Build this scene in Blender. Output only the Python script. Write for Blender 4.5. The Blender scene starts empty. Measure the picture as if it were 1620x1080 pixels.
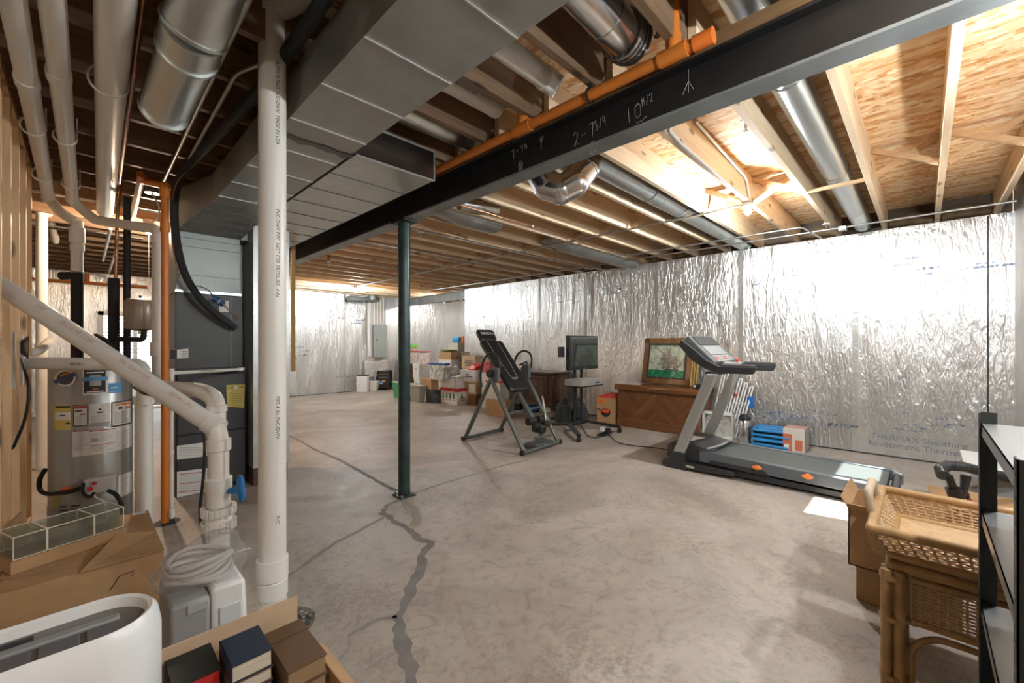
import bpy, bmesh, math, random
from mathutils import Vector, Matrix, Euler
random.seed(7)
C = bpy.context.scene.collection
V = Vector
PI = math.pi
S = bpy.context.scene

# ------------------------------------------------------------------ camera
H = 1.24                      # eye height
FPX = 665.0                   # focal length in pixels of the 1620 px wide frame
YAW = math.radians(45.6)      # from +Y towards +X
HOR = 543.5
cam_d = bpy.data.cameras.new('camera')
cam = bpy.data.objects.new('camera', cam_d)
C.objects.link(cam)
cam_d.sensor_width = 36.0
cam_d.lens = 36.0 * FPX / 1620.0
cam_d.shift_y = (HOR - 540.0) / 1620.0
cam_d.clip_start = 0.05
cam.location = (0, 0, H)
cam.rotation_euler = (PI / 2, 0, -YAW)
S.camera = cam
_F = V((math.sin(YAW), math.cos(YAW), 0)); _R = V((math.cos(YAW), -math.sin(YAW), 0))

def P(px, py, X=None, Y=None, Z=None, t=None):
    """the point of the room seen at a pixel, on a given plane or at a given depth"""
    d = _F + _R * ((px - 810) / FPX) + V((0, 0, (HOR - py) / FPX))
    if X is not None: k = X / d.x
    elif Y is not None: k = Y / d.y
    elif Z is not None: k = (Z - H) / d.z
    else: k = t
    return V((0, 0, H)) + d * k

# ------------------------------------------------------------------ light
S.view_settings.view_transform = 'Standard'
S.view_settings.look = 'None'
S.view_settings.exposure = 1.32
S.view_settings.gamma = 1.0
S.view_settings.use_curve_mapping = False
try:
    S.cycles.max_bounces = 10; S.cycles.diffuse_bounces = 5; S.cycles.glossy_bounces = 4
    S.cycles.transmission_bounces = 8; S.cycles.sample_clamp_indirect = 4.0
    S.cycles.caustics_reflective = False; S.cycles.caustics_refractive = False
except Exception:
    pass
W = bpy.data.worlds.new('sky'); S.world = W; W.use_nodes = True
wn = W.node_tree; wn.nodes.clear()
sky = wn.nodes.new('ShaderNodeTexSky'); sky.sky_type = 'HOSEK_WILKIE'
sky.turbidity = 3.0; sky.sun_direction = V((0.15, -0.55, 0.82)).normalized(); sky.ground_albedo = 0.4
bg = wn.nodes.new('ShaderNodeBackground'); bg.inputs['Strength'].default_value = 9.0
wo = wn.nodes.new('ShaderNodeOutputWorld')
hs = wn.nodes.new('ShaderNodeHueSaturation'); hs.inputs['Saturation'].default_value = .25
wn.links.new(sky.outputs[0], hs.inputs['Color']); wn.links.new(hs.outputs[0], bg.inputs[0]); wn.links.new(bg.outputs[0], wo.inputs[0])

def light(name, kind, loc, energy, color=(1, 1, 1), **kw):
    l = bpy.data.lights.new(name, kind); l.energy = energy; l.color = color
    for k, v in kw.items(): setattr(l, k, v)
    o = bpy.data.objects.new(name, l); C.objects.link(o); o.location = loc
    return o
SUN_DIR = V((-0.10, 0.62, -1.0)).normalized()     # the way the sunlight travels
sun = light('sun', 'SUN', (4, -4, 6), 16.0, (1, .95, .88), angle=math.radians(0.6))
sun.rotation_euler = SUN_DIR.to_track_quat('-Z', 'Y').to_euler()
LAMPS = [((4.15, 1.12, 2.42), 235, (.93, .98, 1)),      # bright bulb over the treadmill
         ((4.15, 8.84, 2.40), 215, (.93, .98, 1)),       # bulb near the panel
         ((0.47, 5.63, 2.38), 210, (1, .74, .50)),        # warm bulb behind the furnace
         ((4.15, 5.0, 2.46), 0, (1, .97, .93)),
         ((2.5, -0.50, 1.95), 120, (.93, .975, 1)),       # added unseen wall bulb standing in for camera-side flash
         ((-1.6, -1.3, 2.10), 75, (1, .93, .85)),  # added unseen bulb that lifts the left foreground
         ((1.25, -0.50, 2.15), 135, (.93, .975, 1)),  # added unseen bulb that lights the beam web and left bays
         ((6.9, 8.84, 2.44), 130, (1, .98, .95))]  # added hidden bulb that brightens the alcove foil

# ------------------------------------------------------------------ materials
MATS = {}
def nmat(name):
    m = bpy.data.materials.new(name); m.use_nodes = True
    nt = m.node_tree; b = nt.nodes['Principled BSDF']
    MATS[name] = m
    return m, nt, b
def mat(name, col, rough=.5, metal=0.0, bump=0.0, bscale=60.0, var=0.0, vscale=6.0, emit=None, trans=0.0, ior=1.45, alpha=1.0, coat=0.0, stretch=(1, 1, 1)):
    if name in MATS: return MATS[name]
    m, nt, b = nmat(name)
    b.inputs['Base Color'].default_value = (*col, 1)
    b.inputs['Roughness'].default_value = rough; b.inputs['Metallic'].default_value = metal
    b.inputs['IOR'].default_value = ior
    if trans: b.inputs['Transmission Weight'].default_value = trans
    if alpha < 1: b.inputs['Alpha'].default_value = alpha
    if coat: b.inputs['Coat Weight'].default_value = coat
    if emit:
        b.inputs['Emission Color'].default_value = (*emit[:3], 1); b.inputs['Emission Strength'].default_value = emit[3]
    L = nt.links.new
    if bump or var:
        g = nt.nodes.new('ShaderNodeNewGeometry'); mp = nt.nodes.new('ShaderNodeMapping'); mp.inputs['Scale'].default_value = stretch
        L(g.outputs['Position'], mp.inputs[0])
    if var:
        n = nt.nodes.new('ShaderNodeTexNoise'); n.inputs['Scale'].default_value = vscale; n.inputs['Detail'].default_value = 4
        L(mp.outputs[0], n.inputs['Vector'])
        r = nt.nodes.new('ShaderNodeValToRGB')
        r.color_ramp.elements[0].position = .3; r.color_ramp.elements[1].position = .7
        r.color_ramp.elements[0].color = (*[max(0, c * (1 - var)) for c in col], 1)
        r.color_ramp.elements[1].color = (*[min(1, c * (1 + var)) for c in col], 1)
        L(n.outputs[0], r.inputs[0]); L(r.outputs[0], b.inputs['Base Color'])
    if bump:
        n = nt.nodes.new('ShaderNodeTexNoise'); n.inputs['Scale'].default_value = bscale; n.inputs['Detail'].default_value = 3
        L(mp.outputs[0], n.inputs['Vector'])
        bp = nt.nodes.new('ShaderNodeBump'); bp.inputs['Strength'].default_value = bump; bp.inputs['Distance'].default_value = .01
        L(n.outputs[0], bp.inputs['Height']); L(bp.outputs[0], b.inputs['Normal'])
    return m

def node(nt, t, **kw):
    n = nt.nodes.new(t)
    for k, v in kw.items():
        if k in n.inputs: n.inputs[k].default_value = v
        else: setattr(n, k, v)
    return n
def ramp(nt, stops):
    r = nt.nodes.new('ShaderNodeValToRGB'); e = r.color_ramp.elements
    while len(e) < len(stops): e.new(.5)
    for q, (p, c) in zip(e, stops): q.position = p; q.color = (*c, 1)
    return r

def make_concrete():
    m, nt, b = nmat('concrete'); L = nt.links.new
    g = node(nt, 'ShaderNodeNewGeometry')
    n1 = node(nt, 'ShaderNodeTexNoise', Scale=.9, Detail=8.0, Roughness=.62, Distortion=1.2)
    n2 = node(nt, 'ShaderNodeTexNoise', Scale=7.0, Detail=8.0, Roughness=.7, Distortion=2.0)
    n3 = node(nt, 'ShaderNodeTexNoise', Scale=1.6, Detail=5.0, Roughness=.6)
    n4 = node(nt, 'ShaderNodeTexNoise', Scale=38.0, Detail=5.0, Roughness=.75)
    for n in (n1, n2, n3, n4): L(g.outputs['Position'], n.inputs['Vector'])
    r1 = ramp(nt, [(.28, (.30, .25, .205)), (.5, (.45, .39, .33)), (.72, (.60, .54, .475))])
    L(n1.outputs[0], r1.inputs[0])
    r2 = ramp(nt, [(.32, (.62, .60, .57)), (.5, (.96, .96, .96)), (.75, (1, 1, 1))])
    L(n2.outputs[0], r2.inputs[0])
    mx = node(nt, 'ShaderNodeMixRGB', blend_type='MULTIPLY'); mx.inputs[0].default_value = .85
    L(r1.outputs[0], mx.inputs[1]); L(r2.outputs[0], mx.inputs[2])
    # brown grime where two noises agree
    ma = node(nt, 'ShaderNodeMath', operation='MULTIPLY'); L(n3.outputs[0], ma.inputs[0]); L(n4.outputs[0], ma.inputs[1])
    r3 = ramp(nt, [(.27, (0, 0, 0)), (.38, (.55, .55, .55))]); L(ma.outputs[0], r3.inputs[0])
    mx2 = node(nt, 'ShaderNodeMixRGB'); L(r3.outputs[0], mx2.inputs[0]); L(mx.outputs[0], mx2.inputs[1])
    mx2.inputs[2].default_value = (.21, .165, .125, 1)
    L(mx2.outputs[0], b.inputs['Base Color'])
    b.inputs['Roughness'].default_value = .5
    rr = ramp(nt, [(.3, (.38,) * 3), (.7, (.62,) * 3)]); L(n2.outputs[0], rr.inputs[0]); L(rr.outputs[0], b.inputs['Roughness'])
    bp = node(nt, 'ShaderNodeBump', Strength=.25, Distance=.01); L(n2.outputs[0], bp.inputs['Height']); L(bp.outputs[0], b.inputs['Normal'])
    return m

def make_foil(name='foil', fine=False):
    m, nt, b = nmat(name); L = nt.links.new
    g = node(nt, 'ShaderNodeNewGeometry'); mp = node(nt, 'ShaderNodeMapping')
    mp.inputs['Scale'].default_value = (21, 21, 5.5) if not fine else (20, 20, 14)
    mp.inputs['Rotation'].default_value = (.25, .2, 0)
    L(g.outputs['Position'], mp.inputs[0])
    n1 = node(nt, 'ShaderNodeTexNoise', Scale=1.0, Detail=2.0, Roughness=.5, Distortion=1.4)
    n2 = node(nt, 'ShaderNodeTexNoise', Scale=3.1, Detail=2.0, Roughness=.6, Distortion=1.0)
    n3 = node(nt, 'ShaderNodeTexNoise', Scale=.16, Detail=2.0)
    for n in (n1, n2, n3): L(mp.outputs[0], n.inputs['Vector'])
    a = node(nt, 'ShaderNodeMath', operation='MULTIPLY_ADD'); a.inputs[1].default_value = .30
    L(n2.outputs[0], a.inputs[0]); L(n1.outputs[0], a.inputs[2])
    bp = node(nt, 'ShaderNodeBump', Strength=1.0, Distance=.013); L(a.outputs[0], bp.inputs['Height']); bp2 = node(nt, 'ShaderNodeBump', Strength=.35, Distance=.12); L(n3.outputs[0], bp2.inputs['Height']); L(bp2.outputs[0], bp.inputs['Normal']); L(bp.outputs[0], b.inputs['Normal'])
    r = ramp(nt, [(.3, (.72, .715, .70)), (.6, (.88, .88, .87))]); L(n3.outputs[0], r.inputs[0]); L(r.outputs[0], b.inputs['Base Color'])
    b.inputs['Metallic'].default_value = .92; b.inputs['Roughness'].default_value = .29
    return m

def make_osb():
    m, nt, b = nmat('osb'); L = nt.links.new
    g = node(nt, 'ShaderNodeNewGeometry')
    cols = []
    for k, (rot, sc) in enumerate(((.14, (26, 4.6, 1)), (-.22, (34, 7, 1)))):
        mp = node(nt, 'ShaderNodeMapping'); mp.inputs['Rotation'].default_value = (0, 0, rot); mp.inputs['Scale'].default_value = sc
        L(g.outputs['Position'], mp.inputs[0])
        dn = node(nt, 'ShaderNodeTexNoise', Scale=.35, Detail=2.0); L(mp.outputs[0], dn.inputs['Vector'])
        ad = node(nt, 'ShaderNodeMixRGB', blend_type='ADD'); ad.inputs[0].default_value = 1.6
        L(mp.outputs[0], ad.inputs[1]); L(dn.outputs['Color'], ad.inputs[2])
        vo = node(nt, 'ShaderNodeTexVoronoi', Scale=1.0, Randomness=1.0); L(ad.outputs[0], vo.inputs['Vector'])
        sp = node(nt, 'ShaderNodeSeparateColor'); L(vo.outputs['Color'], sp.inputs[0])
        cols.append(sp)
    r1 = ramp(nt, [(.0, (.56, .24, .075)), (.25, (.76, .41, .165)), (.55, (.86, .60, .34)), (1, (.95, .80, .58))])
    L(cols[0].outputs[0], r1.inputs[0])
    r2 = ramp(nt, [(.0, (.60, .28, .09)), (.4, (.82, .52, .25)), (1, (.95, .82, .60))])
    L(cols[1].outputs[1], r2.inputs[0])
    mx = node(nt, 'ShaderNodeMixRGB'); 
    nn = node(nt, 'ShaderNodeTexNoise', Scale=16.0, Detail=2.0); L(g.outputs['Position'], nn.inputs['Vector'])
    rf = ramp(nt, [(.42, (0,) * 3), (.56, (1,) * 3)]); L(nn.outputs[0], rf.inputs[0]); L(rf.outputs[0], mx.inputs[0])
    L(r1.outputs[0], mx.inputs[1]); L(r2.outputs[0], mx.inputs[2]); L(mx.outputs[0], b.inputs['Base Color'])
    b.inputs['Roughness'].default_value = .75
    bp = node(nt, 'ShaderNodeBump', Strength=.3, Distance=.004); L(cols[0].outputs[0], bp.inputs['Height']); L(bp.outputs[0], b.inputs['Normal'])
    return m

def make_wood(name, c0, c1, axis='X', sc=1.0, rough=.6, knots=True, knotc=None, coat=0, rot=None):
    m, nt, b = nmat(name); L = nt.links.new
    g = node(nt, 'ShaderNodeNewGeometry'); oi = node(nt, 'ShaderNodeObjectInfo')
    mp = node(nt, 'ShaderNodeMapping')
    s = {'X': (1.2, 22, 22), 'Y': (22, 1.2, 22), 'Z': (22, 22, 1.2)}[axis]
    mp.inputs['Scale'].default_value = tuple(q * sc for q in s)
    if rot is not None: mp.vector_type = 'TEXTURE'; mp.inputs['Rotation'].default_value = (rot, 0, 0); mp.inputs['Scale'].default_value = tuple(1 / (q * sc) for q in s)
    va = node(nt, 'ShaderNodeVectorMath', operation='ADD')
    cb = node(nt, 'ShaderNodeCombineXYZ'); ml = node(nt, 'ShaderNodeMath', operation='MULTIPLY'); ml.inputs[1].default_value = 37.0
    L(oi.outputs['Random'], ml.inputs[0])
    for k in range(3): L(ml.outputs[0], cb.inputs[k])
    L(g.outputs['Position'], va.inputs[0]); L(cb.outputs[0], va.inputs[1]); L(va.outputs[0], mp.inputs[0])
    n1 = node(nt, 'ShaderNodeTexNoise', Scale=1.0, Detail=5.0, Roughness=.6, Distortion=.8); L(mp.outputs[0], n1.inputs['Vector'])
    r = ramp(nt, [(.28, c0), (.68, c1)]); L(n1.outputs[0], r.inputs[0])
    out = r.outputs[0]
    if knots:
        mk = node(nt, 'ShaderNodeMapping'); s2 = {'X': (3.2, 9, 9), 'Y': (9, 3.2, 9), 'Z': (9, 9, 3.2)}[axis]
        mk.inputs['Scale'].default_value = s2; L(va.outputs[0], mk.inputs[0])
        vo = node(nt, 'ShaderNodeTexVoronoi', Scale=1.0); L(mk.outputs[0], vo.inputs['Vector'])
        rk = ramp(nt, [(.10, (1,) * 3), (.20, (0,) * 3)]); L(vo.outputs['Distance'], rk.inputs[0])
        mx = node(nt, 'ShaderNodeMixRGB'); L(rk.outputs[0], mx.inputs[0]); L(out, mx.inputs[1])
        kc = knotc or tuple(q * .42 for q in c0); mx.inputs[2].default_value = (*kc, 1)
        out = mx.outputs[0]
    L(out, b.inputs['Base Color'])
    b.inputs['Roughness'].default_value = rough
    if coat: b.inputs['Coat Weight'].default_value = coat
    bp = node(nt, 'ShaderNodeBump', Strength=.15, Distance=.003); L(n1.outputs[0], bp.inputs['Height']); L(bp.outputs[0], b.inputs['Normal'])
    return m

def make_galv(name='galvanised', col=(.56, .58, .57), rough=.34, sc=28.0):
    m, nt, b = nmat(name); L = nt.links.new
    g = node(nt, 'ShaderNodeNewGeometry')
    vo = node(nt, 'ShaderNodeTexVoronoi', Scale=sc); L(g.outputs['Position'], vo.inputs['Vector'])
    n = node(nt, 'ShaderNodeTexNoise', Scale=3.0, Detail=3.0); L(g.outputs['Position'], n.inputs['Vector'])
    sp = node(nt, 'ShaderNodeSeparateColor'); L(vo.outputs['Color'], sp.inputs[0])
    a = node(nt, 'ShaderNodeMath', operation='MULTIPLY_ADD'); a.inputs[1].default_value = .18; L(sp.outputs[0], a.inputs[0]); L(n.outputs[0], a.inputs[2])
    r = ramp(nt, [(.3, tuple(c * .78 for c in col)), (.85, tuple(min(1, c * 1.15) for c in col))]); L(a.outputs[0], r.inputs[0])
    L(r.outputs[0], b.inputs['Base Color'])
    b.inputs['Metallic'].default_value = .85
    rr = ramp(nt, [(.3, (rough * .8,) * 3), (.8, (rough * 1.35,) * 3)]); L(a.outputs[0], rr.inputs[0]); L(rr.outputs[0], b.inputs['Roughness'])
    bp = node(nt, 'ShaderNodeBump', Strength=.12, Distance=.004); L(n.outputs[0], bp.inputs['Height']); L(bp.outputs[0], b.inputs['Normal'])
    return m

concrete = make_concrete(); foil = make_foil(); osb = make_osb()
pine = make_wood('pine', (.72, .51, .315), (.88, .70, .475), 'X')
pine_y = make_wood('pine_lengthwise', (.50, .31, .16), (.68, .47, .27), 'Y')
pine_z = make_wood('pine_upright', (.56, .35, .18), (.74, .50, .29), 'Z')
walnut = make_wood('dark_walnut', (.045, .022, .012), (.10, .052, .03), 'X', knots=False, rough=.4, coat=.2)
walnut2 = make_wood('chest_wood', (.16, .06, .02), (.30, .125, .045), 'Y', knots=False, rough=.35, coat=.4)
galv = make_galv(); galv_dull = make_galv('galvanised_dull', (.42, .43, .41), .42, 18.0)
shiny = mat('shiny_tin', (.72, .72, .72), .2, 1.0, bump=.08, bscale=9)
steel_black = mat('black_steel', (.022, .0205, .020), .45, .3, var=.25, vscale=4, bump=.05, bscale=30)
steel_grey = mat('grey_steel', (.25, .27, .27), .4, .4, var=.2, vscale=5)
post_mat = mat('post_paint', (.035, .06, .058), .32, .3, var=.35, vscale=9)
pvc = mat('pvc', (.80, .77, .70), .32, var=.04, vscale=3)
pvc_collar = mat('pvc_fitting', (.84, .81, .75), .3)
orange = mat('cpvc_orange', (.68, .205, .03), .38, var=.08, vscale=5)
rubber = mat('pipe_foam', (.025, .025, .027), .8, bump=.1, bscale=120)
copper = mat('copper', (.42, .22, .12), .35, .9, var=.3, vscale=14)
chrome = mat('chrome', (.75, .75, .75), .15, 1.0)
conduit_m = mat('conduit', (.52, .52, .50), .33, .9)
black = mat('black_plastic', (.018, .018, .019), .42)
vinyl = mat('black_vinyl', (.014, .014, .015), .38, bump=.05, bscale=200)
white = mat('white_plastic', (.84, .84, .82), .3, coat=.2)
offwhite = mat('offwhite', (.74, .72, .66), .5)
grey = mat('grey_plastic', (.28, .28, .27), .5)
midgrey = mat('mid_grey_plastic', (.42, .42, .41), .45)
paper = mat('paper', (.83, .82, .78), .7)
ink = mat('ink', (.04, .04, .045), .7)
cardboard = mat('cardboard', (.46, .28, .14), .8, var=.10, vscale=7, bump=.05, bscale=90)
cardboard2 = mat('cardboard_pale', (.58, .42, .27), .8, var=.10, vscale=7)
red = mat('red', (.60, .03, .02), .5)
blue = mat('blue', (.02, .16, .55), .45)
green = mat('green', (.03, .28, .10), .5)
yellow = mat('yellow_label', (.72, .58, .16), .6)
glass_m, _nt, _b = nmat('clear_glass'); _nt.nodes.clear()
_o = _nt.nodes.new('ShaderNodeOutputMaterial'); _tr = _nt.nodes.new('ShaderNodeBsdfTransparent'); _tr.inputs[0].default_value = (.88, .93, .90, 1)
_gl = _nt.nodes.new('ShaderNodeBsdfGlossy'); _gl.inputs['Roughness'].default_value = .05
_n = _nt.nodes.new('ShaderNodeTexNoise'); _n.inputs['Scale'].default_value = 22.0; _bp = _nt.nodes.new('ShaderNodeBump'); _bp.inputs['Distance'].default_value = .01; _bp.inputs['Strength'].default_value = .8
_nt.links.new(_n.outputs[0], _bp.inputs['Height']); _nt.links.new(_bp.outputs[0], _gl.inputs['Normal'])
_mx = _nt.nodes.new('ShaderNodeMixShader'); _mx.inputs[0].default_value = .17
_nt.links.new(_tr.outputs[0], _mx.inputs[1]); _nt.links.new(_gl.outputs[0], _mx.inputs[2]); _nt.links.new(_mx.outputs[0], _o.inputs[0])
lightbulb = None

# ------------------------------------------------------------------ mesh helpers
class MB:
    def __init__(s): s.v = []; s.f = []; s.m = []; s.k = 0
    def add(s, vs, fs, M=None, k=None):
        n = len(s.v)
        for v in vs:
            v = V(v); s.v.append(M @ v if M is not None else v)
        for f in fs: s.f.append([q + n for q in f]); s.m.append(s.k if k is None else k)
        return s
    def box(s, lo, hi, M=None, k=None):
        x0, y0, z0 = lo; x1, y1, z1 = hi
        return s.add([(x0,y0,z0),(x1,y0,z0),(x1,y1,z0),(x0,y1,z0),(x0,y0,z1),(x1,y0,z1),(x1,y1,z1),(x0,y1,z1)],
                     [(0,3,2,1),(4,5,6,7),(0,1,5,4),(1,2,6,5),(2,3,7,6),(3,0,4,7)], M, k)
    def cb(s, c, d, M=None, k=None):
        return s.box([c[i] - d[i] / 2 for i in range(3)], [c[i] + d[i] / 2 for i in range(3)], M, k)
    def hexa(s, p, k=None, M=None):    # 8 points: bottom four then top four
        return s.add(p, [(0,3,2,1),(4,5,6,7),(0,1,5,4),(1,2,6,5),(2,3,7,6),(3,0,4,7)], M, k)
    def beam(s, a, b, w, h, up=(0, 0, 1), k=None, M=None):   # rectangular bar from a to b
        a = V(a); b = V(b); d = (b - a).normalized(); u = V(up)
        if abs(d.dot(u)) > .99: u = V((1, 0, 0))
        r = d.cross(u).normalized() * (w / 2); u = r.cross(d).normalized() * (h / 2)
        return s.hexa([a - r - u, a + r - u, b + r - u, b - r - u, a - r + u, a + r + u, b + r + u, b - r + u], k, M)
    def tube(s, pts, r, seg=14, fillet=0.0, caps=True, k=None, M=None, closed=False, fs=5):
        pts = [V(p) for p in pts]
        rs = r if isinstance(r, (list, tuple)) else None
        if fillet and len(pts) > 2:
            q = [pts[0]]
            for i in range(1, len(pts) - 1):
                a, b, c = pts[i-1], pts[i], pts[i+1]
                f = min(fillet, (a-b).length * .49, (c-b).length * .49)
                p0 = b + (a-b).normalized() * f; p1 = b + (c-b).normalized() * f
                for j in range(fs + 1):
                    t = j / fs; q.append(p0.lerp(b, t).lerp(b.lerp(p1, t), t))
            q.append(pts[-1]); pts = q
        n = len(pts)
        tang = []
        for i in range(n):
            if closed: d = pts[(i+1) % n] - pts[i-1]
            else: d = pts[min(i+1, n-1)] - pts[max(i-1, 0)]
            tang.append(d.normalized() if d.length > 1e-9 else V((0, 0, 1)))
        u = V((0, 0, 1)) if abs(tang[0].z) < .9 else V((1, 0, 0))
        u = (u - tang[0] * u.dot(tang[0])).normalized()
        vs = []; fs_ = []
        for i in range(n):
            u = (u - tang[i] * u.dot(tang[i]))
            u = u.normalized() if u.length > 1e-6 else tang[i].orthogonal().normalized()
            w = tang[i].cross(u)
            rr = rs[min(i, len(rs)-1)] if rs else r
            for j in range(seg):
                a = 2 * PI * j / seg
                vs.append(pts[i] + (u * math.cos(a) + w * math.sin(a)) * rr)
        m = n if closed else n - 1
        for i in range(m):
            for j in range(seg):
                i2 = (i + 1) % n; j2 = (j + 1) % seg
                fs_.append((i*seg+j, i*seg+j2, i2*seg+j2, i2*seg+j))
        if caps and not closed:
            fs_.append(tuple(reversed(range(seg)))); fs_.append(tuple(range((n-1)*seg, n*seg)))
        return s.add(vs, fs_, M, k)
    def cyl(s, a, b, r, r2=None, seg=20, k=None, M=None, caps=True):
        return s.tube([a, b], [r, r if r2 is None else r2], seg, caps=caps, k=k, M=M)
    def lathe(s, prof, c=(0, 0, 0), seg=28, k=None, M=None, sx=1.0, sy=1.0):   # prof: (radius, z)
        vs = []; fs = []
        for (r, z) in prof:
            for j in range(seg):
                a = 2 * PI * j / seg; vs.append((c[0] + r * sx * math.cos(a), c[1] + r * sy * math.sin(a), c[2] + z))
        for i in range(len(prof) - 1):
            for j in range(seg):
                j2 = (j+1) % seg; fs.append((i*seg+j, i*seg+j2, (i+1)*seg+j2, (i+1)*seg+j))
        fs.append(tuple(reversed(range(seg)))); fs.append(tuple(range((len(prof)-1)*seg, len(prof)*seg)))
        return s.add(vs, fs, M, k)
    def prism(s, poly, o, ux, uy, w, k=None, M=None):   # poly in the plane (ux, uy) from o, extruded by w
        o = V(o); ux = V(ux); uy = V(uy); w = V(w); n = len(poly)
        vs = [o + ux * a + uy * b for a, b in poly] + [o + ux * a + uy * b + w for a, b in poly]
        fs = [tuple(reversed(range(n))), tuple(range(n, 2*n))] + [(i, (i+1) % n, (i+1) % n + n, i + n) for i in range(n)]
        return s.add(vs, fs, M, k)
    def sphere(s, c, r, seg=16, rings=10, k=None, M=None, sc=(1, 1, 1)):
        prof = [(max(1e-4, math.sin(PI * i / rings)) * r, -math.cos(PI * i / rings) * r) for i in range(rings + 1)]
        vs = []; fs = []
        for (rr, z) in prof:
            for j in range(seg):
                a = 2*PI*j/seg; vs.append((c[0] + rr*math.cos(a)*sc[0], c[1] + rr*math.sin(a)*sc[1], c[2] + z*sc[2]))
        for i in range(rings):
            for j in range(seg):
                j2 = (j+1) % seg; fs.append((i*seg+j, i*seg+j2, (i+1)*seg+j2, (i+1)*seg+j))
        return s.add(vs, fs, M, k)
    def build(s, name, mats, parent=None, bevel=0.0, smooth=True, origin=None, angle=40):
        me = bpy.data.meshes.new(name)
        vs = s.v
        if parent is None:
            if origin is None:
                xs = [v.x for v in vs]; ys = [v.y for v in vs]; zs = [v.z for v in vs]
                origin = V(((min(xs)+max(xs))/2, (min(ys)+max(ys))/2, min(zs)))
            origin = V(origin)
        elif parent.get('_w'):           # children given in room coordinates
            origin = V(parent['_w'])
        else: origin = V((0, 0, 0))
        me.from_pydata([tuple(v - origin) for v in vs], [], s.f)
        if not isinstance(mats, (list, tuple)): mats = [mats]
        for m in mats: me.materials.append(m)
        for p, k in zip(me.polygons, s.m): p.material_index = k
        bm = bmesh.new(); bm.from_mesh(me)
        bmesh.ops.recalc_face_normals(bm, faces=bm.faces)
        bm.to_mesh(me); bm.free()
        if smooth:
            for p in me.polygons: p.use_smooth = True
            try: me.set_sharp_from_angle(angle=math.radians(angle))
            except Exception: pass
        o = bpy.data.objects.new(name, me); C.objects.link(o)
        if parent is None: o.location = origin; o['_w'] = tuple(origin)
        else:
            o.parent = parent
            if parent.get('_w'): o['_w'] = tuple(parent['_w'])
        if bevel:
            b = o.modifiers.new('bevel', 'BEVEL'); b.width = bevel; b.segments = 2; b.limit_method = 'ANGLE'; b.angle_limit = math.radians(35)
        return o

def tag(o, label, cat, group=None):
    o['label'] = label; o['category'] = cat
    if group: o['group'] = group
    return o
def thing(name, label, cat, loc=(0, 0, 0), rz=0.0, group=None, world=False):
    o = bpy.data.objects.new(name, None); C.objects.link(o)
    o.location = loc; o.rotation_euler = (0, 0, rz); o.empty_display_size = .1
    if world: o['_w'] = tuple(loc)
    return tag(o, label, cat, group)
def struct(o): o['kind'] = 'structure'; return o
def dup(root, loc, rz=None, label=None, group=None):
    r = root.copy(); C.objects.link(r); r.location = loc
    if rz is not None: r.rotation_euler = (0, 0, rz)
    if label: r['label'] = label
    if group: r['group'] = group
    for ch in list(root.children):
        c = ch.copy(); C.objects.link(c); c.parent = r
        for g in ch.children:
            d = g.copy(); C.objects.link(d); d.parent = c
    return r
def text(name, s, size, loc, xdir, ydir, m, parent=None, ext=.0006, align='CENTER', shear=0.0):
    cu = bpy.data.curves.new(name, 'FONT'); cu.body = s; cu.size = size; cu.extrude = ext; cu.align_x = align; cu.align_y = 'CENTER'; cu.shear = shear
    tmp = bpy.data.objects.new(name, cu); C.objects.link(tmp)
    dg = bpy.context.evaluated_depsgraph_get()
    me = bpy.data.meshes.new_from_object(tmp.evaluated_get(dg))
    bpy.data.objects.remove(tmp); me.materials.clear(); me.materials.append(m)
    o = bpy.data.objects.new(name, me); C.objects.link(o)
    x = V(xdir).normalized(); y = V(ydir).normalized(); z = x.cross(y)
    M = Matrix((x, y, z)).transposed().to_4x4(); 
    loc = V(loc)
    if parent is not None:
        o.parent = parent
        if parent.get('_w'): loc = loc - V(parent['_w'])
    M.translation = loc; o.matrix_local = M
    return o

# ================================================================== the room
XR, YF, ZJ, ZO = 6.2, 10.6, 2.50, 2.735          # right wall, far wall, underside of joists, underside of subfloor
fl = struct(MB().box((-3.1, -3.1, -.12), (7.9, 10.7, 0)).build('floor', concrete, smooth=False))
# trowelled repair strips over the cracks
crack_m = mat('crack_filler', (.205, .19, .175), .7, var=.18, vscale=12, bump=.2, bscale=30)
crack_m2 = mat('crack_filler_pale', (.27, .245, .22), .7, var=.2, vscale=9)
def crack(pts, w0, w1, m, z=.0012, jag=.25):
    q = [P(x, y, Z=0) for x, y in pts]; q2 = []
    for a, b in zip(q, q[1:]):
        n = max(2, int((b - a).length / .035))
        for i in range(n): q2.append(a.lerp(b, i / n))
    q2.append(q[-1]); L = []; R = []
    n = len(q2)
    for i, p in enumerate(q2):
        d = (q2[min(i+1, n-1)] - q2[max(i-1, 0)]).normalized(); s_ = V((-d.y, d.x, 0))
        w = w0 + (w1 - w0) * i / n
        L.append(p + s_ * w * (.5 + jag * random.uniform(-.5, .5)) + V((0, 0, z)))
        R.append(p - s_ * w * (.5 + jag * random.uniform(-.5, .5)) + V((0, 0, z)))
    b = MB(); b.add(L + R, [(i, i+1, n+i+1, n+i) for i in range(n-1)])
    return b.build('crack_filler', m, fl, smooth=False)
crack([(633, 789), (612, 800), (605, 812), (625, 825), (648, 838), (662, 852), (681, 858), (668, 880), (664, 905), (650, 932), (641, 958), (632, 975), (636, 1010), (645, 1045), (652, 1085), (655, 1130)], .045, .055, crack_m, jag=.55)
0 and crack([(650, 835), (668, 846), (683, 858), (672, 872), (660, 866), (652, 850), (646, 838)], .03, .03, crack_m, .0009, .6)
crack([(452, 688), (470, 695), (500, 712), (535, 726), (575, 748), (605, 765), (628, 777)], .03, .042, crack_m, jag=.4)
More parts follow.
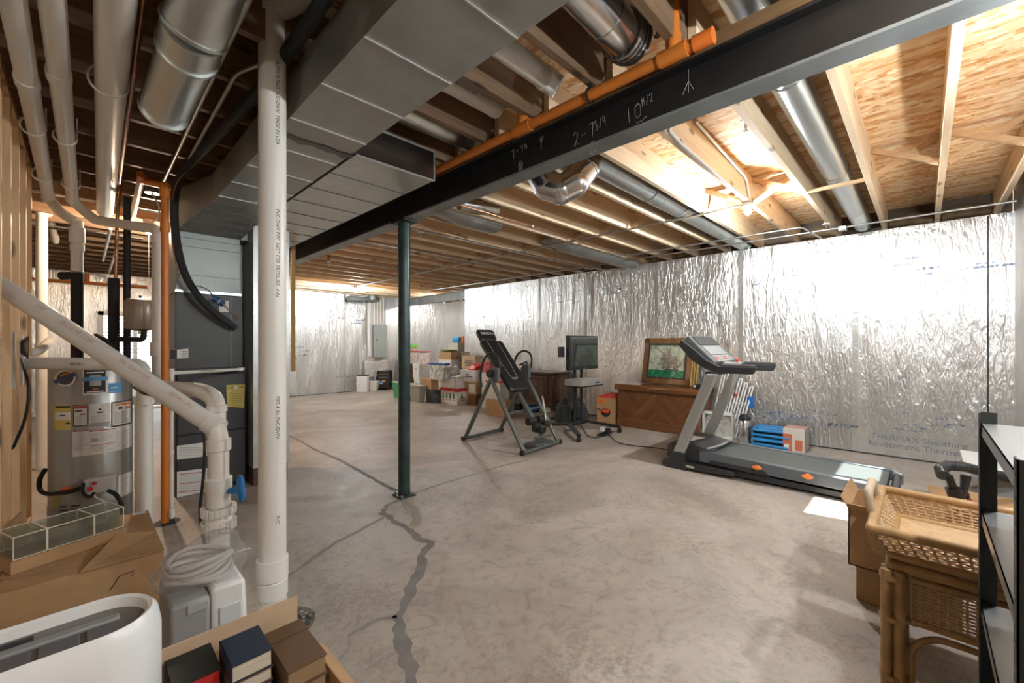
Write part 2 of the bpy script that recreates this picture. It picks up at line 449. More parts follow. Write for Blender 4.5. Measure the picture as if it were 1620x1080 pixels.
crack([(645, 784), (690, 768), (740, 753), (790, 738), (836, 727)], .026, .03, crack_m2)
crack([(608, 818), (585, 830), (560, 843), (530, 858), (500, 880), (470, 902), (440, 925)], .03, .03, crack_m2, jag=.6)
crack([(628, 975), (600, 980), (575, 992), (550, 1008)], .03, .015, crack_m2, jag=.8)
crack([(640, 792), (655, 805), (660, 820), (655, 832)], .05, .07, mat('crack_filler_faint', (.36, .31, .265), .7), .0006)

T = .1
def wall_panel(name, boxes, m=foil): 
    b = MB()
    for lo, hi in boxes: b.box(lo, hi)
    return struct(b.build(name, m, smooth=False))
# window holes: far wall (louvred light behind the tank) and the daylight window over the treadmill
wl, wr = P(155, 560, Y=YF).x, P(268, 560, Y=YF).x
wt, wb = P(155, 492, Y=YF).z, P(155, 655, Y=YF).z
w_right = wall_panel('wall_right', [((XR, -.62, 0), (XR + T, 7.61, ZJ))])
w_ret = wall_panel('wall_alcove_side', [((XR + T, 7.51, 0), (7.8, 7.61, ZJ))])
w_alc = wall_panel('wall_alcove', [((7.8, 7.51, 0), (7.9, YF + T, ZJ))])
w_far = wall_panel('wall_far', [((-3.1, YF, 0), (wl, YF + T, ZO)), ((wr, YF, 0), (7.8, YF + T, ZO)), ((wl, YF, 0), (wr, YF + T, wb)), ((wl, YF, wt), (wr, YF + T, ZO))])
plaster = mat('painted_concrete', (.62, .58, .52), .8, bump=.1, bscale=20, var=.08, vscale=2)
w_left = wall_panel('wall_left', [((-3.1, -3.1, 0), (-3.0, YF, ZO))], plaster)
BW = (3.85, 5.05, 1.50, 2.27)      # daylight window in the wall on the right of the camera: x0 x1 z0 z1
w_back = wall_panel('wall_back', [((.9, -.72, 0), (BW[0], -.62, ZO)), ((BW[1], -.72, 0), (XR + T, -.62, ZO)), ((BW[0], -.72, 0), (BW[1], -.62, BW[2])), ((BW[0], -.72, BW[3]), (BW[1], -.62, ZO))])
wall_panel('wall_stair', [((.9, -3.1, 0), (1.0, -.72, ZO)), ((-3.0, -3.1, 0), (.9, -3.0, ZO))], plaster)
ceil = struct(MB().box((-3.1, -.72, ZO), (7.9, YF + T, ZO + .03)).box((-3.1, -3.1, ZO), (1.0, -.72, ZO + .03)).build('ceiling', osb, smooth=False))
rim = make_wood('rim_wood', (.05, .04, .03), (.12, .085, .05), 'Y', knots=False)
struct(MB().box((XR + .12, -.62, ZJ), (XR + .16, 7.61, ZO)).build('trim_1', rim, smooth=False))
struct(MB().box((XR - .02, -.62, ZJ - .038), (XR + .16, 7.61, ZJ + .0)).build('trim_2', pine_y, smooth=False)) if False else None
struct(MB().box((7.86, 7.5, ZJ), (7.9, YF, ZO)).build('trim_3', rim, smooth=False))
# rolled batt insulation tucked at the joist ends
batt = mat('batt_insulation', (.20, .15, .085), .9, var=.45, vscale=9, bump=.6, bscale=14)

# seam tapes, dark end gap and printing on the right foil wall
tape = mat('foil_tape', (.80, .80, .78), .26, .8, bump=.5, bscale=25)
for yy in (.56, 1.76, 2.95, 4.25, 5.32, 6.55):
    MB().box((XR - .003, yy - .028, .01), (XR, yy + .028, ZJ - .01)).build('seam_tape', tape, w_right, smooth=False)
MB().box((XR - .004, -.455, .01), (XR, -.445, ZJ - .01)).build('seam_gap', black, w_right, smooth=False)
for xx in (1.2, 2.4, 3.55, 4.7): MB().box((xx - .02, YF - .003, .01), (xx + .02, YF, ZO - .24)).build('seam_tape', tape, w_far, smooth=False)
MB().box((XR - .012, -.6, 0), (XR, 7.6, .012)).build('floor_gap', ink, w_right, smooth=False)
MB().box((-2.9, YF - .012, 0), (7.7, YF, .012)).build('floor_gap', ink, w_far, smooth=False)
pr = mat('foil_print', (.28, .33, .38), .5, .3); prb, _n, _b = nmat('foil_print_blue'); _b.inputs['Base Color'].default_value = (.30, .42, .60, 1); _b.inputs['Metallic'].default_value = .5; _b.inputs['Roughness'].default_value = .4
_g = node(_n, 'ShaderNodeNewGeometry'); _q = node(_n, 'ShaderNodeTexNoise', Scale=34.0, Detail=3.0); _r = ramp(_n, [(.46, (0,) * 3), (.58, (.7,) * 3)])
_n.links.new(_g.outputs['Position'], _q.inputs['Vector']); _n.links.new(_q.outputs[0], _r.inputs[0]); _n.links.new(_r.outputs[0], _b.inputs['Alpha'])
def wtext(s, size, px, py, m):
    p = P(px, py, X=XR - .004); text('wall_print', s, size, p, (0, -1, 0), (0, 0, 1), m, w_right)
wtext('THERMAX Sheathing', .085, 1450, 697, pr)
wtext('Revêtement Thermax', .085, 1447, 709, pr)
wtext('THERMAX', .07, 1265, 683, pr)
def smudge(px, py, w, h, wall, m=prb, **k):
    p = P(px, py, **k); b = MB()
    ax = V((0, -1, 0)) if 'X' in k else V((1, 0, 0))
    for i in range(9):
        a = random.uniform(-.5, .5) * w; c = random.uniform(-.5, .5) * h; l = random.uniform(.15, .4) * w; hh = random.uniform(.05, .14) * h
        o = p + ax * a + V((0, 0, c)); n = V((-.003, 0, 0)) if 'X' in k else V((0, -.003, 0))
        s_ = .3 * l
        b.add([o + n, o + n + ax * l, o + n + ax * (l + s_) + V((0, 0, hh)), o + n + ax * s_ + V((0, 0, hh))], [(0, 1, 2, 3)])
    b.build('blue_print', m, wall, smooth=False)
for (x, y, w, h) in ((1225, 445, .7, .25), (1245, 655, .8, .3), (1455, 420, .8, .22), (1430, 668, .6, .2), (887, 475, .5, .2), (970, 463, .5, .2), (820, 560, .4, .2), (758, 497, .35, .3)):
    smudge(x, y, w, h, w_right, X=XR)
for (x, y, w, h) in ((540, 500, .8, .4), (560, 600, 1.0, .3), (470, 560, .5, .3)): smudge(x, y, w, h, w_far, Y=YF)

# ------------------------------------------------------------------ windows
def window(n, lo, hi, y, louv):
    x0, z0 = lo; x1, z1 = hi; f = .07; b = MB()
    b.box((x0, y - .02, z0), (x0 + f, y + .1, z1)).box((x1 - f, y - .02, z0), (x1, y + .1, z1)).box((x0, y - .02, z1 - f), (x1, y + .1, z1)).box((x0, y - .02, z0), (x1, y + .1, z0 + f))
    fr = struct(b.build('window_%d' % n, white, smooth=False))
    MB().box((x0 + f, y + .045, z0 + f), (x1 - f, y + .05, z1 - f)).build('window_pane', glass_thin, fr, smooth=False)
    mb = MB().box(((x0 + x1) / 2 - .03, y, z0 + f), ((x0 + x1) / 2 + .03, y + .09, z1 - f)); mb.build('mullion', white, fr, smooth=False)
    if louv:
        bl = MB(); z = z0 + f + .03
        while z < z1 - f:
            bl.hexa([(x0 + f, y - .03, z), (x1 - f, y - .03, z), (x1 - f, y + .02, z + .025), (x0 + f, y + .02, z + .025), (x0 + f, y - .03, z + .004), (x1 - f, y - .03, z + .004), (x1 - f, y + .02, z + .029), (x0 + f, y + .02, z + .029)])
            z += .062
        bl.build('blind', white, fr, smooth=False)
    return fr
glass_thin, _nt, _b = nmat('window_glass'); _nt.nodes.clear()
_o = _nt.nodes.new('ShaderNodeOutputMaterial'); _tr = _nt.nodes.new('ShaderNodeBsdfTransparent'); _gl = _nt.nodes.new('ShaderNodeBsdfGlossy'); _gl.inputs['Roughness'].default_value = .02
_mx = _nt.nodes.new('ShaderNodeMixShader'); _mx.inputs[0].default_value = .06
_nt.links.new(_tr.outputs[0], _mx.inputs[1]); _nt.links.new(_gl.outputs[0], _mx.inputs[2]); _nt.links.new(_mx.outputs[0], _o.inputs[0])
window(1, (wl, wb), (wr, wt), YF, True)
window(2, (BW[0], BW[2]), (BW[1], BW[3]), -.72, False)

ords = ['first', 'second', 'third', 'fourth', 'fifth', 'sixth', 'seventh', 'eighth', 'ninth', 'tenth', 'eleventh', 'twelfth', 'thirteenth', 'fourteenth', 'fifteenth', 'sixteenth', 'seventeenth', 'eighteenth', 'nineteenth', 'twentieth']
# ------------------------------------------------------------------ joists
def joist(k, side):
    y = -.10 + .4064 * k
    x0, x1 = (1.835, XR + .10) if side == 'R' else (-2.98, 1.945)
    if side == 'R' and y > 7.62: x1 = 7.78
    if side == 'R' and k == -1: y = -.505
    yo = 0.0 if side == 'R' else .040
    b = MB().box((x0, y - .019 + yo, ZJ), (x1, y + .019 + yo, ZO - .001))
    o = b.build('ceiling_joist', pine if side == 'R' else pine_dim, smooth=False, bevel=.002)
    if side == 'R':
        lab = {-1: 'pine joist at the right edge of the photo by the foil wall corner', 0: 'pine joist with cross braces, second from the right edge of the photo',
               1: 'pine joist just right of the silver round duct over the treadmill', 2: 'pine ceiling joist just left of the silver round duct above the treadmill',
               3: 'pine joist that carries the bright bulb and two bent conduits', 4: 'pine joist beside the long round duct left of the bright bulb'}.get(k)
        lab = lab or ('pine joist right of the black beam, %s beyond the bright bulb' % ords[k - 5] if k < 15 else 'far pine joist, %s from the far foil wall' % ords[26 - k])
    else:
        lab = 'shade-coloured ceiling joist left of the black beam, %s from the top of the photo' % ords[k - 1] if k < 13 else 'far ceiling joist left of the ducts, %s from the far wall' % ords[26 - k]
    tag(o, lab, 'joist', 'joists right of the beam' if side == 'R' else 'joists left of the beam')
pine_dim = make_wood('pine_shaded', (.15, .09, .05), (.27, .17, .10), 'X')  # left joists: shade put into a darker copy of the pine
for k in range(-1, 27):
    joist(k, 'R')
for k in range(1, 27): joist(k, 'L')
# panned insulation bundles at the wall ends of the bays
for k in range(-1, 15):
    y = -.10 + .4064 * k + .203
    if k == 3 or k == 1 or k == 4 or k == 8: continue
    b = MB(); b.tube([(XR + .06, y - .17, ZJ + .06), (XR + .05, y, ZJ + .085), (XR + .06, y + .17, ZJ + .06)], [.055, .07, .055], 12)
    tag(b.build('insulation_batt', batt), 'brown insulation batt above the right foil wall, %s joist bay from the corner' % ords[k + 1], 'insulation', 'insulation above the right wall')

# cross bracing
def brace(k, x=4.22, lab=None, grp='cross braces between the joists'):
    y0 = -.10 + .4064 * k + .019; y1 = y0 + .4064 - .038
    if k == -1: y0 = -.486
    if k in (1, 4, 8):
        tag(MB().box((x, y0, ZJ - .0), (x + .038, y1, ZJ + .02)).build('bridging_strip', pine_y, smooth=False), 'flat pine strip under the round duct, %s joist bay from the right' % ords[k + 1], 'brace', grp); return
    for d in (0, 1):
        z0, z1 = (ZJ + .02, ZO - .02) if d == 0 else (ZO - .02, ZJ + .02)
        b = MB().beam((x + d * .045, y0, z0), (x + d * .045, y1, z1), .038, .038)
        tag(b.build('cross_brace', pine_y, smooth=False), 'pine brace in the %s joist bay from the right, rising %s' % (ords[k + 1], 'leftward' if d == 0 else 'rightward'), 'brace', grp)
for k in range(-1, 13):
    brace(k)

# ------------------------------------------------------------------ steel beam and posts
XB = 1.85
bm_ = thing('steel_beam', 'long black steel I-beam with chalk marks crossing under the joists', 'beam', (XB, 4.5, 2.24), world=True)
y0, y1 = -.6, YF - .02
MB().box((XB - .055, y0, 2.24), (XB + .055, y1, 2.252)).build('bottom_flange', steel_grey, bm_, smooth=False)  # lit underside put into the colour, grey against the black web
MB().box((XB - .055, y0, 2.432), (XB + .055, y1, 2.444)).build('top_flange', steel_black, bm_, smooth=False)
MB().box((XB - .045, y0, 2.252), (XB - .037, y1, 2.432)).build('web', steel_black, bm_, smooth=False) if False else MB().box((XB - .006, y0, 2.252), (XB + .006, y1, 2.432)).build('web', steel_black, bm_, smooth=False)
plate = MB().box((XB - .06, y0, 2.444), (XB + .06, y1, 2.499)).build('sill_plate', make_wood('plate_wood', (.13, .07, .03), (.22, .13, .06), 'Y', knots=False), smooth=False)
tag(plate, 'brown wooden plate lying on top of the black beam', 'plate')
chalk = mat('chalk', (.40, .38, .36), .9)
XW = XB - .0075
def strokes(name, lines, cx, cy, sc):      # lines in local units, drawn on the web facing the camera
    o = P(cx, cy, X=XW); b = MB()
    for ln in lines:
        b.tube([o + V((0, -a * sc, c * sc)) for a, c in ln], .0011, 5)
    b.build(name, chalk, bm_)
arrow = [[(0, -1), (0, 1)], [(0, .1), (-.45, .9)], [(0, .1), (.45, .9)]]
strokes('chalk_mark', arrow, 856, 226, .04)
strokes('chalk_mark', [[(0, 1.2), (0, -1)], [(0, 0), (-.5, -1)], [(0, 0), (.45, -.9)]], 1089, 128, .05)
GL = {'0': [[(.5, 1), (.15, .8), (.1, .3), (.4, 0), (.8, .2), (.85, .75), (.5, 1)]], '1': [[(.5, 1), (.45, 0)]], '2': [[(.1, .8), (.4, 1), (.75, .8), (.5, .4), (.1, .05), (.4, .1), (.9, 0)]],
      '3': [[(.1, .9), (.6, 1), (.6, .65), (.3, .55), (.7, .4), (.6, .05), (.1, .05)]], '4': [[(.3, 1), (.1, .45), (.85, .45)], [(.7, .9), (.6, 0)]], '6': [[(.7, 1), (.3, .6), (.2, .2), (.5, 0), (.8, .25), (.5, .45), (.2, .3)]],
      '7': [[(.1, .95), (.8, 1), (.4, 0)]], '8': [[(.5, .5), (.2, .8), (.5, 1), (.8, .8), (.5, .5), (.15, .2), (.5, 0), (.85, .2), (.5, .5)]], '9': [[(.8, .8), (.45, 1), (.2, .7), (.5, .5), (.8, .8), (.6, 0)]],
      '-': [[(.15, .5), (.8, .55)]], '/': [[(.15, 0), (.85, 1)]], 'P': [[(.3, 0), (.35, 1), (.8, .85), (.7, .5), (.35, .5)]], 'R': [[(.3, 0), (.35, 1), (.8, .85), (.7, .5), (.35, .5), (.8, 0)]],
      'O': [[(.5, 1.15), (.0, .9), (-.1, .3), (.3, -.15), (.9, .0), (1.1, .6), (.9, 1.05), (.5, 1.15)]], '_': [[(-.4, .3), (.0, .0), (.6, .2), (1.0, .1), (1.6, .35), (2.4, .45)]]}
def scrawl(word, cx, cy, sz, rot=0.0, wdt=.65):
    ls = []; c, s_ = math.cos(rot), math.sin(rot)
    for i, ch in enumerate(word):
        for ln in GL.get(ch, []):
            q = []
            for a, b_ in ln:
                u = (i - len(word) / 2) * wdt + a * wdt * .85; v = b_ - .5; q.append((c * u - s_ * v + random.uniform(-.03, .03), s_ * u + c * v + random.uniform(-.03, .03)))
            ls.append(q)
    strokes('chalk_number', ls, cx, cy, sz)
scrawl('7-96', 822, 236, .055, .25); scrawl('R', 824, 262, .045); scrawl('O', 824, 262, .045)
scrawl('2-7', 925, 212, .075, .12); scrawl('3/4', 950, 194, .05, .2, .5); scrawl('P', 938, 233, .05); scrawl('O', 938, 233, .052)
scrawl('10', 1003, 178, .07, .1); scrawl('-8', 1014, 162, .04, .3); scrawl('1/2', 1024, 158, .045, .2, .5); scrawl('_', 1012, 188, .035)
# far beam over the alcove opening
b = MB(); zb = 2.28
b.box((XR + .0, 7.63, zb), (XR + .11, YF - .02, zb + .01)).box((XR + .05, 7.63, zb + .01), (XR + .06, YF - .02, zb + .19)).box((XR, 7.63, zb + .19), (XR + .11, YF - .02, zb + .2))
tag(b.build('steel_header', steel_grey, smooth=False), 'grey steel beam over the alcove beyond the foil wall', 'beam')

pp = P(637, 787, Z=0) + _F * .05
post = thing('support_post', 'dark green steel post standing in the middle of the floor', 'post', (pp.x, pp.y, 0), world=True)
MB().cyl((pp.x, pp.y, .012), (pp.x, pp.y, 2.222), .048, seg=28).build('shaft', post_mat, post)
MB().cb((pp.x, pp.y, .006), (.14, .14, .011)).build('base_plate', post_mat, post, smooth=False, bevel=.002)
MB().cb((pp.x, pp.y, 2.231), (.13, .20, .016)).build('cap_plate', steel_black, post, smooth=False)
for dx, dy in ((.055, .055), (-.055, .055), (.055, -.055), (-.055, -.055)):
    MB().cyl((pp.x + dx, pp.y + dy, .0115), (pp.x + dx, pp.y + dy, .03), .01, seg=6).build('bolt', chrome, post)

# ------------------------------------------------------------------ rectangular ducts
ZD = 2.27; DH = .205
def seams(b, x0, x1, ys, z, k=1, w=.006):
    for y in ys: b.box((x0, y - w / 2, z - .004), (x1, y + w / 2, z), k=k)
seam_m = mat('duct_seam', (.66, .67, .66), .3, .8)
td = thing('trunk_duct', 'long grey sheet metal trunk duct overhead running to the furnace', 'duct', (.84, 1.5, ZD), world=True)
MB().box((.66, -.71, ZD), (1.025, 3.70, ZD + DH)).build('duct_body', [galv_dull, seam_m], td, smooth=False, bevel=.002)
for y_ in [.62 + .36 * i for i in range(-2, 9)]:
    sb = MB(); seams(sb, .66, 1.025, [y_], ZD, k=0); sb.build('drive_cleat', seam_m, td, smooth=False)
# flared piece between trunk and plenum
MB().hexa([(.52, 4.28, 2.15), (.97, 4.28, 2.15), (1.025, 3.70, ZD), (.66, 3.70, ZD), (.52, 4.28, ZD + DH), (.97, 4.28, ZD + DH), (1.025, 3.70, ZD + DH), (.66, 3.70, ZD + DH)]).build('transition', galv_dull, td, smooth=False)
sb = MB()
for i in range(1, 5):
    f = i / 5; xa = .66 + (.52 - .66) * f; xb_ = 1.025 + (.97 - 1.025) * f; z = ZD + (2.15 - ZD) * f; y = 3.7 + .58 * f
    MB().box((xa, y - .003, z - .004), (xb_, y + .003, z)).build('drive_cleat', mat('seam_dark', (.12, .12, .12), .5, .5), td, smooth=False)
tr = MB().box((1.10, 2.215, ZD), (1.60, 5.9, ZD + DH - .02))
rd = thing('return_duct', 'wide sheet metal duct with a blunt shiny end beside the black beam', 'duct', (1.3, 4, ZD), world=True)
MB().box((1.042, 2.215, ZD), (1.555, 7.4, ZD + DH - .02)).build('duct_body', galv, rd, smooth=False, bevel=.002)
for y_ in [2.55 + .33 * i for i in range(14)]:
    sb = MB(); seams(sb, 1.042, 1.555, [y_], ZD, k=0, w=.005); sb.build('drive_cleat', mat('seam_dark', (.12, .12, .12), .5), rd, smooth=False)
MB().box((1.044, 2.212, ZD + .002), (1.553, 2.2148, ZD + .183)).build('end_panel', mat('duct_end_metal', (.20, .185, .17), .22, .95, bump=.2, bscale=8), rd, smooth=False)
eb = MB(); yy = 2.211
for a, c in (((1.042, ZD), (1.555, ZD)), ((1.042, ZD + .185), (1.555, ZD + .185)), ((1.555, ZD), (1.555, ZD + .185))):
    eb.tube([(a[0], yy, a[1]), (c[0], yy, c[1])], .006, 6)
eb.build('end_flange', seam_m, rd)
mats_dark = mat('seam_dark', (.12, .12, .12), .5)
sl = mat('duct_sealant', (.17, .17, .165), .7, bump=.4, bscale=20)
b = MB(); n = 14; top = []; bot = []
for i in range(n):
    x = .67 + (1.03 - .67) * i / (n - 1); top.append((x, 2.235 + .012 * random.uniform(-1, 1), ZD - .0045)); bot.append((x, 2.285 + .02 * random.uniform(-1, 1), ZD - .0045))
b.add(top + bot, [(i, i+1, n+i+1, n+i) for i in range(n-1)]); b.build('sealant_smear', sl, td, smooth=False)
# plenum above the furnace coil, return drop beside it
YFU = 4.28
pl = thing('supply_plenum', 'speckled sheet metal plenum on top of the furnace coil', 'duct', (.745, 4.5, 1.66), world=True)
MB().box((.52, YFU, 1.66), (.965, 4.80, 2.149)).build('duct_body', make_galv('galvanised_speckled', (.25, .265, .255), .4, 75.0), pl, smooth=False, bevel=.002)
sb = MB()
MB().box((.52, 4.283, 2.15), (1.028, 4.80, 2.475)).build('light_block_box', galv_dull, pl, smooth=False)  # box added to stop bulb light passing over the plenum
for z in (1.80, 2.03, 2.10): MB().box((.525, YFU - .003, z), (.96, YFU, z + .004)).build('drive_cleat', mats_dark, pl, smooth=False)
MB().box((.515, YFU - .02, 1.655), (.97, YFU, 1.675)).build('bottom_flange', seam_m, pl, smooth=False)
rt = thing('return_drop', 'tall galvanised return duct standing on the floor right of the furnace', 'duct', (1.26, 4.4, 0), world=True)
MB().box((1.03, 4.14, .16), (1.32, 4.70, ZD - .006)).build('duct_body', galv, rt, smooth=False, bevel=.002)
MB().box((.992, 4.45, 1.04), (1.029, 4.78, 2.14)).build('light_block_panel', galv_dull, rt, smooth=False)  # unseen strip added to block bulb light leaking past the plenum
MB().box((1.04, 4.16, 0), (1.31, 4.68, .16)).build('base', mat('brown_base', (.11, .06, .05), .7), rt, smooth=False)
sb = MB()
for z in (.42, .80, 1.18, 1.45, 1.62, 1.93): MB().box((1.032, 4.136, z), (1.318, 4.14, z + .006)).build('drive_cleat', seam_m, rt, smooth=False)
text('arrow', '←', .07, (1.12, 4.137, .80), (1, 0, 0), (0, 0, 1), red, rt)
MB().box((1.08, 4.136, .795), (1.14, 4.139, .801)).add([(1.06, 4.137, .798), (1.085, 4.137, .785), (1.085, 4.137, .811)], [(0, 1, 2)]).build('red_arrow', red, rt, smooth=False)

# ------------------------------------------------------------------ round ducts
def ring(b, c, ax, r, w=.012, e=.006, k=None):
    c = V(c); ax = V(ax).normalized(); b.cyl(c - ax * w / 2, c + ax * w / 2, r + e, seg=28, k=k)
def round_duct(name, label, a, b_, r, rings, m=None, grp=None, bands=(), cat='duct', capm=None):
    a = V(a); b_ = V(b_); d = (b_ - a)
    t = thing(name, label, cat, tuple(a), world=True, group=grp)
    mb = MB().cyl(a, b_, r, seg=32)
    for f in rings: ring(mb, a + d * f, d, r, e=.003)
    mb.build('duct_body', m or shiny, t)
    for f in bands:
        mm = MB(); ring(mm, a + d * f, d, r, w=.025, e=.006); mm.build('strap', conduit_m, t)
    return t
tin = mat('tin', (.66, .69, .68), .34, 1.0, bump=.06, bscale=7)
R1 = round_duct('round_duct', 'silver round duct between joists running to the foil wall above the treadmill', (1.25, .50, 2.615), (XR + .08, .50, 2.615), .085, [.25, .62, .86], tin, 'round ducts', [.58])
R2 = round_duct('round_duct', 'long silver round duct left of the bright bulb, ending at the foil wall', (2.56, 1.735, 2.60), (XR + .08, 1.735, 2.60), .10, [.3, .6, .8], tin, 'round ducts', [.25, .42])
# adjustable elbows that dip under the beam
el = thing('elbow_duct', 'segmented silver elbow duct looping down below the black beam', 'duct', tuple(P(885, 300, X=2.3)), world=True)
pts = [V((2.555, 1.735, 2.60)), P(925, 266, X=2.47), P(910, 288, X=2.40), P(888, 300, X=2.34), P(866, 294, X=2.30), P(853, 272, X=2.26), P(848, 240, X=2.22)]
mb = MB()
for i in range(len(pts) - 1):
    mb.cyl(pts[i], pts[i+1], .100 if i % 2 else .104, .098, seg=26); mb.sphere(pts[i+1], .101, 22, 12)
    ring(mb, pts[i], pts[i+1] - pts[i], .101, e=.005)
mb.build('duct_body', shiny, el)
R3 = round_duct('round_duct', 'short silver duct stub with a crimped end poking out left of the elbow duct', P(728, 322, Z=2.56), P(788, 330, Z=2.56), .06, [.1, .9], tin, 'round ducts', [.6])
R5 = round_duct('round_duct', 'silver round duct between joists above the blunt duct end', (1.0, 2.16, 2.60), (1.80, 2.16, 2.60), .075, [.5], tin, 'round ducts')
R6 = round_duct('round_duct', 'big silver round duct high over the chalk marks ending in a crumpled collar', (1.0, .93, 2.60), (1.62, .93, 2.57), .085, [.4, .8], shiny, 'round ducts')
cr = MB()
for i in range(7):
    a = V((1.62 + i * .014, .93, 2.57 + i * .003)); cr.cyl(a, a + V((.010, 0, .002)), .092 + .012 * (i % 2), .098 - .012 * (i % 2), seg=24)
cr.sphere((1.73, .93, 2.63), .09, 20, 10); cr.build('crumpled_collar', mat('flex_foil', (.35, .33, .31), .3, .95, bump=1.0, bscale=45), R6)
# oval panned ducts
for n_, (ya, x0, x1, r0, lab) in enumerate(((3.36, 2.3, 3.15, .15, 'dark flat duct slung in a joist bay just right of the green post'), (3.36, 4.05, 6.22, .15, 'grey tapered flat duct in a joist bay reaching the foil wall'))):
    b = MB(); nseg = 16; L_ = []
    for (x, s_) in ((x0, .25), (x0 + .45, 1), (x0 + .5, 1.04), (x0 + .55, 1), (x1, 1)):
        for j in range(nseg):
            a = 2 * PI * j / nseg; L_.append((x, ya + math.cos(a) * r0 * (.6 + .4 * s_), 2.53 + math.sin(a) * .085 * s_))
    fs = []
    for i in range(4):
        for j in range(nseg): fs.append((i*nseg+j, i*nseg+(j+1) % nseg, (i+1)*nseg+(j+1) % nseg, (i+1)*nseg+j))
    fs += [tuple(range(nseg)), tuple(range(4*nseg, 5*nseg))]
    b.add(L_, fs); tag(b.build('oval_duct', galv_dull), lab, 'duct')
# large ceiling duct top left
bd = thing('round_duct', 'large silver round duct hanging at the top left with an open ringed end', 'duct', (.30, 2.0, 2.39), group='round ducts', world=True)
a = P(262, 172, Z=2.36); b1 = P(298, 80, Z=2.37); c1 = P(308, 45, Z=2.38); e1 = P(345, -60, Z=2.50)
mb = MB().cyl(a, b1, .092, seg=36, caps=False); ring(mb, a, b1 - a, .094, w=.02, e=.007); mb.build('duct_body', tin, bd)
mb = MB().cyl(b1, c1, .098, seg=36).cyl(c1, e1, .10, seg=36); ring(mb, b1, c1 - b1, .098, w=.016, e=.006); ring(mb, c1, e1 - c1, .099, w=.014, e=.005); mb.build('elbow', tin, bd)
MB().cyl(a + (b1 - a).normalized() * .03, a + (b1 - a).normalized() * .04, .09, seg=30).build('end_cap', galv_dull, bd)

# ================================================================== pipes and machinery on the left
def pipe(name, label, pts, r, m=pvc, fillet=.06, cat='pipe', grp=None, seg=20, collars=(), cm=None, hang=()):
    """a run of pipe; collars = (point, axis, radius, length)"""
    pts = [V(p) for p in pts]
    o = MB().tube(pts, r, seg, fillet=fillet, fs=6).build(name, m)
    tag(o, label, cat, grp)
    for c, ax, rr, ln in collars:
        c = V(c); ax = V(ax).normalized(); b = MB().cyl(c - ax * ln / 2, c + ax * ln / 2, rr, seg=seg)
        b.build('coupling', cm or pvc_collar, o, bevel=.002)
    for c, ax, rr in hang:
        c = V(c); ax = V(ax).normalized(); u = ax.orthogonal().normalized(); w = ax.cross(u)
        b = MB().tube([c + (u * math.cos(a) + w * math.sin(a)) * rr for a in [2 * PI * i / 24 for i in range(24)]], .005, 8, closed=True)
        b.box((c.x + rr - .004, c.y - .01, c.z), (c.x + rr + .004, c.y + .01, 2.499))
        b.build('pipe_hanger', white, o)
    return o
Zp = 2.385
a1, b1 = P(20, 0, Z=Zp), P(77, 312, Z=Zp); d1 = (b1 - a1).normalized()
j1 = P(122, 352, t=3.35)
pipe('drain_pipe', 'leftmost of the white PVC pipes slung along the ceiling', [a1 - d1 * 1.0, b1, P(95, 336, t=3.35), j1], .036, collars=[(P(43, 128, Z=Zp), d1, .041, .07), (P(77, 314, Z=Zp), d1, .042, .05)],
     hang=[(P(52, 200, Z=Zp), d1, .046), (P(66, 276, Z=Zp), d1, .046)], grp='white drain pipes under the ceiling')
a2, b2 = P(82, 0, Z=Zp), P(115, 318, Z=Zp); d2 = (b2 - a2).normalized()
pipe('drain_pipe', 'second white PVC ceiling pipe from the left, turning across towards the orange pipe', [a2 - d2 * 1.0, b2, P(150, 348, t=3.3), P(250, 363, t=3.05), P(250, 640, t=3.05)], .036,
     collars=[(P(93, 118, Z=Zp), d2, .041, .08), (P(115, 316, Z=Zp), d2, .042, .05), (P(250, 378, t=3.05), (0, 0, 1), .042, .06), (P(250, 552, t=3.05), (0, 0, 1), .045, .10)],
     hang=[(P(103, 216, Z=Zp), d2, .046), (P(112, 290, Z=Zp), d2, .046)], grp='white drain pipes under the ceiling')
a3, b3 = P(183, 0, Z=2.40), P(166, 335, Z=2.41); d3 = (b3 - a3).normalized()
pipe('drain_pipe', 'thickest white PVC pipe running straight back along the ceiling beside the large round duct', [a3 - d3 * 1.0, b3], .055, hang=[(P(172, 128, Z=2.40), d3, .066)], grp='white drain pipes under the ceiling')
vt = 3.35
o = pipe('vent_pipe', 'short white vertical pipe above the black wrapped pipe left of the tank', [P(122, 350, t=vt), P(122, 432, t=vt)], .037, collars=[(P(122, 372, t=vt), (0, 0, 1), .047, .12), (P(122, 392, t=vt), (0, 0, 1), .043, .05)])
c0 = P(122, 430, t=vt)
pipe('insulated_pipe', 'black foam wrapped pipe with a short side arm over the water heater', [P(122, 430, t=vt), P(122, 572, t=vt)], .037, rubber, collars=[(P(111, 436, t=vt), _R, .032, .14)], cm=rubber)
pipe('insulated_pipe', 'thick black foam wrapped pipe in front of the far louvred window', [P(180, 440, t=3.2), P(180, 600, t=3.2)], .033, rubber,
     collars=[(P(180, 500, t=3.2), (0, 0, 1), .020, .02)], cm=conduit_m)
pipe('copper_pipe', 'copper pipe dropping from the ceiling into thick black foam', [P(196, 268, t=3.3) , P(186, 330, t=3.2), P(183, 440, t=3.2)], .011, copper)
pipe('insulated_pipe', 'thinner black foam wrapped pipe left of the orange pipe', [P(201, 312, t=3.25), P(201, 578, t=3.25)], .022, rubber)
pipe('insulated_pipe', 'black foam wrapped cross pipe below the expansion tank', [P(184, 536, t=3.16), P(227, 537, t=3.16), P(228, 520, t=3.16)], .019, rubber, fillet=.03)
pipe('insulated_pipe', 'black foam wrapped elbow sweeping down to the water heater top', [P(150, 533, t=3.1), P(165, 540, t=3.1), P(182, 565, t=3.05), P(182, 590, t=3.0)], .03, rubber)
et = P(222, 497, t=3.15)
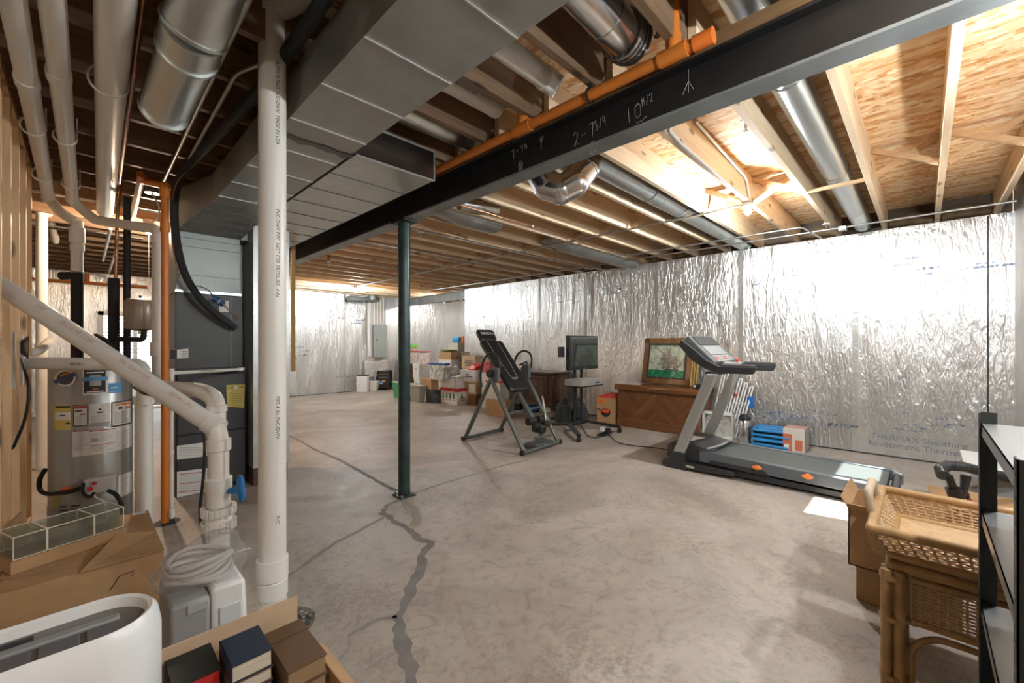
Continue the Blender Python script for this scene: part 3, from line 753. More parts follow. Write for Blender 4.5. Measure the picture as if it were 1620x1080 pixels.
tk = thing('expansion_tank', 'small brown-grey expansion tank beside the black wrapped pipes', 'tank', (et.x, et.y, et.z - .12), world=True)
MB().lathe([(.01, -.125), (.05, -.122), (.085, -.112), (.094, -.095), (.094, .085), (.085, .105), (.05, .118), (.01, .121)], et, 32).build('shell', mat('taupe_enamel', (.30, .24, .19), .35, .3), tk)
MB().cyl(et + V((0, 0, .12)), et + V((0, 0, .14)), .008, seg=10).build('air_valve', black, tk)
MB().cyl(et - V((0, 0, .15)), et - V((0, 0, .12)), .015, seg=12).build('nipple', chrome, tk)

# orange sprinkler riser
oa = P(261, 826, Z=0); ot = P(267, 294, t=2.93)
pipe('sprinkler_riser', 'orange pipe rising from the floor to the joists left of the furnace', [oa, V((oa.x, oa.y, 1.24 + (HOR - 290) / FPX * 2.93))], .0225, orange,
     collars=[(V((oa.x, oa.y, 2.05)), (0, 0, 1), .028, .07), (V((oa.x, oa.y, 2.30)), (0, 0, 1), .03, .10)], cm=orange)
pipe('sprinkler_branch', 'orange branch pipe crossing below the joists above the furnace', [V((oa.x, oa.y, 2.335)), P(228, 287, t=3.0), P(222, 275, t=2.9)], .022, orange, collars=[(P(226, 284, t=3.0), _R, .028, .05)], cm=orange)
pipe('sprinkler_branch', 'pale pipe coloured as orange-lit slanting back from the branch above the furnace', [P(223, 284, t=3.05), P(208, 350, t=4.2)], .022, mat('pvc_lit_orange', (.78, .55, .38), .35))  # orange lamp light is put into the white pvc colour
dt = P(241, 306, t=3.4)
ss = thing('ceiling_box', 'round metal electrical box hanging between the pipes near the orange riser', 'box', tuple(dt), world=True)
MB().lathe([(.05, 0), (.052, .02), (.045, .03), (.045, .10)], dt, 20).build('box_body', conduit_m, ss)
MB().tube([dt, P(252, 325, t=3.4), P(252, 345, t=3.4), P(238, 352, t=3.4)], .006, 8, fillet=.03).build('cable', white, ss)
pipe('condensate_pipe', 'thin white pipe standing beside the orange riser', [P(271, 583, t=2.98), P(271, 822, t=2.98)], .0135, pvc, collars=[(P(271, 590, t=2.98), (0, 0, 1), .018, .06), (P(271, 715, t=2.98), (0, 0, 1), .017, .03), (P(272, 812, t=2.93), (0, 0, 1), .018, .05)])
pipe('condensate_pipe', 'thin white pipe lying across the top edge of the furnace cabinet', [P(274, 590, t=3.0), V((.93, 4.19, 1.02)), V((.985, 4.24, 1.02))], .0125, pvc, collars=[(V((.95, 4.2, 1.02)), (1, 0, 0), .017, .04)])
MBs = MB().cyl((oa.x + .01, oa.y - .01, .0008), (oa.x + .01, oa.y - .01, .0016), .075, seg=24); MBs.build('floor_hole', ink, fl, smooth=False)

# copper and conduit runs along the ceiling
def arun(name, label, p1, p2, z, r, m, back=.8, extra=()):
    a, b = P(*p1, Z=z), P(*p2, Z=z); d = (b - a).normalized()
    return pipe(name, label, [a - d * back, b] + list(extra), r, m, fillet=.04, seg=10)
arun('copper_pipe', 'dark copper pipe running back between the thick white pipe and the large round duct', (226, 0), (188, 290), 2.46, .012, copper)
arun('electrical_conduit', 'grey conduit passing close beside the large round duct', (394, 0), (258, 289), 2.478, .010, conduit_m)
arun('electrical_conduit', 'grey conduit with a bend right of the large round duct', (361, 139), (274, 298), 2.478, .010, conduit_m, 0)
pipe('electrical_conduit', 'bent grey conduit piece coming out from behind the vertical white pipe', [P(361, 139, Z=2.478), P(373, 116, Z=2.478), P(404, 104, Z=2.478), P(440, 92, Z=2.478)], .010, conduit_m, fillet=.05, seg=10)
pipe('refrigerant_line', 'thick black insulated hose curving down from the trunk duct to the furnace coil',
     [P(545, -60, Z=2.468), P(502, 17, Z=2.468), P(440, 105, Z=2.468), P(400, 155, Z=2.468), P(330, 228, Z=2.468), P(290, 268, t=3.0), P(277, 300, t=3.15), P(275, 340, t=3.2), P(279, 385, t=3.22), P(290, 430, t=3.28), P(308, 462, t=3.34), P(333, 490, t=3.42), P(372, 519, t=3.60)],
     .027, rubber, fillet=.12, cat='hose', collars=[(P(287, 418, t=3.27), P(292, 432, t=3.29) - P(285, 408, t=3.25), .029, .035)], cm=galv)
pipe('low_voltage_cable', 'thin brown cable looping beside the black insulated hose', [P(512, -10, Z=2.493), P(470, 50, Z=2.493), P(440, 90, Z=2.493), P(405, 135, Z=2.493), P(360, 195, Z=2.493), P(310, 255, t=2.9), P(277, 290, t=3.05), P(270, 330, t=3.2), P(272, 390, t=3.2), P(284, 440, t=3.26)], .004, mat('brown_cable', (.32, .13, .05), .5), fillet=.1, cat='cable', seg=8)
sw = P(347, 477, t=3.44)
s_ = thing('float_switch', 'small blue control device clipped above the end of the black hose', 'switch', tuple(sw), world=True)
dd = (P(356, 483, t=3.46) - P(338, 471, t=3.42)).normalized()
MB().cyl(sw - dd * .045, sw - dd * .008, .028, .03).cyl(sw + dd * .006, sw + dd * .04, .03, .022).build('cap', mat('navy', (.02, .07, .22), .35), s_)
MB().cyl(sw - dd * .008, sw + dd * .006, .026).build('band', conduit_m, s_)
MB().tube([sw + dd * .04, P(372, 503, t=3.55)], .005, 8).sphere(P(372, 503, t=3.55), .014).build('stem', copper, s_)
MB().tube([sw - dd * .04, P(330, 458, t=3.36), P(315, 452, t=3.32), P(302, 452, t=3.32)], .004, 8, fillet=.04).build('lead', black, s_)

# ------------------------------------------------------------------ furnace and coil
fm = mat('furnace_grey', (.062, .062, .062), .42, .35, var=.06, vscale=2)
fm2 = mat('furnace_edge', (.20, .21, .20), .4, .5)
fu = thing('furnace', 'dark grey furnace cabinet with white and yellow labels', 'furnace', (.76, 4.6, 0), world=True)
MB().box((.52, 4.30, .03), (1.015, 4.98, 1.0)).build('cabinet', fm, fu, smooth=False, bevel=.004)
MB().box((.53, 4.275, .50), (1.005, 4.30, .985)).build('upper_door', fm, fu, smooth=False, bevel=.006)
MB().box((.53, 4.275, .045), (1.005, 4.30, .49)).build('lower_door', fm, fu, smooth=False, bevel=.006)
for x in (.60, .93): MB().cyl((x, 4.35, 0), (x, 4.35, .03), .02, seg=10).build('foot', black, fu)
yl = 4.2735
def quad(b, p4, y, k=0):
    q = [P(px, py, Y=y) for px, py in p4]; b.add(q, [(0, 1, 2, 3)], k=k); return b
def lines_on(b, x0, x1, y0, y1, n, Y, k=1, fx=.85):
    for i in range(n):
        yy = y0 + (y1 - y0) * (i + .5) / n
        quad(b, [(x0, yy), (x0 + (x1 - x0) * random.uniform(.7, 1) * fx + (x1 - x0) * (1 - fx), yy), (x0 + (x1 - x0) * .95, yy + .6), (x0, yy + .6)], Y, k)
redl = mat('label_red', (.55, .08, .07), .6); greyl = mat('label_grey', (.42, .42, .41), .7)
b = MB(); quad(b, [(358, 609), (388, 607.5), (386, 645), (360, 643)], yl); lines_on(b, 362, 384, 620, 642, 6, yl - .0006); b.build('energy_label', [yellow, mat('label_brown', (.25, .19, .05), .7)], fu, smooth=False)
text('label_print', 'ENERGYGUIDE', .018, P(373, 613, Y=yl - .001), (1, 0, 0), (0, 0, 1), ink, fu)
b = MB(); quad(b, [(280, 705), (328, 699), (328, 721), (280, 727)], yl); lines_on(b, 283, 324, 706, 721, 6, yl - .0006); b.build('warning_label', [paper, greyl], fu, smooth=False)
b = MB(); quad(b, [(280, 746), (328, 740), (328, 777), (280, 787)], yl); lines_on(b, 283, 325, 747, 780, 11, yl - .0006)
for yy in (750, 765, 778): quad(b, [(282, yy), (326, yy - 5), (326, yy - 4), (282, yy + 1)], yl - .0008, 2)
b.build('instruction_label', [paper, greyl, redl], fu, smooth=False)
MB().cyl((.93, 4.27, .86), (.93, 4.276, .86), .017, seg=18).build('sight_glass', white, fu)
co = thing('evaporator_coil', 'dark grey coil cabinet stacked on the furnace', 'furnace', (.76, 4.6, 1.0), world=True)
MB().box((.52, 4.285, 1.035), (.985, 4.95, 1.654)).build('cabinet', fm, co, smooth=False, bevel=.004)
MB().box((.515, 4.28, 1.001), (.99, 4.955, 1.035)).build('base_rail', fm, co, smooth=False, bevel=.003)
MB().box((.895, 4.2835, 1.04), (.900, 4.286, 1.65)).build('panel_seam', fm2, co, smooth=False)
b = MB(); quad(b, [(347, 476), (362, 476), (362, 494), (347, 493)], 4.284); lines_on(b, 348, 361, 479, 492, 4, 4.2834); b.build('data_label', [paper, greyl], co, smooth=False)
b = MB(); quad(b, [(280, 553), (298, 551), (298, 566), (280, 567)], 4.284); quad(b, [(269, 553), (280, 553), (280, 568), (269, 568)], 4.284, 1); quad(b, [(269, 552), (280, 552), (280, 553.5), (269, 553.5)], 4.2834, 2); lines_on(b, 287, 297, 554, 565, 4, 4.2834)
b.build('caution_label', [paper, ink, redl], co, smooth=False)

# ------------------------------------------------------------------ water heater
hc = P(146, 700, t=2.86); hr = .205; hc = V((hc.x, hc.y, 0))
wh = thing('water_heater', 'grey water heater tank covered in labels and stickers', 'water heater', (hc.x, hc.y, 0), world=True)
hm = mat('tank_enamel', (.40, .40, .385), .33, .45)
MB().lathe([(.19, 0), (.19, .02), (hr, .025), (hr, 1.09), (.19, 1.115), (.10, 1.13), (.02, 1.135)], hc, 48).build('tank', hm, wh)
MB().lathe([(hr + .0025, .018), (hr + .0025, .20)], hc, 48).build('skirt', mat('tank_skirt', (.30, .31, .30), .4, .5), wh)
def hit(px, py):
    d = _F + _R * ((px - 810) / FPX) + V((0, 0, (HOR - py) / FPX)); o = V((0, 0, H))
    A = d.x ** 2 + d.y ** 2; B = 2 * (-hc.x * d.x - hc.y * d.y); Cc = hc.x ** 2 + hc.y ** 2 - hr ** 2
    D = B * B - 4 * A * Cc
    if D < 0: D = 0
    t = (-B - math.sqrt(D)) / (2 * A); p = o + d * t
    return math.atan2(p.y - hc.y, p.x - hc.x), p.z
def patch(b, x0, y0, x1, y1, e=.0015, k=0):
    a0, _ = hit(x0, y0); a1_, _ = hit(x1, y1); xm_ = (x0 + x1) / 2; z0 = hit(xm_, y0)[1]; z1 = hit(xm_, y1)[1]
    if a1_ < a0 - PI: a1_ += 2 * PI
    if a0 < a1_ - PI: a0 += 2 * PI
    n = 8; vs = []
    for i in range(n + 1):
        a = a0 + (a1_ - a0) * i / n
        for z in (z0, z1): vs.append((hc.x + (hr + e) * math.cos(a), hc.y + (hr + e) * math.sin(a), z))
    b.add(vs, [(2*i, 2*i+2, 2*i+3, 2*i+1) for i in range(n)], k=k)
def tl(b, x0, x1, y0, y1, n, k=1):
    for i in range(n):
        yy = y0 + (y1 - y0) * (i + .5) / n; patch(b, x0, yy, x0 + (x1 - x0) * random.uniform(.6, 1), yy + .55, .0022, k)
def lab(name, x0, y0, x1, y1, base, n=0, mats=None, extra=None):
    b = MB(); patch(b, x0, y0, x1, y1)
    if n: tl(b, x0 + 2, x1 - 2, y0 + 3, y1 - 1, n)
    if extra: extra(b)
    return b.build(name, mats or [base, greyl, redl, ink], wh, smooth=False)
lab('energy_label', 86, 641, 113, 680, yellow, 0, [yellow, ink, paper, redl], lambda b: (patch(b, 88, 652, 112, 664, .002, 2), patch(b, 95, 656, 104, 658, .0026, 1), patch(b, 105, 668, 111, 671, .0026, 1), patch(b, 88, 642, 112, 645, .0022, 1)))
lab('warning_label', 116, 640, 139, 674, ink, 0, [ink, greyl, redl, paper], lambda b: (patch(b, 117.5, 641.5, 137.5, 672.5, .002, 3), patch(b, 118, 642, 137, 646, .0024, 2), tl(b, 119, 136, 657, 671, 6), patch(b, 119, 649, 130, 651, .0026, 0), patch(b, 127, 654, 135, 656, .0026, 2)))
lab('data_label', 141, 638, 174, 676, paper, 0, [paper, greyl, redl, ink], lambda b: (tl(b, 144, 171, 656, 668, 6), patch(b, 154, 651, 163, 653, .0026, 3), patch(b, 156, 646, 160, 648.5, .0026, 3), patch(b, 142, 668, 173, 675, .002, 1)))
lab('warning_label', 176, 634, 208, 673, ink, 0, [ink, greyl, mat('label_orange', (.75, .28, .06), .6), paper], lambda b: (patch(b, 177.5, 636, 206.5, 671, .002, 3), patch(b, 182, 637, 206, 640.5, .0024, 2), patch(b, 187, 643, 193, 647, .0026, 0), patch(b, 198, 642, 205, 646, .0026, 2), tl(b, 180, 205, 650, 669, 10)))
lab('instruction_label', 115, 679, 208, 717, paper, 0, [paper, greyl, redl, ink], lambda b: (tl(b, 118, 139, 684, 713, 11), tl(b, 143, 180, 684, 699, 6), tl(b, 143, 180, 704, 713, 4), tl(b, 184, 205, 680, 713, 14), patch(b, 117, 681, 139, 682, .0026, 2), patch(b, 141, 679.5, 182, 680.8, .0026, 2), patch(b, 141, 702, 182, 703, .0026, 2), patch(b, 145, 693, 155, 699, .0026, 1), patch(b, 118, 680, 120.5, 683, .003, 2)))
lab('safety_label', 187, 749, 208, 783, paper, 12)
lab('brand_label', 131, 582, 171, 624, paper, 0, [paper, greyl, redl, ink, mat('label_blue', (.12, .35, .60), .5)], lambda b: (patch(b, 133, 584, 167, 621, .002, 3), patch(b, 131, 596, 170, 602, .003, 4), patch(b, 142, 593, 160, 610, .0026, 1), patch(b, 146, 614, 155, 617, .003, 2), patch(b, 137, 588, 164, 590, .0026, 0), patch(b, 137, 618.5, 164, 620, .0026, 0)))
lab('energy_star_label', 172, 605.5, 191, 621, mat('label_sky', (.10, .40, .78), .5), 0, [mat('label_sky', (.10, .40, .78), .5), paper], lambda b: (patch(b, 175, 612, 186, 614, .003, 1), patch(b, 173, 618.5, 190, 619.2, .003, 1)))
# round badge
a0, z0 = hit(104, 598); o_ = V((hc.x + (hr + .002) * math.cos(a0), hc.y + (hr + .002) * math.sin(a0), z0)); nx = V((-math.sin(a0), math.cos(a0), 0)); nn = V((math.cos(a0), math.sin(a0), 0))
b = MB()
def disc(b, o, ux, uz, r1, r2, k, off):
    n = 28; b.add([o + nn * off + ux * (math.cos(2*PI*i/n) * r1) + uz * (math.sin(2*PI*i/n) * r2) for i in range(n)], [tuple(range(n))], k=k)
UZ = V((0, 0, 1)); dx_ = nx
disc(b, o_, dx_, UZ, .058, .05, 0, .002); disc(b, o_, dx_, UZ, .046, .042, 1, .003)
dg_ = (dx_ + UZ * .45).normalized(); pg = nn.cross(dg_)
b.add([o_ + nn * .004 + dg_ * s1 * .062 + pg * s2 * .013 for s1, s2 in ((-1, -1), (1, -1), (1, 1), (-1, 1))], [(0, 1, 2, 3)], k=2)
b.add([o_ + nn * .0038 + dg_ * s1 * .03 + pg * (s2 * .006) + UZ * .026 for s1, s2 in ((-1, -1), (1, -1), (1, 1), (-1, 1))], [(0, 1, 2, 3)], k=3)
b.build('round_badge', [paper, mat('badge_dark', (.08, .07, .08), .5), mat('badge_navy', (.06, .09, .2), .5), mat('badge_orange', (.6, .2, .06), .5)], wh, smooth=False)
# gas valve, gas pipe, vents
a0, z0 = hit(156, 764); gp = V((hc.x + (hr + .035) * math.cos(a0), hc.y + (hr + .035) * math.sin(a0), z0)); RM = Matrix.Translation(gp) @ Matrix.Rotation(a0, 4, 'Z')
MB().cb((0, 0, 0), (.06, .15, .10), RM).build('gas_valve', mat('valve_grey', (.55, .54, .52), .5), wh, smooth=False, bevel=.008)
MB().cyl((.03, -.03, .02), (.04, -.03, .02), .011, M=RM).cyl((.03, -.05, -.01), (.042, -.05, -.01), .014, M=RM).build('red_knob', red, wh)
b = MB(); b.tube([P(72, 742, t=2.75), P(62, 757, t=2.7), P(62, 776, t=2.7), P(75, 782, t=2.68), P(110, 778, t=2.63), P(140, 768, t=2.66)], .013, 12, fillet=.04); b.build('gas_pipe', steel_black, wh)
MB().tube([P(172, 776, t=2.66), P(184, 782, t=2.62), P(192, 795, t=2.62), P(194, 812, t=2.64)], .012, 12, fillet=.05).build('drain_hose', black, wh)
MB().tube([P(148, 777, t=2.64), P(150, 787, t=2.62), P(165, 792, t=2.62), P(166, 812, t=2.66)], .005, 8, fillet=.03).build('igniter_wire', white, wh)
MB().tube([P(132, 765, t=2.64), P(130, 780, t=2.6), P(142, 787, t=2.6), P(150, 778, t=2.62)], .009, 8, fillet=.03).build('flex_line', black, wh)
b = MB()
for yy in (800, 806, 812, 818, 824, 830):
    patch(b, 95, yy, 106, yy + 2.2, .003); patch(b, 112, yy - 1.5, 127, yy + .7, .003)
b.build('vent_slots', ink, wh, smooth=False)
lab('data_plate', 98, 779, 124, 795, greyl, 0, [mat('plate_grey', (.45, .45, .42), .5), greyl]); lab('tank_tag', 84, 785, 93, 824, mat('olive_tag', (.42, .40, .12), .6))
MB().cb(P(105, 772, t=2.62), (.04, .02, .016)).build('gas_cock', mat('valve_red', (.75, .12, .05), .4), wh, bevel=.003)

# ------------------------------------------------------------------ big white pipes in front
bp_ = P(431, 1002, Z=0); PX, PY = bp_.x, bp_.y
o = pipe('standpipe', 'tall thick white PVC pipe with printed lettering running from floor to ceiling', [(PX, PY, -.0), (PX, PY, 2.72)], .053, pvc, seg=36,
         collars=[((PX, PY, .285), (0, 0, 1), .061, .085), ((PX, PY, .20), (0, 0, 1), .059, .07), ((PX, PY, .13), (0, 0, 1), .056, .02), ((PX, PY, 2.68), (0, 0, 1), .062, .10)])
MB().tube([(PX, PY, 2.66), (PX + .055, PY - .10, 2.675), (PX + .09, PY - .25, 2.68)], .045, 20, fillet=.05).build('side_branch', pvc_collar, o)
nrm = (V((0, 0, 0)) - V((PX, PY, 0))).normalized(); nrm = Matrix.Rotation(.35, 3, 'Z') @ nrm; side = V((nrm.y, -nrm.x, 0))
for z, s in ((1.62, 'PVC DWV PIPE  NOT FOR PRESSURE  4 IN'), (.93, 'PIPE 4 IN  PVC-DWV'), (2.25, 'ASTM D 2665  NSF-DWV  MADE IN USA'), (.50, 'PVC')):
    text('pipe_lettering', s, .020, V((PX, PY, z)) + nrm * .0538, (0, 0, -1), -side, ink, o, ext=.0002)
hb = MB(); hb.cyl((PX + .05, PY + .03, .0008), (PX + .05, PY + .03, .0016), .13, seg=30); hb.build('sump_hole', mat('dark_hole_fill', (.16, .14, .12), .8, bump=.5, bscale=30), fl, smooth=False)  # flat dark disc stands in for the open hole
for i in range(16):
    a = random.uniform(-.9, 1.4); r = random.uniform(.075, .12)
    st = MB().sphere((PX + .05 + r * math.cos(a), PY + .02 + r * math.sin(a) * .8, .008), random.uniform(.008, .014), 8, 6, sc=(1, .8, .7)).build('pebble', mat('pebble_%d' % (i % 3), ((.16, .14, .12), (.3, .27, .24), (.09, .08, .08))[i % 3], .8))
    tag(st, 'small pebble in the hole round the tall white pipe', 'pebble', 'pebbles round the standpipe')
# discharge line coming down diagonally, with check valve and ball valve
e0, e1 = P(-60, 412, t=1.98), P(336, 672, t=1.90)
vx = P(346, 700, t=1.90)
vp = lambda y: V((vx.x, vx.y, H + (HOR - y) / FPX * 1.90))
o = pipe('discharge_pipe', 'white PVC pipe slanting down from the upper left to the blue handled valve', [e0, P(342, 676, t=1.90), vp(700), vp(760)], .040, pvc, fillet=.06, seg=28,
         collars=[(P(338, 673, t=1.9), e1 - e0, .046, .06), (vp(703), (0, 0, 1), .048, .05)])
dv = (e1 - e0).normalized(); nv = V((0, 0, H)) - P(180, 568, t=1.94); nv = (nv - dv * nv.dot(dv)).normalized(); yv = nv.cross(dv)
nv2 = (Matrix.Rotation(-.35, 3, dv) @ nv).normalized(); yv2 = nv2.cross(dv)
for px, py, s in ((120, 541, 'CELLULAR CORE'), (215, 603, 'PVC DWV PIPE'), (290, 650, 'ASTM F 891'), (60, 500, '3 IN')):
    text('pipe_lettering', s, .026, P(px, py, t=1.94) .lerp(P(px, py, t=1.94), 1) - (P(px, py, t=1.94) - e0 - dv * (P(px, py, t=1.94) - e0).dot(dv)) + nv2 * .0412, dv, yv2, mat('pink_print', (.62, .38, .30), .6), o, ext=.0002)
va = thing('ball_valve', 'white PVC valve and unions with a blue handle on the sump line', 'valve', (vx.x, vx.y, 0), world=True)
MB().lathe([(.042, vp(880).z), (.042, vp(838).z), (.05, vp(838).z), (.05, vp(800).z), (.045, vp(800).z), (.047, vp(775).z), (.052, vp(770).z), (.052, vp(756).z), (.046, vp(754).z)], (vx.x, vx.y, 0), 36).build('valve_body', pvc_collar, va)
for ya, yb in ((800, 812), (822, 836)):
    b = MB(); n = 20; z0, z1 = vp(yb).z, vp(ya).z
    b.cyl((vx.x, vx.y, z0), (vx.x, vx.y, z1), .062, seg=36)
    for i in range(n):
        a = 2 * PI * i / n; M_ = Matrix.Translation((vx.x, vx.y, 0)) @ Matrix.Rotation(a, 4, 'Z'); b.cb((.064, 0, (z0 + z1) / 2), (.010, .010, z1 - z0), M_)
    b.build('union_nut', pvc_collar, va)
b = MB(); hz = vp(776); b.tube([hz + _R * .045, hz + _R * .085], .014, 14); b.tube([P(380, 752, t=1.88), P(380, 760, t=1.88), P(381, 776, t=1.88), P(383, 786, t=1.88), P(381, 792, t=1.88)], [.008, .016, .017, .015, .010], 14, M=None)
b.build('blue_handle', mat('handle_blue', (.03, .22, .62), .35), va)
MB().cyl((vx.x, vx.y, 0.0), (vx.x, vx.y, vp(878).z), .036).build('lower_pipe', pvc, va)
pipe('relief_pipe', 'white PVC elbow and stub behind the slanting pipe, left of the valve', [P(258, 613, t=2.12), P(322, 618, t=2.0), P(343, 632, t=1.96), P(343, 668, t=1.95)], .036, pvc, fillet=.09, collars=[(P(343, 646, t=1.95), (0, 0, 1), .041, .03)])
pipe('horizontal_pipe', 'white PVC pipe running level across the front of the water heater', [P(-60, 572, t=2.45), P(222, 577, t=2.55), P(228, 590, t=2.55), P(228, 640, t=2.55)], .036, pvc, fillet=.07, collars=[(P(28, 573, t=2.47), _R, .042, .10), (P(205, 577, t=2.54), _R, .040, .04)])
pipe('standing_pipe', 'thick white vertical PVC pipe right of the water heater', [P(228, 628, t=2.6), P(228, 854, t=2.6)], .045, pvc, collars=[(P(228, 632, t=2.6), (0, 0, 1), .053, .05)])
text('pipe_lettering', 'WORKS', .022, P(131, 575, t=2.51) - _F * .037, _R, (0, 0, 1), ink, bpy.data.objects['horizontal_pipe'], ext=.0002)
# black cables
pipe('power_cable', 'black cable hanging in a loop over the level white pipe at the left edge', [P(-20, 560, t=2.3), P(2, 600, t=2.3), P(8, 680, t=2.3), P(9, 712, t=2.3), P(20, 710, t=2.3), P(42, 660, t=2.3), P(47, 610, t=2.3), P(36, 575, t=2.36), P(33, 562, t=2.5)], .007, black, fillet=.1, cat='cable', seg=8)
pipe('power_cable', 'black cable dropping behind the white valve pipe to the floor', [P(212, 612, t=2.05), P(230, 624, t=1.88), P(296, 634, t=2.0), P(316, 640, t=2.0), P(325, 690, t=1.98), P(322, 760, t=1.98), P(315, 810, t=1.98), P(322, 850, t=1.98), P(330, 905, t=2.1)], .007, black, fillet=.08, cat='cable', seg=8)
# far beige vertical pipe
pipe('vent_stack', 'orange-lit white vertical pipe behind the bare studs', [P(66, 742, t=4.15), P(66, 316, t=4.15)], .042, pvc, collars=[(P(66, 332, t=4.15), (0, 0, 1), .048, .12), (P(66, 548, t=4.15), (0, 0, 1), .048, .05)])
pipe('vent_branch', 'short white pipe slanting off the vertical pipe behind the studs', [P(74, 333, t=4.15), P(80, 345, t=4.5), P(88, 382, t=4.9)], .03, pvc, collars=[(P(87, 376, t=4.85), P(88, 382, t=4.9) - P(80, 345, t=4.5), .036, .06)])
pipe('sweep_pipe', 'pale pipe curving across behind the studs above the level white pipe', [P(-60, 576, t=2.9), P(20, 566, t=2.9), P(60, 556, t=3.0), P(78, 540, t=3.3)], .03, pvc, fillet=.1)
a = P(50, 441, Y=10.5); b_ = P(268, 447, Y=10.5)
pipe('sprinkler_branch', 'orange pipe running level along the top of the far foil wall', [(-1.6, 10.5, a.z), (.85, 10.5, a.z)], .028, orange, collars=[(P(138, 440, Y=10.5), (0, 0, 1), .03, .16)], cm=orange)
for (q1, q2, L_) in (((175, 362), (163, 412), 'grey conduit end slanting down left of the copper drop'), ((184, 395), (172, 432), 'grey conduit end slanting beside the black wrapped pipe')):
    pipe('electrical_conduit', L_, [P(*q1, Z=2.44), P(*q2, Z=2.44)], .016, conduit_m, seg=10)
for q, L_ in ((5.2, 'thin conduit crossing below the joists over the tank'), (6.6, 'thin conduit crossing below the far joists behind the studs')):
    pipe('electrical_conduit', L_, [(-2.2, q, 2.485), (.5, q, 2.485)], .010, conduit_m, seg=8)

# ------------------------------------------------------------------ stud partition
ords = ['first', 'second', 'third', 'fourth', 'fifth', 'sixth', 'seventh', 'eighth', 'ninth', 'tenth', 'eleventh', 'twelfth', 'thirteenth', 'fourteenth', 'fifteenth', 'sixteenth', 'seventeenth', 'eighteenth', 'nineteenth', 'twentieth']
tag(MB().box((-.34, 2.86, 0), (-.25, 4.50, .038)).build('bottom_plate', pine_y, smooth=False), 'pine floor plate under the bare studs', 'plate')
tag(MB().box((-.34, 2.86, 2.461), (-.25, 4.50, 2.499)).build('top_plate', pine_y, smooth=False), 'pine top plate over the bare studs', 'plate')
for i, y in enumerate((4.46, 4.06, 3.66, 3.26, 2.9)):
    tag(MB().box((-.34, y - .019, .039), (-.25, y + .019, 2.46)).build('wall_stud', pine_z, smooth=False, bevel=.002), 'bare pine wall stud at the left edge, %s from the water heater' % ords[i], 'stud', 'bare studs at the left')
for z, i in ((1.18, 0), (1.17, 1)):
    tag(MB().box((-.249, 3.30 + .40 * i, z - .17), (-.24, 3.345 + .4 * i, z + .12)).build('nail_plate', galv, smooth=False), 'silver nail plate strip on a bare stud, %s one' % ('left' if i == 0 else 'right'), 'nail plate')
cl = MB()
for i in range(5):
    r = .03 + .006 * i; c = V((-.244 + .006 * i, 3.66, 1.22)); cl.tube([c + V((0, math.cos(a) * r, math.sin(a) * r * 1.2)) for a in [2 * PI * k / 16 for k in range(16)]], .0022, 6, closed=True)
tag(cl.build('coiled_cable', black), 'small coil of black cable hanging by the studs', 'cable')
# board behind the tall pipe
tag(MB().box((1.52, 4.705, .95), (1.56, 4.73, 2.26)).build('wood_strip', mat('honey_wood', (.55, .33, .10), .5), smooth=False), 'narrow honey coloured board just right of the tall white pipe', 'board')

# ================================================================== overhead pipes, conduits, sprinklers (right of the trunk)
zo = 2.444
ym = .585
om = thing('sprinkler_main', 'long orange sprinkler pipe along the top of the black beam', 'pipe', (1.722, 3.0, zo), world=True)
MB().cyl((1.722, .66, zo), (1.722, 7.2, zo), .026, seg=24).build('pipe_run', orange, om)
MB().cyl((1.722, ym, zo), (1.722, .66, zo), .031, seg=24).build('end_cap', mat('cpvc_cap', (.85, .20, .03), .35), om)
for y in (.745, 1.60, 4.4):
    MB().cyl((1.722, y - .06, zo), (1.722, y + .06, zo), .033, seg=22).cyl((1.722, y, zo), (1.722, y, zo + .08), .031, seg=22).build('tee', orange, om)
    MB().cyl((1.722, y, zo + .08), (1.722, y, ZO - .01), .024, seg=18).build('riser', orange, om)
for y in (1.157, 2.45):
    b = MB().tube([(1.722 + .032 * math.cos(a), y, zo + .032 * math.sin(a)) for a in [2 * PI * i / 20 for i in range(20)]], .005, 8, closed=True); b.cyl((1.722, y, zo + .03), (1.722, y, zo + .07), .011, seg=8); b.cyl((1.722, y, zo + .05), (1.722, y, ZO), .004, seg=6)
    b.build('pipe_hanger', steel_black, om)

def fit(name, label, pts, r, collars, m=pvc, grp='white pipes in the joist bays'):
    return pipe(name, label, pts, r, m, collars=collars, grp=grp, seg=28)
fit('drain_pipe', 'thick white pipe in the joist bay with collars at both ends, above the chalk numbers', [(.9, 1.375, 2.60), (1.70, 1.375, 2.59)], .055, [((1.12, 1.375, 2.60), (1, 0, 0), .063, .10), ((1.20, 1.375, 2.60), (1, 0, 0), .060, .03), ((1.66, 1.375, 2.59), (1, 0, 0), .061, .06)])
MB().cyl((1.695, 1.375, 2.59), (1.703, 1.375, 2.59), .08, seg=4).build('white_flange', white, bpy.data.objects['drain_pipe.003'])
fit('drain_pipe', 'slimmer white pipe with elbows in the joist bay above the chalk numbers', [(1.02, 1.33, 2.66), (1.12, 1.22, 2.66), (1.20, 1.205, 2.66), (1.8, 1.205, 2.66)], .030, [((1.16, 1.21, 2.66), (1, -.1, 0), .035, .05), ((1.26, 1.205, 2.66), (1, 0, 0), .035, .04)])
d = fit('drain_pipe', 'thick white pipe with faint print in the joist bay left of the chalk Y mark', [(.9, 1.76, 2.60), (1.68, 1.76, 2.60)], .055, [((1.66, 1.76, 2.60), (1, 0, 0), .058, .03)])
text('pipe_lettering', 'PVC DWV 4 IN ASTM D 2665', .02, (1.35, 1.76 - .049, 2.60 - .026), (1, 0, 0), (0, -.45, .9), ink, d, ext=.0002)

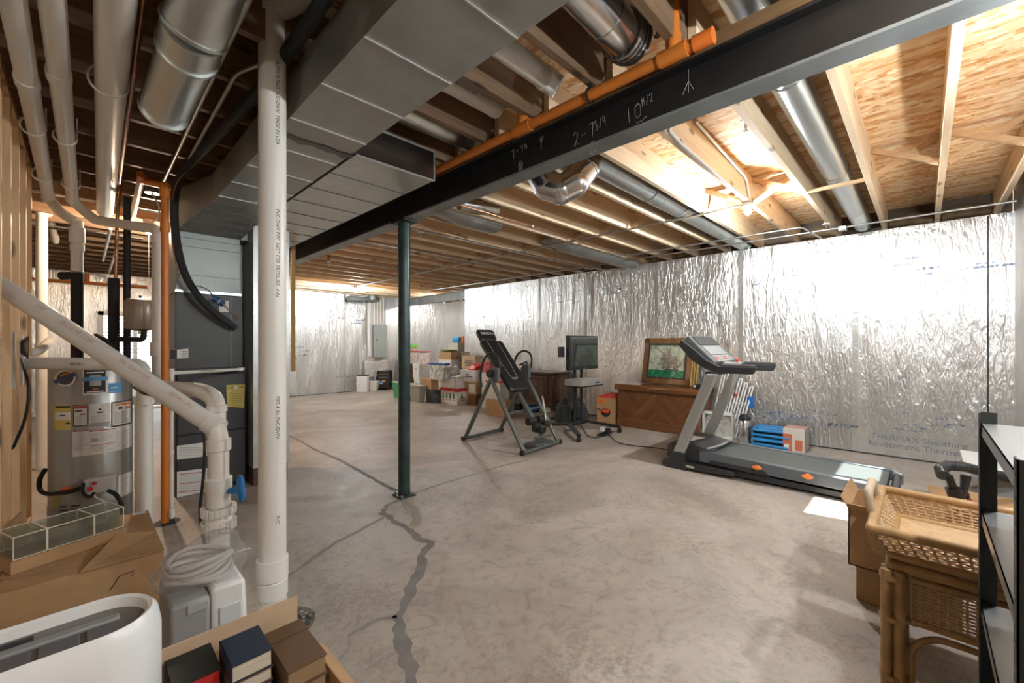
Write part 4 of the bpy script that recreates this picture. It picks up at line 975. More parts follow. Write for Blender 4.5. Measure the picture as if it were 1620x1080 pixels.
# sprinkler heads
def sprinkler(x, y, z, label, stub=.06, top=None):
    t = thing('fire_sprinkler', label, 'sprinkler', (x, y, z), group='fire sprinkler heads')
    MB().cyl((0, 0, .02), (0, 0, (top or z + .02 + stub) - z), .02, seg=16).build('drop_pipe', orange, t)
    MB().lathe([(.034, .012), (.036, .018), (.022, .03)], (0, 0, 0), 20).build('escutcheon', white, t)
    b = MB().cyl((0, 0, -.02), (0, 0, .012), .009, seg=12); b.tube([(-.012, 0, .01), (-.015, 0, -.02), (0, 0, -.035), (.015, 0, -.02), (.012, 0, .01)], .003, 6)
    b.lathe([(.014, -.042), (.014, -.038)], (0, 0, 0), 12); b.build('deflector', chrome, t)
    return t
for i, (px, py, z, L_) in enumerate(((1040, 42, 2.60, 'white sprinkler head below an orange stub beside the crumpled duct collar'), (1180, 196, 2.56, 'sprinkler head with orange stub on the bare subfloor right of the black beam'),
        (666, 370, 2.46, 'small white sprinkler head under the joists just right of the green post'), (520, 416, 2.45, 'sprinkler head with orange top between far joists near the end of the black beam'), (1307, 357, 2.48, 'white sprinkler head close to the junction box on the long conduit at the foil wall'))):
    p = P(px, py, Z=z); sprinkler(p.x, p.y, p.z, L_, top=ZO - .001)

# conduits right of the beam
def cond(label, pts, r=.0105, m=conduit_m, fillet=.08, grp='metal conduits under the joists', clips=()):
    o = pipe('electrical_conduit', label, pts, r, m, fillet=fillet, cat='conduit', grp=grp, seg=10)
    for c in clips: MB().cb(c, (.03, .03, .02)).build('conduit_clip', galv, o, smooth=False)
    return o
cond('long conduit joining the bulb over the treadmill to the far bulb', [(4.16, 1.17, 2.486), (4.16, 8.78, 2.486)], clips=[(4.16, y, 2.487) for y in (1.95, 3.15, 4.4, 5.6)])
cond('long conduit running level just in front of the foil wall', [(5.70, -.58, 2.486), (5.70, 7.5, 2.486), (5.55, 10.2, 2.486)], clips=[(5.70, y, 2.487) for y in (1.5, 2.7, 3.9, 5.1)])
cond('short conduit with a squared bend beside the long one at the foil wall', [(6.05, .86, 2.48), (5.38, .93, 2.486), (5.38, 3.0, 2.486), (5.25, 3.12, 2.486), (5.0, 3.15, 2.53)])
jb = MB().cb((5.70, .62, 2.475), (.07, .07, .045)); tag(jb.build('junction_box', galv, bevel=.004), 'square metal junction box on the level conduit at the foil wall', 'junction box')
yj = 1.119 - .019 - .012
cond('white lower bent conduit along the joist face to the bright bulb', [P(1068, 190, Y=yj), P(1058, 206, Y=yj), P(1078, 228, Y=yj), P(1176, 312, Y=yj)], .012, mat('conduit_bright', (.80, .80, .78), .35, .4), fillet=.03, clips=[tuple(P(1076, 224, Y=yj))])
cond('upper conduit on the joist face bending down to the bright bulb', [P(1100, 192, Y=yj), P(1158, 256, Y=yj), P(1180, 280, Y=yj), P(1185, 312, Y=yj)], .011, mat('conduit_bright', (.80, .80, .78), .35, .4), fillet=.05, clips=[tuple(P(1158, 256, Y=yj))])
p1, p2 = P(928, 424, X=XR - .03), P(928, 505, X=XR - .03)
cond('white conduit running down the foil wall behind the television', [(p1.x - .3, p1.y, ZJ - .02), (p1.x - .02, p1.y, ZJ - .03), (p1.x - .01, p1.y, p2.z)], .012, mat('conduit_white', (.75, .75, .73), .4), grp=None)
cond('thin brown gas pipe with black clips under the joists left of the elbow duct', [(2.2, 2.98, 2.488), (6.0, 2.98, 2.488)], .009, copper, clips=[(3.35, 2.98, 2.487), (5.1, 2.98, 2.487)])
cond('thin conduit under the joists just beyond the flat duct', [(2.5, 3.98, 2.488), (6.0, 3.98, 2.488)], .009)
cond('thin conduit under the joists crossing behind the green post', [(2.2, 4.9, 2.488), (4.4, 4.9, 2.488), (5.2, 5.05, 2.488)], .009)
cond('thin conduit far back under the joists left of the alcove', [(3.2, 6.3, 2.488), (5.9, 6.3, 2.488)], .009)

# electric panel on the far wall
x0, x1 = P(592, 540, Y=10.42).x, P(612, 540, Y=10.42).x
zt, zb = P(602, 514, Y=10.42).z, P(602, 564, Y=10.42).z
tag(MB().box((x0 - .14, 10.53, .55), (x1 + .03, 10.599, 2.5)).build('mounting_board', mat('board_beige', (.62, .56, .48), .7), smooth=False), 'pale board behind the breaker panel on the far foil wall', 'board')
ep = thing('breaker_panel', 'grey electrical breaker panel on the far foil wall', 'electrical panel', ((x0 + x1) / 2, 10.47, zb), world=True)
MB().box((x0, 10.43, zb), (x1, 10.529, zt)).build('enclosure', grey, ep, smooth=False, bevel=.004)
pg_ = mat('panel_grey', (.30, .33, .31), .45)
MB().box((x0 - .012, 10.42, zb - .012), (x1 + .012, 10.43, zt + .012)).build('cover', pg_, ep, smooth=False, bevel=.003)
MB().box((x0 + .05, 10.412, zb + .10), (x1 - .05, 10.42, zt - .14)).build('panel_door', pg_, ep, smooth=False, bevel=.003)
MB().box((x0 + .06, 10.405, (zb + zt) / 2), (x0 + .09, 10.413, (zb + zt) / 2 + .04)).build('latch', black, ep, smooth=False)
for i in range(4):
    x = x0 + .05 + i * (x1 - x0 - .1) / 3
    pipe('electrical_conduit', 'pale conduit rising from the breaker panel, %s from the left' % ords[i], [(x, 10.49, zt + .013), (x, 10.49, 2.49)], .014, mat('conduit_white', (.75, .75, .73), .4), cat='conduit', grp='conduits above the breaker panel', seg=8)
wc = MB()
for i in range(5): wc.tube([(x0 - .13 + .02 * i, 10.5, 2.4), (x0 - .15 + .012 * i, 10.49, 1.6), (x0 - .13 + .02 * i, 10.5, .9)], .008, 6)
tag(wc.build('wire_bundle', white), 'bundle of pale cables down the wall left of the breaker panel', 'cables')
pipe('service_conduit', 'thick grey conduit elbow at the ceiling left of the breaker panel', [(4.6, 10.2, 2.36), (5.25, 10.3, 2.40), (5.33, 10.3, 2.40)], .06, steel_grey, cat='conduit')
tag(MB().cyl((5.30, 10.3, 2.38), (5.30, 10.3, 2.495), .11, seg=16).build('service_box', steel_grey), 'grey round box on the ceiling above the breaker panel', 'box')
foilwrap = make_foil('foil_wrap', True)
b = MB(); b.box((x0 - .24, 10.46, .35), (x1 + .08, 10.529, zb - .10)); tag(b.build('foil_wrap', foilwrap, bevel=.02), 'crumpled foil insulation below the breaker panel', 'insulation')

# ================================================================== left foreground
# air purifier
ap = thing('air_purifier', 'white rounded air purifier with a grey grille top, lower left corner', 'air purifier', (-.13, 1.33, 0), world=True)
def stadium(x0, x1, y0, y1, n=10):
    r = (y1 - y0) / 2; cy = (y0 + y1) / 2; q = []
    for i in range(n + 1): a = -PI/2 + PI * i / n; q.append((x1 - r + r * math.cos(a), cy + r * math.sin(a)))
    for i in range(n + 1): a = PI/2 + PI * i / n; q.append((x0 + r + r * math.cos(a), cy + r * math.sin(a)))
    return q
def loft(b, rings_, k=0, cap0=True, cap1=True):
    n = len(rings_[0]); vs = [p for r in rings_ for p in r]; fs = []
    for i in range(len(rings_) - 1):
        for j in range(n): fs.append((i*n+j, i*n+(j+1) % n, (i+1)*n+(j+1) % n, (i+1)*n+j))
    if cap0: fs.append(tuple(reversed(range(n))))
    if cap1: fs.append(tuple(range((len(rings_)-1)*n, len(rings_)*n)))
    b.add(vs, fs, k=k)
def st_ring(x0, x1, y0, y1, z, tilt=0.0): return [V((x, y, z + tilt * (y - y0))) for x, y in stadium(x0, x1, y0, y1, 14)]
b = MB(); loft(b, [st_ring(-.39, .11, 1.235, 1.425, .02), st_ring(-.40, .125, 1.225, 1.435, .10), st_ring(-.405, .135, 1.215, 1.44, .35), st_ring(-.40, .135, 1.22, 1.44, .57), st_ring(-.395, .128, 1.228, 1.434, .61), st_ring(-.385, .118, 1.238, 1.424, .622), st_ring(-.378, .110, 1.246, 1.416, .618), st_ring(-.374, .106, 1.250, 1.412, .595)], cap1=False)
b.build('shell', white, ap)
b = MB(); loft(b, [st_ring(-.374, .106, 1.250, 1.412, .590), st_ring(-.374, .106, 1.250, 1.412, .597)]); b.build('top_tray', mat('taupe_plastic', (.17, .15, .14), .45), ap)
b = MB(); b.box((-.36, 1.335, .597), (.06, 1.36, .606)); b.build('bar', grey, ap, bevel=.003)
for i in range(6): MB().box((-.345 + .07 * i, 1.262, .597), (-.285 + .07 * i, 1.33, .603)).build('grille_panel', mat('grille_dark', (.12, .12, .125), .5), ap, smooth=False, bevel=.002)
MB().cb((-.10, 1.385, .600), (.05, .012, .006)).build('button', ink, ap, smooth=False)
MB().box((-.36, 1.26, 0), (.08, 1.40, .02)).build('foot', black, ap, smooth=False)

# open carton with glass blocks on top
def carton(name, lo, hi, label, m=cardboard, grp=None, rz=0.0, flaps=(), openc=False, bev=.004, top=None, tapec=True):
    x0, y0, z0 = lo; x1, y1, z1 = hi; cx, cy = (x0 + x1) / 2, (y0 + y1) / 2
    t = thing(name, label, 'box', (cx, cy, z0), rz, grp)
    w, d, h = x1 - x0, y1 - y0, z1 - z0; th = .005; b = MB()
    if openc:
        b.box((-w/2, -d/2, 0), (w/2, d/2, th)); b.box((-w/2, -d/2, 0), (-w/2 + th, d/2, h)).box((w/2 - th, -d/2, 0), (w/2, d/2, h)).box((-w/2, -d/2, 0), (w/2, -d/2 + th, h)).box((-w/2, d/2 - th, 0), (w/2, d/2, h))
    else: b.box((-w/2, -d/2, 0), (w/2, d/2, h))
    b.build('carton_body', m, t, smooth=False, bevel=bev if not openc else 0)
    for side, ang, ln in flaps:     # flap hinged on a top edge; angle from vertical outward, degrees
        a = math.radians(ang); s, c = math.sin(a), math.cos(a)
        if side in 'fb':
            yy = -d/2 if side == 'f' else d/2; sg = -1 if side == 'f' else 1
            q = [(-w/2, yy, h), (w/2, yy, h), (w/2, yy + sg * s * ln, h + c * ln), (-w/2, yy + sg * s * ln, h + c * ln)]
        else:
            xx = -w/2 if side == 'l' else w/2; sg = -1 if side == 'l' else 1
            q = [(xx, -d/2, h), (xx, d/2, h), (xx + sg * s * ln, d/2, h + c * ln), (xx + sg * s * ln, -d/2, h + c * ln)]
        n = (V(q[1]) - V(q[0])).cross(V(q[3]) - V(q[0])).normalized() * .004
        MB().hexa([V(p) for p in q] + [V(p) + n for p in q]).build('flap', m, t, smooth=False)
    if top: top(t, w, d, h)
    elif tapec and not openc:
        MB().box((-w/2, -.025, h), (w/2, .025, h + .001)).build('packing_tape', mat('packing_tape', (.50, .36, .20), .3), t, smooth=False)
    return t
def topA(t, w, d, h):
    MB().hexa([(-.02, -d/2 - .012, h + .004), (w/2, -d/2 - .012, h + .004), (w/2 - .005, -.10, h + .010), (.10, -.09, h + .04), (-.02, -d/2 - .012, h + .009), (w/2, -d/2 - .012, h + .009), (w/2 - .005, -.10, h + .015), (.10, -.09, h + .045)]).build('flap', cardboard, t, smooth=False)
    MB().hexa([(-w/2, .05, h + .001), (.02, .02, h + .001), (.05, d/2, h + .001), (-w/2, d/2, h + .001), (-w/2, .05, h + .005), (.02, .02, h + .012), (.05, d/2, h + .012), (-w/2, d/2, h + .005)]).build('flap', cardboard2, t, smooth=False)
    MB().hexa([(-w/2, d/2 - .25, h + .002), (-w/2 + .01, d/2 - .25, h + .002), (-w/2 + .06, d/2 - .02, h + .002), (-w/2 + .05, d/2 - .02, h + .002), (-w/2 - .02, d/2 - .25, h + .12), (-w/2 - .01, d/2 - .25, h + .12), (-w/2 + .03, d/2 - .02, h + .13), (-w/2 + .02, d/2 - .02, h + .13)]).build('flap', cardboard, t, smooth=False)
    MB().box((w/2 - .07, d/2 - .05, h + .0005), (w/2 - .01, d/2 - .01, h + .002)).build('sticker', paper, t, smooth=False)
    MB().tube([(w/2 - .18, -d/2 - .001, h - .11), (w/2 - .15, -d/2 - .001, h - .06), (w/2 - .10, -d/2 - .001, h - .055), (w/2 - .11, -d/2 - .001, h - .075)], .002, 5).build('marker_scrawl', ink, t)
carton('carton', (-.235, 2.50, 0), (.262, 3.17, .29), 'large brown carton with glass blocks lying on it', top=topA)
gb_w = [(-.225, .085), (-.135, .165), (.035, .105)]
for i, (u0, w) in enumerate(((.0, .095), (.10, .15), (.255, .105))):
    ca_, sa_ = math.cos(math.radians(20)), math.sin(math.radians(20)); u = u0 + w / 2; d_ = .16
    cx_, cy_ = -.20 + ca_ * u - sa_ * d_ / 2, 2.68 + sa_ * u + ca_ * d_ / 2; z0 = .345
    t = thing('glass_block', ['leftmost glass block lying on the brown carton', 'middle, widest glass block lying on the brown carton', 'rightmost glass block lying on the brown carton'][i], 'glass block', (cx_, cy_, z0), math.radians(20), 'glass blocks on the carton')
    h_ = .095; th = .010
    b = MB().box((-w/2, -d_/2, 0), (w/2, d_/2, h_)); b.box((-w/2 + th, -d_/2 + th, th), (w/2 - th, d_/2 - th, h_ - th))
    b.build('block_shell', glass_m, t, smooth=False, bevel=.003)
    fr = MB(); e = .0035
    for sx in (-1, 1):
        for sy in (-1, 1): fr.cb((sx * (w/2 + .001), sy * (d_/2 + .001), h_/2), (e, e, h_ * .96))
        fr.cb((sx * (w/2 + .001), 0, h_), (e, d_, e)).cb((0, sx * (d_/2 + .001), h_), (w, e, e)).cb((0, sx * (d_/2 + .001), .002), (w, e, e))
    fr.build('edge_bead', mat('beaded_edge', (.70, .66, .52), .25), t)
def rot20(u, v, z): return (-.20 + ca_ * u - sa_ * v, 2.68 + sa_ * u + ca_ * v, z)
pad = MB().hexa([rot20(-.01, -.01, .292), rot20(.37, -.01, .292), rot20(.37, .17, .292), rot20(-.01, .17, .292), rot20(-.01, -.01, .343), rot20(.37, -.01, .343), rot20(.37, .17, .343), rot20(-.01, .17, .343)])
tag(pad.build('cardboard_pad', cardboard), 'folded cardboard padding under the glass blocks', 'cardboard')

# grey and white dehumidifier with a bagged hose on top
dh = thing('dehumidifier', 'grey and white upright appliance standing behind the carton of books', 'appliance', (.31, 1.87, 0), world=True)
MB().box((.195, 1.735, .015), (.305, 2.0, .385)).build('grey_tank', mat('appliance_grey', (.33, .33, .32), .4), dh, bevel=.012)
MB().hexa([(.306, 1.735, .015), (.425, 1.735, .015), (.425, 2.0, .015), (.306, 2.0, .015), (.306, 1.74, .40), (.410, 1.74, .40), (.410, 1.99, .40), (.306, 1.99, .40)]).build('white_body', white, dh, bevel=.014)
MB().box((.33, 1.731, .06), (.395, 1.736, .33)).build('recess_shade_plate', mat('white_shadow', (.70, .72, .73), .4), dh, bevel=.004)  # shade of a recess put into the colour of a raised plate
MB().box((.24, 1.731, .345), (.30, 1.736, .375)).build('grip', midgrey, dh, bevel=.004)
for x in (.22, .40): MB().cyl((x, 1.85, 0), (x, 1.85, .015), .015, seg=10).build('foot', black, dh)
hz = MB()
for i in range(5):
    c = V((.295, 1.87, .415 + .014 * i)); rr = .085 - .006 * (i % 3)
    hz.tube([c + V((math.cos(a) * rr * 1.15, math.sin(a) * rr, .010 * math.sin(a * 2 + i))) for a in [2 * PI * k / 26 for k in range(26)]], .0085, 10, closed=True)
hz.tube([(.38, 1.86, .45), (.41, 1.84, .46), (.45, 1.85, .455)], .0035, 6)
tag(hz.build('coiled_hose', mat('clear_hose', (.86, .80, .74), .2, trans=.35, ior=1.3)), 'coil of clear hose lying on the grey and white appliance', 'hose')
bag_m, bnt, bb = nmat('plastic_bag'); bb.inputs['Base Color'].default_value = (.95, .93, .9, 1); bb.inputs['Roughness'].default_value = .12; bb.inputs['Alpha'].default_value = .27; bb.inputs['Specular IOR Level'].default_value = .9
n_ = node(bnt, 'ShaderNodeTexNoise', Scale=26.0, Detail=3.0, Distortion=2.0); bq = node(bnt, 'ShaderNodeBump', Strength=1.0, Distance=.02); bnt.links.new(n_.outputs[0], bq.inputs['Height']); bnt.links.new(bq.outputs[0], bb.inputs['Normal'])
b = MB(); rs = []
for i in range(9):
    f = i / 8; ring_ = []
    for k in range(28):
        a = 2 * PI * k / 28; r = (.118 if f < .5 else .118 - .07 * (f - .5)) + .010 * math.sin(5 * a + i) + .007 * random.uniform(-1, 1)
        if 0 < i: pass
        ring_.append(V((.30 + r * 1.18 * math.cos(a), 1.87 + r * .98 * math.sin(a), .404 + .105 * f + .008 * random.uniform(-1, 1) * (f > 0) + .03 * f * math.cos(a))))
    rs.append(ring_)
loft(b, rs, cap0=False); tag(b.build('plastic_bag', bag_m, angle=180), 'crinkled clear plastic bag round the coiled hose', 'bag')

# carton of books
bc = thing('book_carton', 'open brown carton holding old books, bottom of the photo', 'box', (.30, 1.24, 0), world=True)
X0, X1, Y0, Y1 = .125, .49, 1.02, 1.40
MB().box((X0, Y0, 0), (X1, Y1, .01)).box((X0, Y0, 0), (X0 + .005, Y1, .30)).box((X1 - .005, Y0, 0), (X1, Y1, .33)).box((X0, Y0, 0), (X1, Y0 + .005, .30)).build('carton_body', cardboard, bc, smooth=False)
MB().box((X0 + .01, Y1, 0), (X1 - .02, Y1 + .005, .452)).build('back_flap', cardboard2, bc, smooth=False)
MB().hexa([(X1, 1.06, .325), (X1, 1.36, .325), (X1 + .045, 1.35, .28), (X1 + .045, 1.07, .28), (X1, 1.06, .33), (X1, 1.36, .33), (X1 + .048, 1.35, .285), (X1 + .048, 1.07, .285)]).build('flap', cardboard, bc, smooth=False)
def book(x0, y0, z0, w, d, h, cov, pages, label, rz=0, spine='l'):
    t = thing('book', label, 'book', (x0 + w/2, y0 + d/2, z0), math.radians(rz), 'books in the open carton')
    MB().box((-w/2, -d/2, 0), (w/2, d/2, .003)).box((-w/2, -d/2, h - .003), (w/2, d/2, h)).box((-w/2, -d/2, 0), (-w/2 + .003, d/2, h)).build('cover', cov, t, smooth=False, bevel=.001)
    MB().box((-w/2 + .003, -d/2 + .004, .003), (w/2 - .004, d/2 - .004, h - .003)).build('pages', pages, t, smooth=False)
    return t
pg1 = mat('pages_cream', (.62, .55, .42), .8, stretch=(1, 1, 60), var=.1, vscale=8); pg2 = mat('pages_red', (.62, .03, .03), .6); pg3 = mat('pages_brown', (.32, .20, .11), .8)
cv_black = mat('cover_black', (.015, .017, .016), .55, bump=.1, bscale=300); cv_navy = mat('cover_navy', (.012, .022, .045), .5, bump=.1, bscale=300); cv_brown = mat('cover_brown', (.13, .07, .035), .55, bump=.1, bscale=200)
base = .01
for i, (h, L_) in enumerate(((.10, 'a'), (.10, 'b'), (.12, 'c'))): pass
# hidden lower stacks are single books piled up from the bottom of the carton
def stack(x, y, w, d, tops, hs, info, rz=0):
    z = tops
    for h, (cov, pag, L_) in zip(hs, info):
        z -= h; book(x, y, z, w, d, h - .0008, cov, pag, L_, rz)
stack(.145, 1.255, .098, .130, .430, (.05, .042, .045, .05, .06, .17), ((cv_black, pg2, 'black covered book with red page edges on top at the left of the carton'), (cv_navy, pg1, 'dark book under the red edged book'),
    (cv_brown, pg3, 'brown book low in the left stack of the carton'), (cv_brown, pg1, 'thick brown book in the left stack of the carton'), (cv_black, pg1, 'black book near the bottom of the left stack'), (cv_brown, pg3, 'bottom volume of the left stack in the carton')))
stack(.252, 1.20, .092, .130, .455, (.045, .035, .05, .05, .06, .2), ((cv_navy, pg1, 'navy blue book on top of the middle stack in the carton'), (cv_brown, pg1, 'brown covered book with cream pages just under the navy book'),
    (cv_navy, pg1, 'dark book third down in the middle stack'), (cv_brown, pg3, 'brown book fourth down in the middle stack'), (cv_black, pg1, 'black book low in the middle stack'), (cv_brown, pg1, 'bottom volume of the middle stack')))
stack(.362, 1.15, .10, .140, .405, (.05, .04, .05, .05, .06, .14), ((cv_brown, pg3, 'smooth brown book on top of the right stack in the carton'), (cv_brown, pg3, 'second brown book down in the right stack'),
    (cv_brown, pg1, 'third brown book down in the right stack'), (cv_black, pg1, 'black book low in the right stack'), (cv_brown, pg3, 'brown book near the bottom of the right stack'), (cv_brown, pg1, 'bottom volume of the right stack')))
book(.36, 1.295, .33, .105, .06, .075, cv_brown, pg3, 'brown book standing behind the right stack, against the carton flap')

# ================================================================== treadmill
TX0, TX1 = 4.17, 4.85
tm = thing('treadmill', 'grey and black treadmill with orange rollers under its side rail', 'treadmill', (4.5, 1.0, 0), world=True)
tgrey = mat('treadmill_silver', (.42, .43, .42), .35, .4); tdark = mat('treadmill_black', (.035, .036, .04), .45); belt = mat('belt', (.07, .085, .085), .42, bump=.15, bscale=300)
tbl = mat('deck_edge', (.12, .14, .16), .35)
# upper deck
def ty(px, py, X=TX0): return P(px, py, X=X)
b = MB(); b.prism([(.20, .085), (1.50, .085), (1.50, .20), (.20, .165)], (TX0 + .075, 0, 0), (0, 1, 0), (0, 0, 1), (TX1 - TX0 - .15, 0, 0)); b.build('running_belt', belt, tm, smooth=False, bevel=.012)
for x, nm in ((TX0 + .0, 'near'), (TX1 - .072, 'far')):
    MB().prism([(.17, .085), (1.55, .10), (1.55, .205), (.17, .172)], (x, 0, 0), (0, 1, 0), (0, 0, 1), (.072, 0, 0)).build('side_rail', tbl, tm, smooth=False, bevel=.006)
    MB().prism([(.12, .06), (.19, .06), (.19, .185), (.12, .150)], (x - .004, 0, 0), (0, 1, 0), (0, 0, 1), (.082, 0, 0)).build('rear_end_cap', tgrey if x > 4.5 else tdark, tm, smooth=False, bevel=.012)
MB().cyl((TX0 + .08, .155, .125), (TX1 - .08, .155, .125), .028, seg=18).build('rear_roller', tdark, tm)
MB().prism([(.25, .02), (1.75, .02), (1.75, .085), (.25, .06)], (TX0 + .03, 0, 0), (0, 1, 0), (0, 0, 1), (.05, 0, 0)).prism([(.25, .02), (1.75, .02), (1.75, .085), (.25, .06)], (TX1 - .08, 0, 0), (0, 1, 0), (0, 0, 1), (.05, 0, 0)).build('deck_frame', tdark, tm, smooth=False, bevel=.004)
# fold-up base frame bars on the floor
for x in (TX0 - .045, TX1 + .0):
    MB().prism([(1.22, .03), (1.90, .005), (1.90, .075), (1.24, .075)], (x, 0, 0), (0, 1, 0), (0, 0, 1), (.044, 0, 0)).build('base_rail', tdark, tm, smooth=False, bevel=.008)
MB().box((TX0 - .02, 1.82, .005), (TX1 + .02, 1.90, .06)).build('base_crossbar', tdark, tm, smooth=False, bevel=.006)
MB().box((TX0 - .0462, 1.58, .035), (TX0 - .045, 1.66, .055)).build('rating_label', mat('label_lime', (.55, .60, .42), .6), tm, smooth=False)
for px, py in ((1198, 739), (1278, 753)):
    p = P(px, py, X=TX0 - .01); M_ = Matrix.Translation(p)
    MB().cyl((p.x - .02, p.y, p.z), (p.x + .03, p.y, p.z), .022, seg=20).sphere((p.x - .016, p.y, p.z), .026, 16, 10, sc=(.5, 1.6, .7)).build('orange_bumper', mat('bumper_orange', (.90, .28, .06), .4), tm)
MB().prism([(.95, .085), (1.48, .10), (1.44, .135), (1.00, .125)], (TX0 - .006, 0, 0), (0, 1, 0), (0, 0, 1), (.006, 0, 0)).build('rail_slot', ink, tm, smooth=False)
# motor hood
b = MB(); rs = []
for i in range(9):
    f = i / 8; y = 1.44 + .44 * f; zt = .215 + .05 * math.sin(min(1, f * 1.5) * PI / 2) - .05 * max(0, f - .8) * 5
    rs.append([V((TX0 + .02, y, .09)), V((TX0 + .02, y, zt - .045)), V((TX0 + .05, y, zt - .01)), V((TX0 + .12, y, zt)), V((TX1 - .12, y, zt)), V((TX1 - .05, y, zt - .01)), V((TX1 - .02, y, zt - .045)), V((TX1 - .02, y, .09))])
loft(b, rs); b.build('motor_hood', tdark, tm, bevel=.004)
b = MB(); b.tube([(TX0 + .06, 1.50, .222), (TX0 + .2, 1.44, .235), (TX0 + .34, 1.425, .238), (TX1 - .2, 1.44, .235), (TX1 - .06, 1.50, .222)], .012, 8, fillet=.1); b.build('hood_trim', tgrey, tm)
MB().hexa([(TX0 + .10, 1.66, .266), (TX0 + .34, 1.62, .266), (TX0 + .36, 1.78, .266), (TX0 + .14, 1.82, .262), (TX0 + .10, 1.66, .268), (TX0 + .34, 1.62, .268), (TX0 + .36, 1.78, .268), (TX0 + .14, 1.82, .264)]).build('magazine_on_hood', [paper], tm, smooth=False)
# uprights
for x0 in (TX0 - .045, TX1 - .005):
    base = (1.80, .0); 
    MB().prism([(1.69, .14), (1.80, .14), (1.475, .955), (1.37, .955)], (x0, 0, 0), (0, 1, 0), (0, 0, 1), (.052, 0, 0)).build('upright', tgrey, tm, smooth=False, bevel=.012)
    MB().prism([(1.66, 0), (1.87, 0), (1.84, .045), (1.80, .17), (1.685, .17)], (x0 - .006, 0, 0), (0, 1, 0), (0, 0, 1), (.064, 0, 0)).build('upright_foot', tdark, tm, smooth=False, bevel=.008)
# console arms (side profile read in the plane of the near side)
prof = [(1.745, 1.215), (1.70, 1.30), (1.66, 1.285), (1.46, 1.07), (1.40, 1.035), (1.02, 1.02), (1.03, .962), (1.41, .955), (1.52, .97), (1.66, 1.10)]
pa = [ty(*q) for q in ((1075.5, 546), (1079, 537), (1100, 553), (1118, 569), (1138, 579), (1197.8, 581), (1192, 592), (1137, 590), (1117, 583), (1095, 569))]
pr2 = [(q.y, q.z) for q in pa]
for x0 in (TX0 - .03, TX1 - .02):
    MB().prism(pr2, (x0, 0, 0), (0, 1, 0), (0, 0, 1), (.055, 0, 0)).build('arm_rail', tdark, tm, smooth=False, bevel=.006)
    MB().tube([(x0 + .027, pr2[4][0] - .02, pr2[4][1] + .002), (x0 + .027, pr2[5][0] + .01, pr2[5][1] + .002)], .02, 12).build('hand_grip', mat('grip_black', (.02, .02, .022), .6), tm)
ctop = ty(1087, 530); cbot = ty(1130, 573)
dyz = V((0, cbot.y - ctop.y, cbot.z - ctop.z)); nrm_c = V((0, dyz.z, -dyz.y)).normalized()
if nrm_c.z < 0: nrm_c = -nrm_c
u_ = V((1, 0, 0)); L_c = dyz.length; dv_ = dyz.normalized()
def cbox(b, u0, u1, s0, s1, h0, h1, k=None):   # box on the console plane: u across, s down the slope, h along the normal
    o = V((0, ctop.y, ctop.z))
    pts = []
    for h in (h0, h1):
        for (u, s) in ((u0, s0), (u1, s0), (u1, s1), (u0, s1)): pts.append(o + u_ * u + dv_ * s + nrm_c * h)
    b.hexa(pts, k)
    return b
cbox(MB(), TX0 + .02, TX1 - .02, .0, L_c, -.075, 0).build('console', mat('console_grey', (.13, .14, .14), .35), tm, smooth=False, bevel=.012)
cbox(MB(), TX0 + .06, TX1 - .06, .02, .14, 0, .006).build('book_ledge', tdark, tm, smooth=False, bevel=.004)
cbox(MB(), TX0 + .10, TX1 - .10, .15, .27, 0, .005).build('display', mat('display_pale', (.22, .25, .25), .15), tm, smooth=False)
cbox(MB(), TX0 + .10, TX1 - .10, .28, .36, 0, .006).build('button_panel', mat('panel_pale', (.3, .32, .32), .3), tm, smooth=False)
for i in range(6): cbox(MB(), TX0 + .13 + .075 * i, TX0 + .17 + .075 * i, .30, .34, .006, .010).build('button', tgrey if i % 3 else redl, tm, smooth=False)
MB().tube([(TX0 + .14, cbot.y - .03, cbot.z - .01), (TX0 + .3, cbot.y - .12, cbot.z - .02), (TX1 - .3, cbot.y - .12, cbot.z - .02), (TX1 - .14, cbot.y - .03, cbot.z - .01)], .02, 12, fillet=.06).build('pulse_bar', mat('pulse_silver', (.6, .6, .58), .25, .7), tm)
MB().sphere((TX0 + .34, cbot.y - .10, cbot.z + .01), .018, 12, 8).build('safety_key', red, tm)
MB().box((TX0 + .02, 1.45, .93), (TX1 - .02, 1.50, .97)).build('cross_brace_bar', tdark, tm, smooth=False)

# ================================================================== inversion table
it = thing('inversion_table', 'black and grey inversion table with a padded back board and headrest', 'exercise machine', (3.77, 3.7, 0), world=True)
fr_m = mat('frame_grey', (.14, .155, .15), .35, .6)
XN, XF = 3.43, 4.10
F1, F2 = (XN, 4.20, .03), (XF, 4.25, .03); G1, G2 = (XN, 3.17, .03), (XF, 3.22, .03); AN, AF = V((XN, 3.71, .82)), V((XF, 3.76, .84))
for a, b_, nm in ((F1, AN, 'leg'), (G1, AN, 'leg'), (F2, AF, 'leg'), (G2, AF, 'leg')):
    MB().beam(a, b_, .035, .042, up=(1, 0, 0)).build('leg', fr_m, it, smooth=False, bevel=.005)
for a, b_ in ((F1, F2), (G1, G2)):
    MB().tube([V(a) + V((-.02, 0, 0)), V(b_) + V((.02, 0, 0))], .024, 14).build('foot_bar', fr_m, it)
    for q, s in ((a, -.03), (b_, .03)): MB().cyl(V(q) + V((s - .015, 0, 0)), V(q) + V((s + .015, 0, 0)), .03, seg=16).build('end_cap', black, it)
def mid(a, b_, f): return V(a).lerp(V(b_), f)
MB().tube([mid(G1, AN, .50), mid(G2, AF, .50)], .014, 12).build('crossbar', fr_m, it)
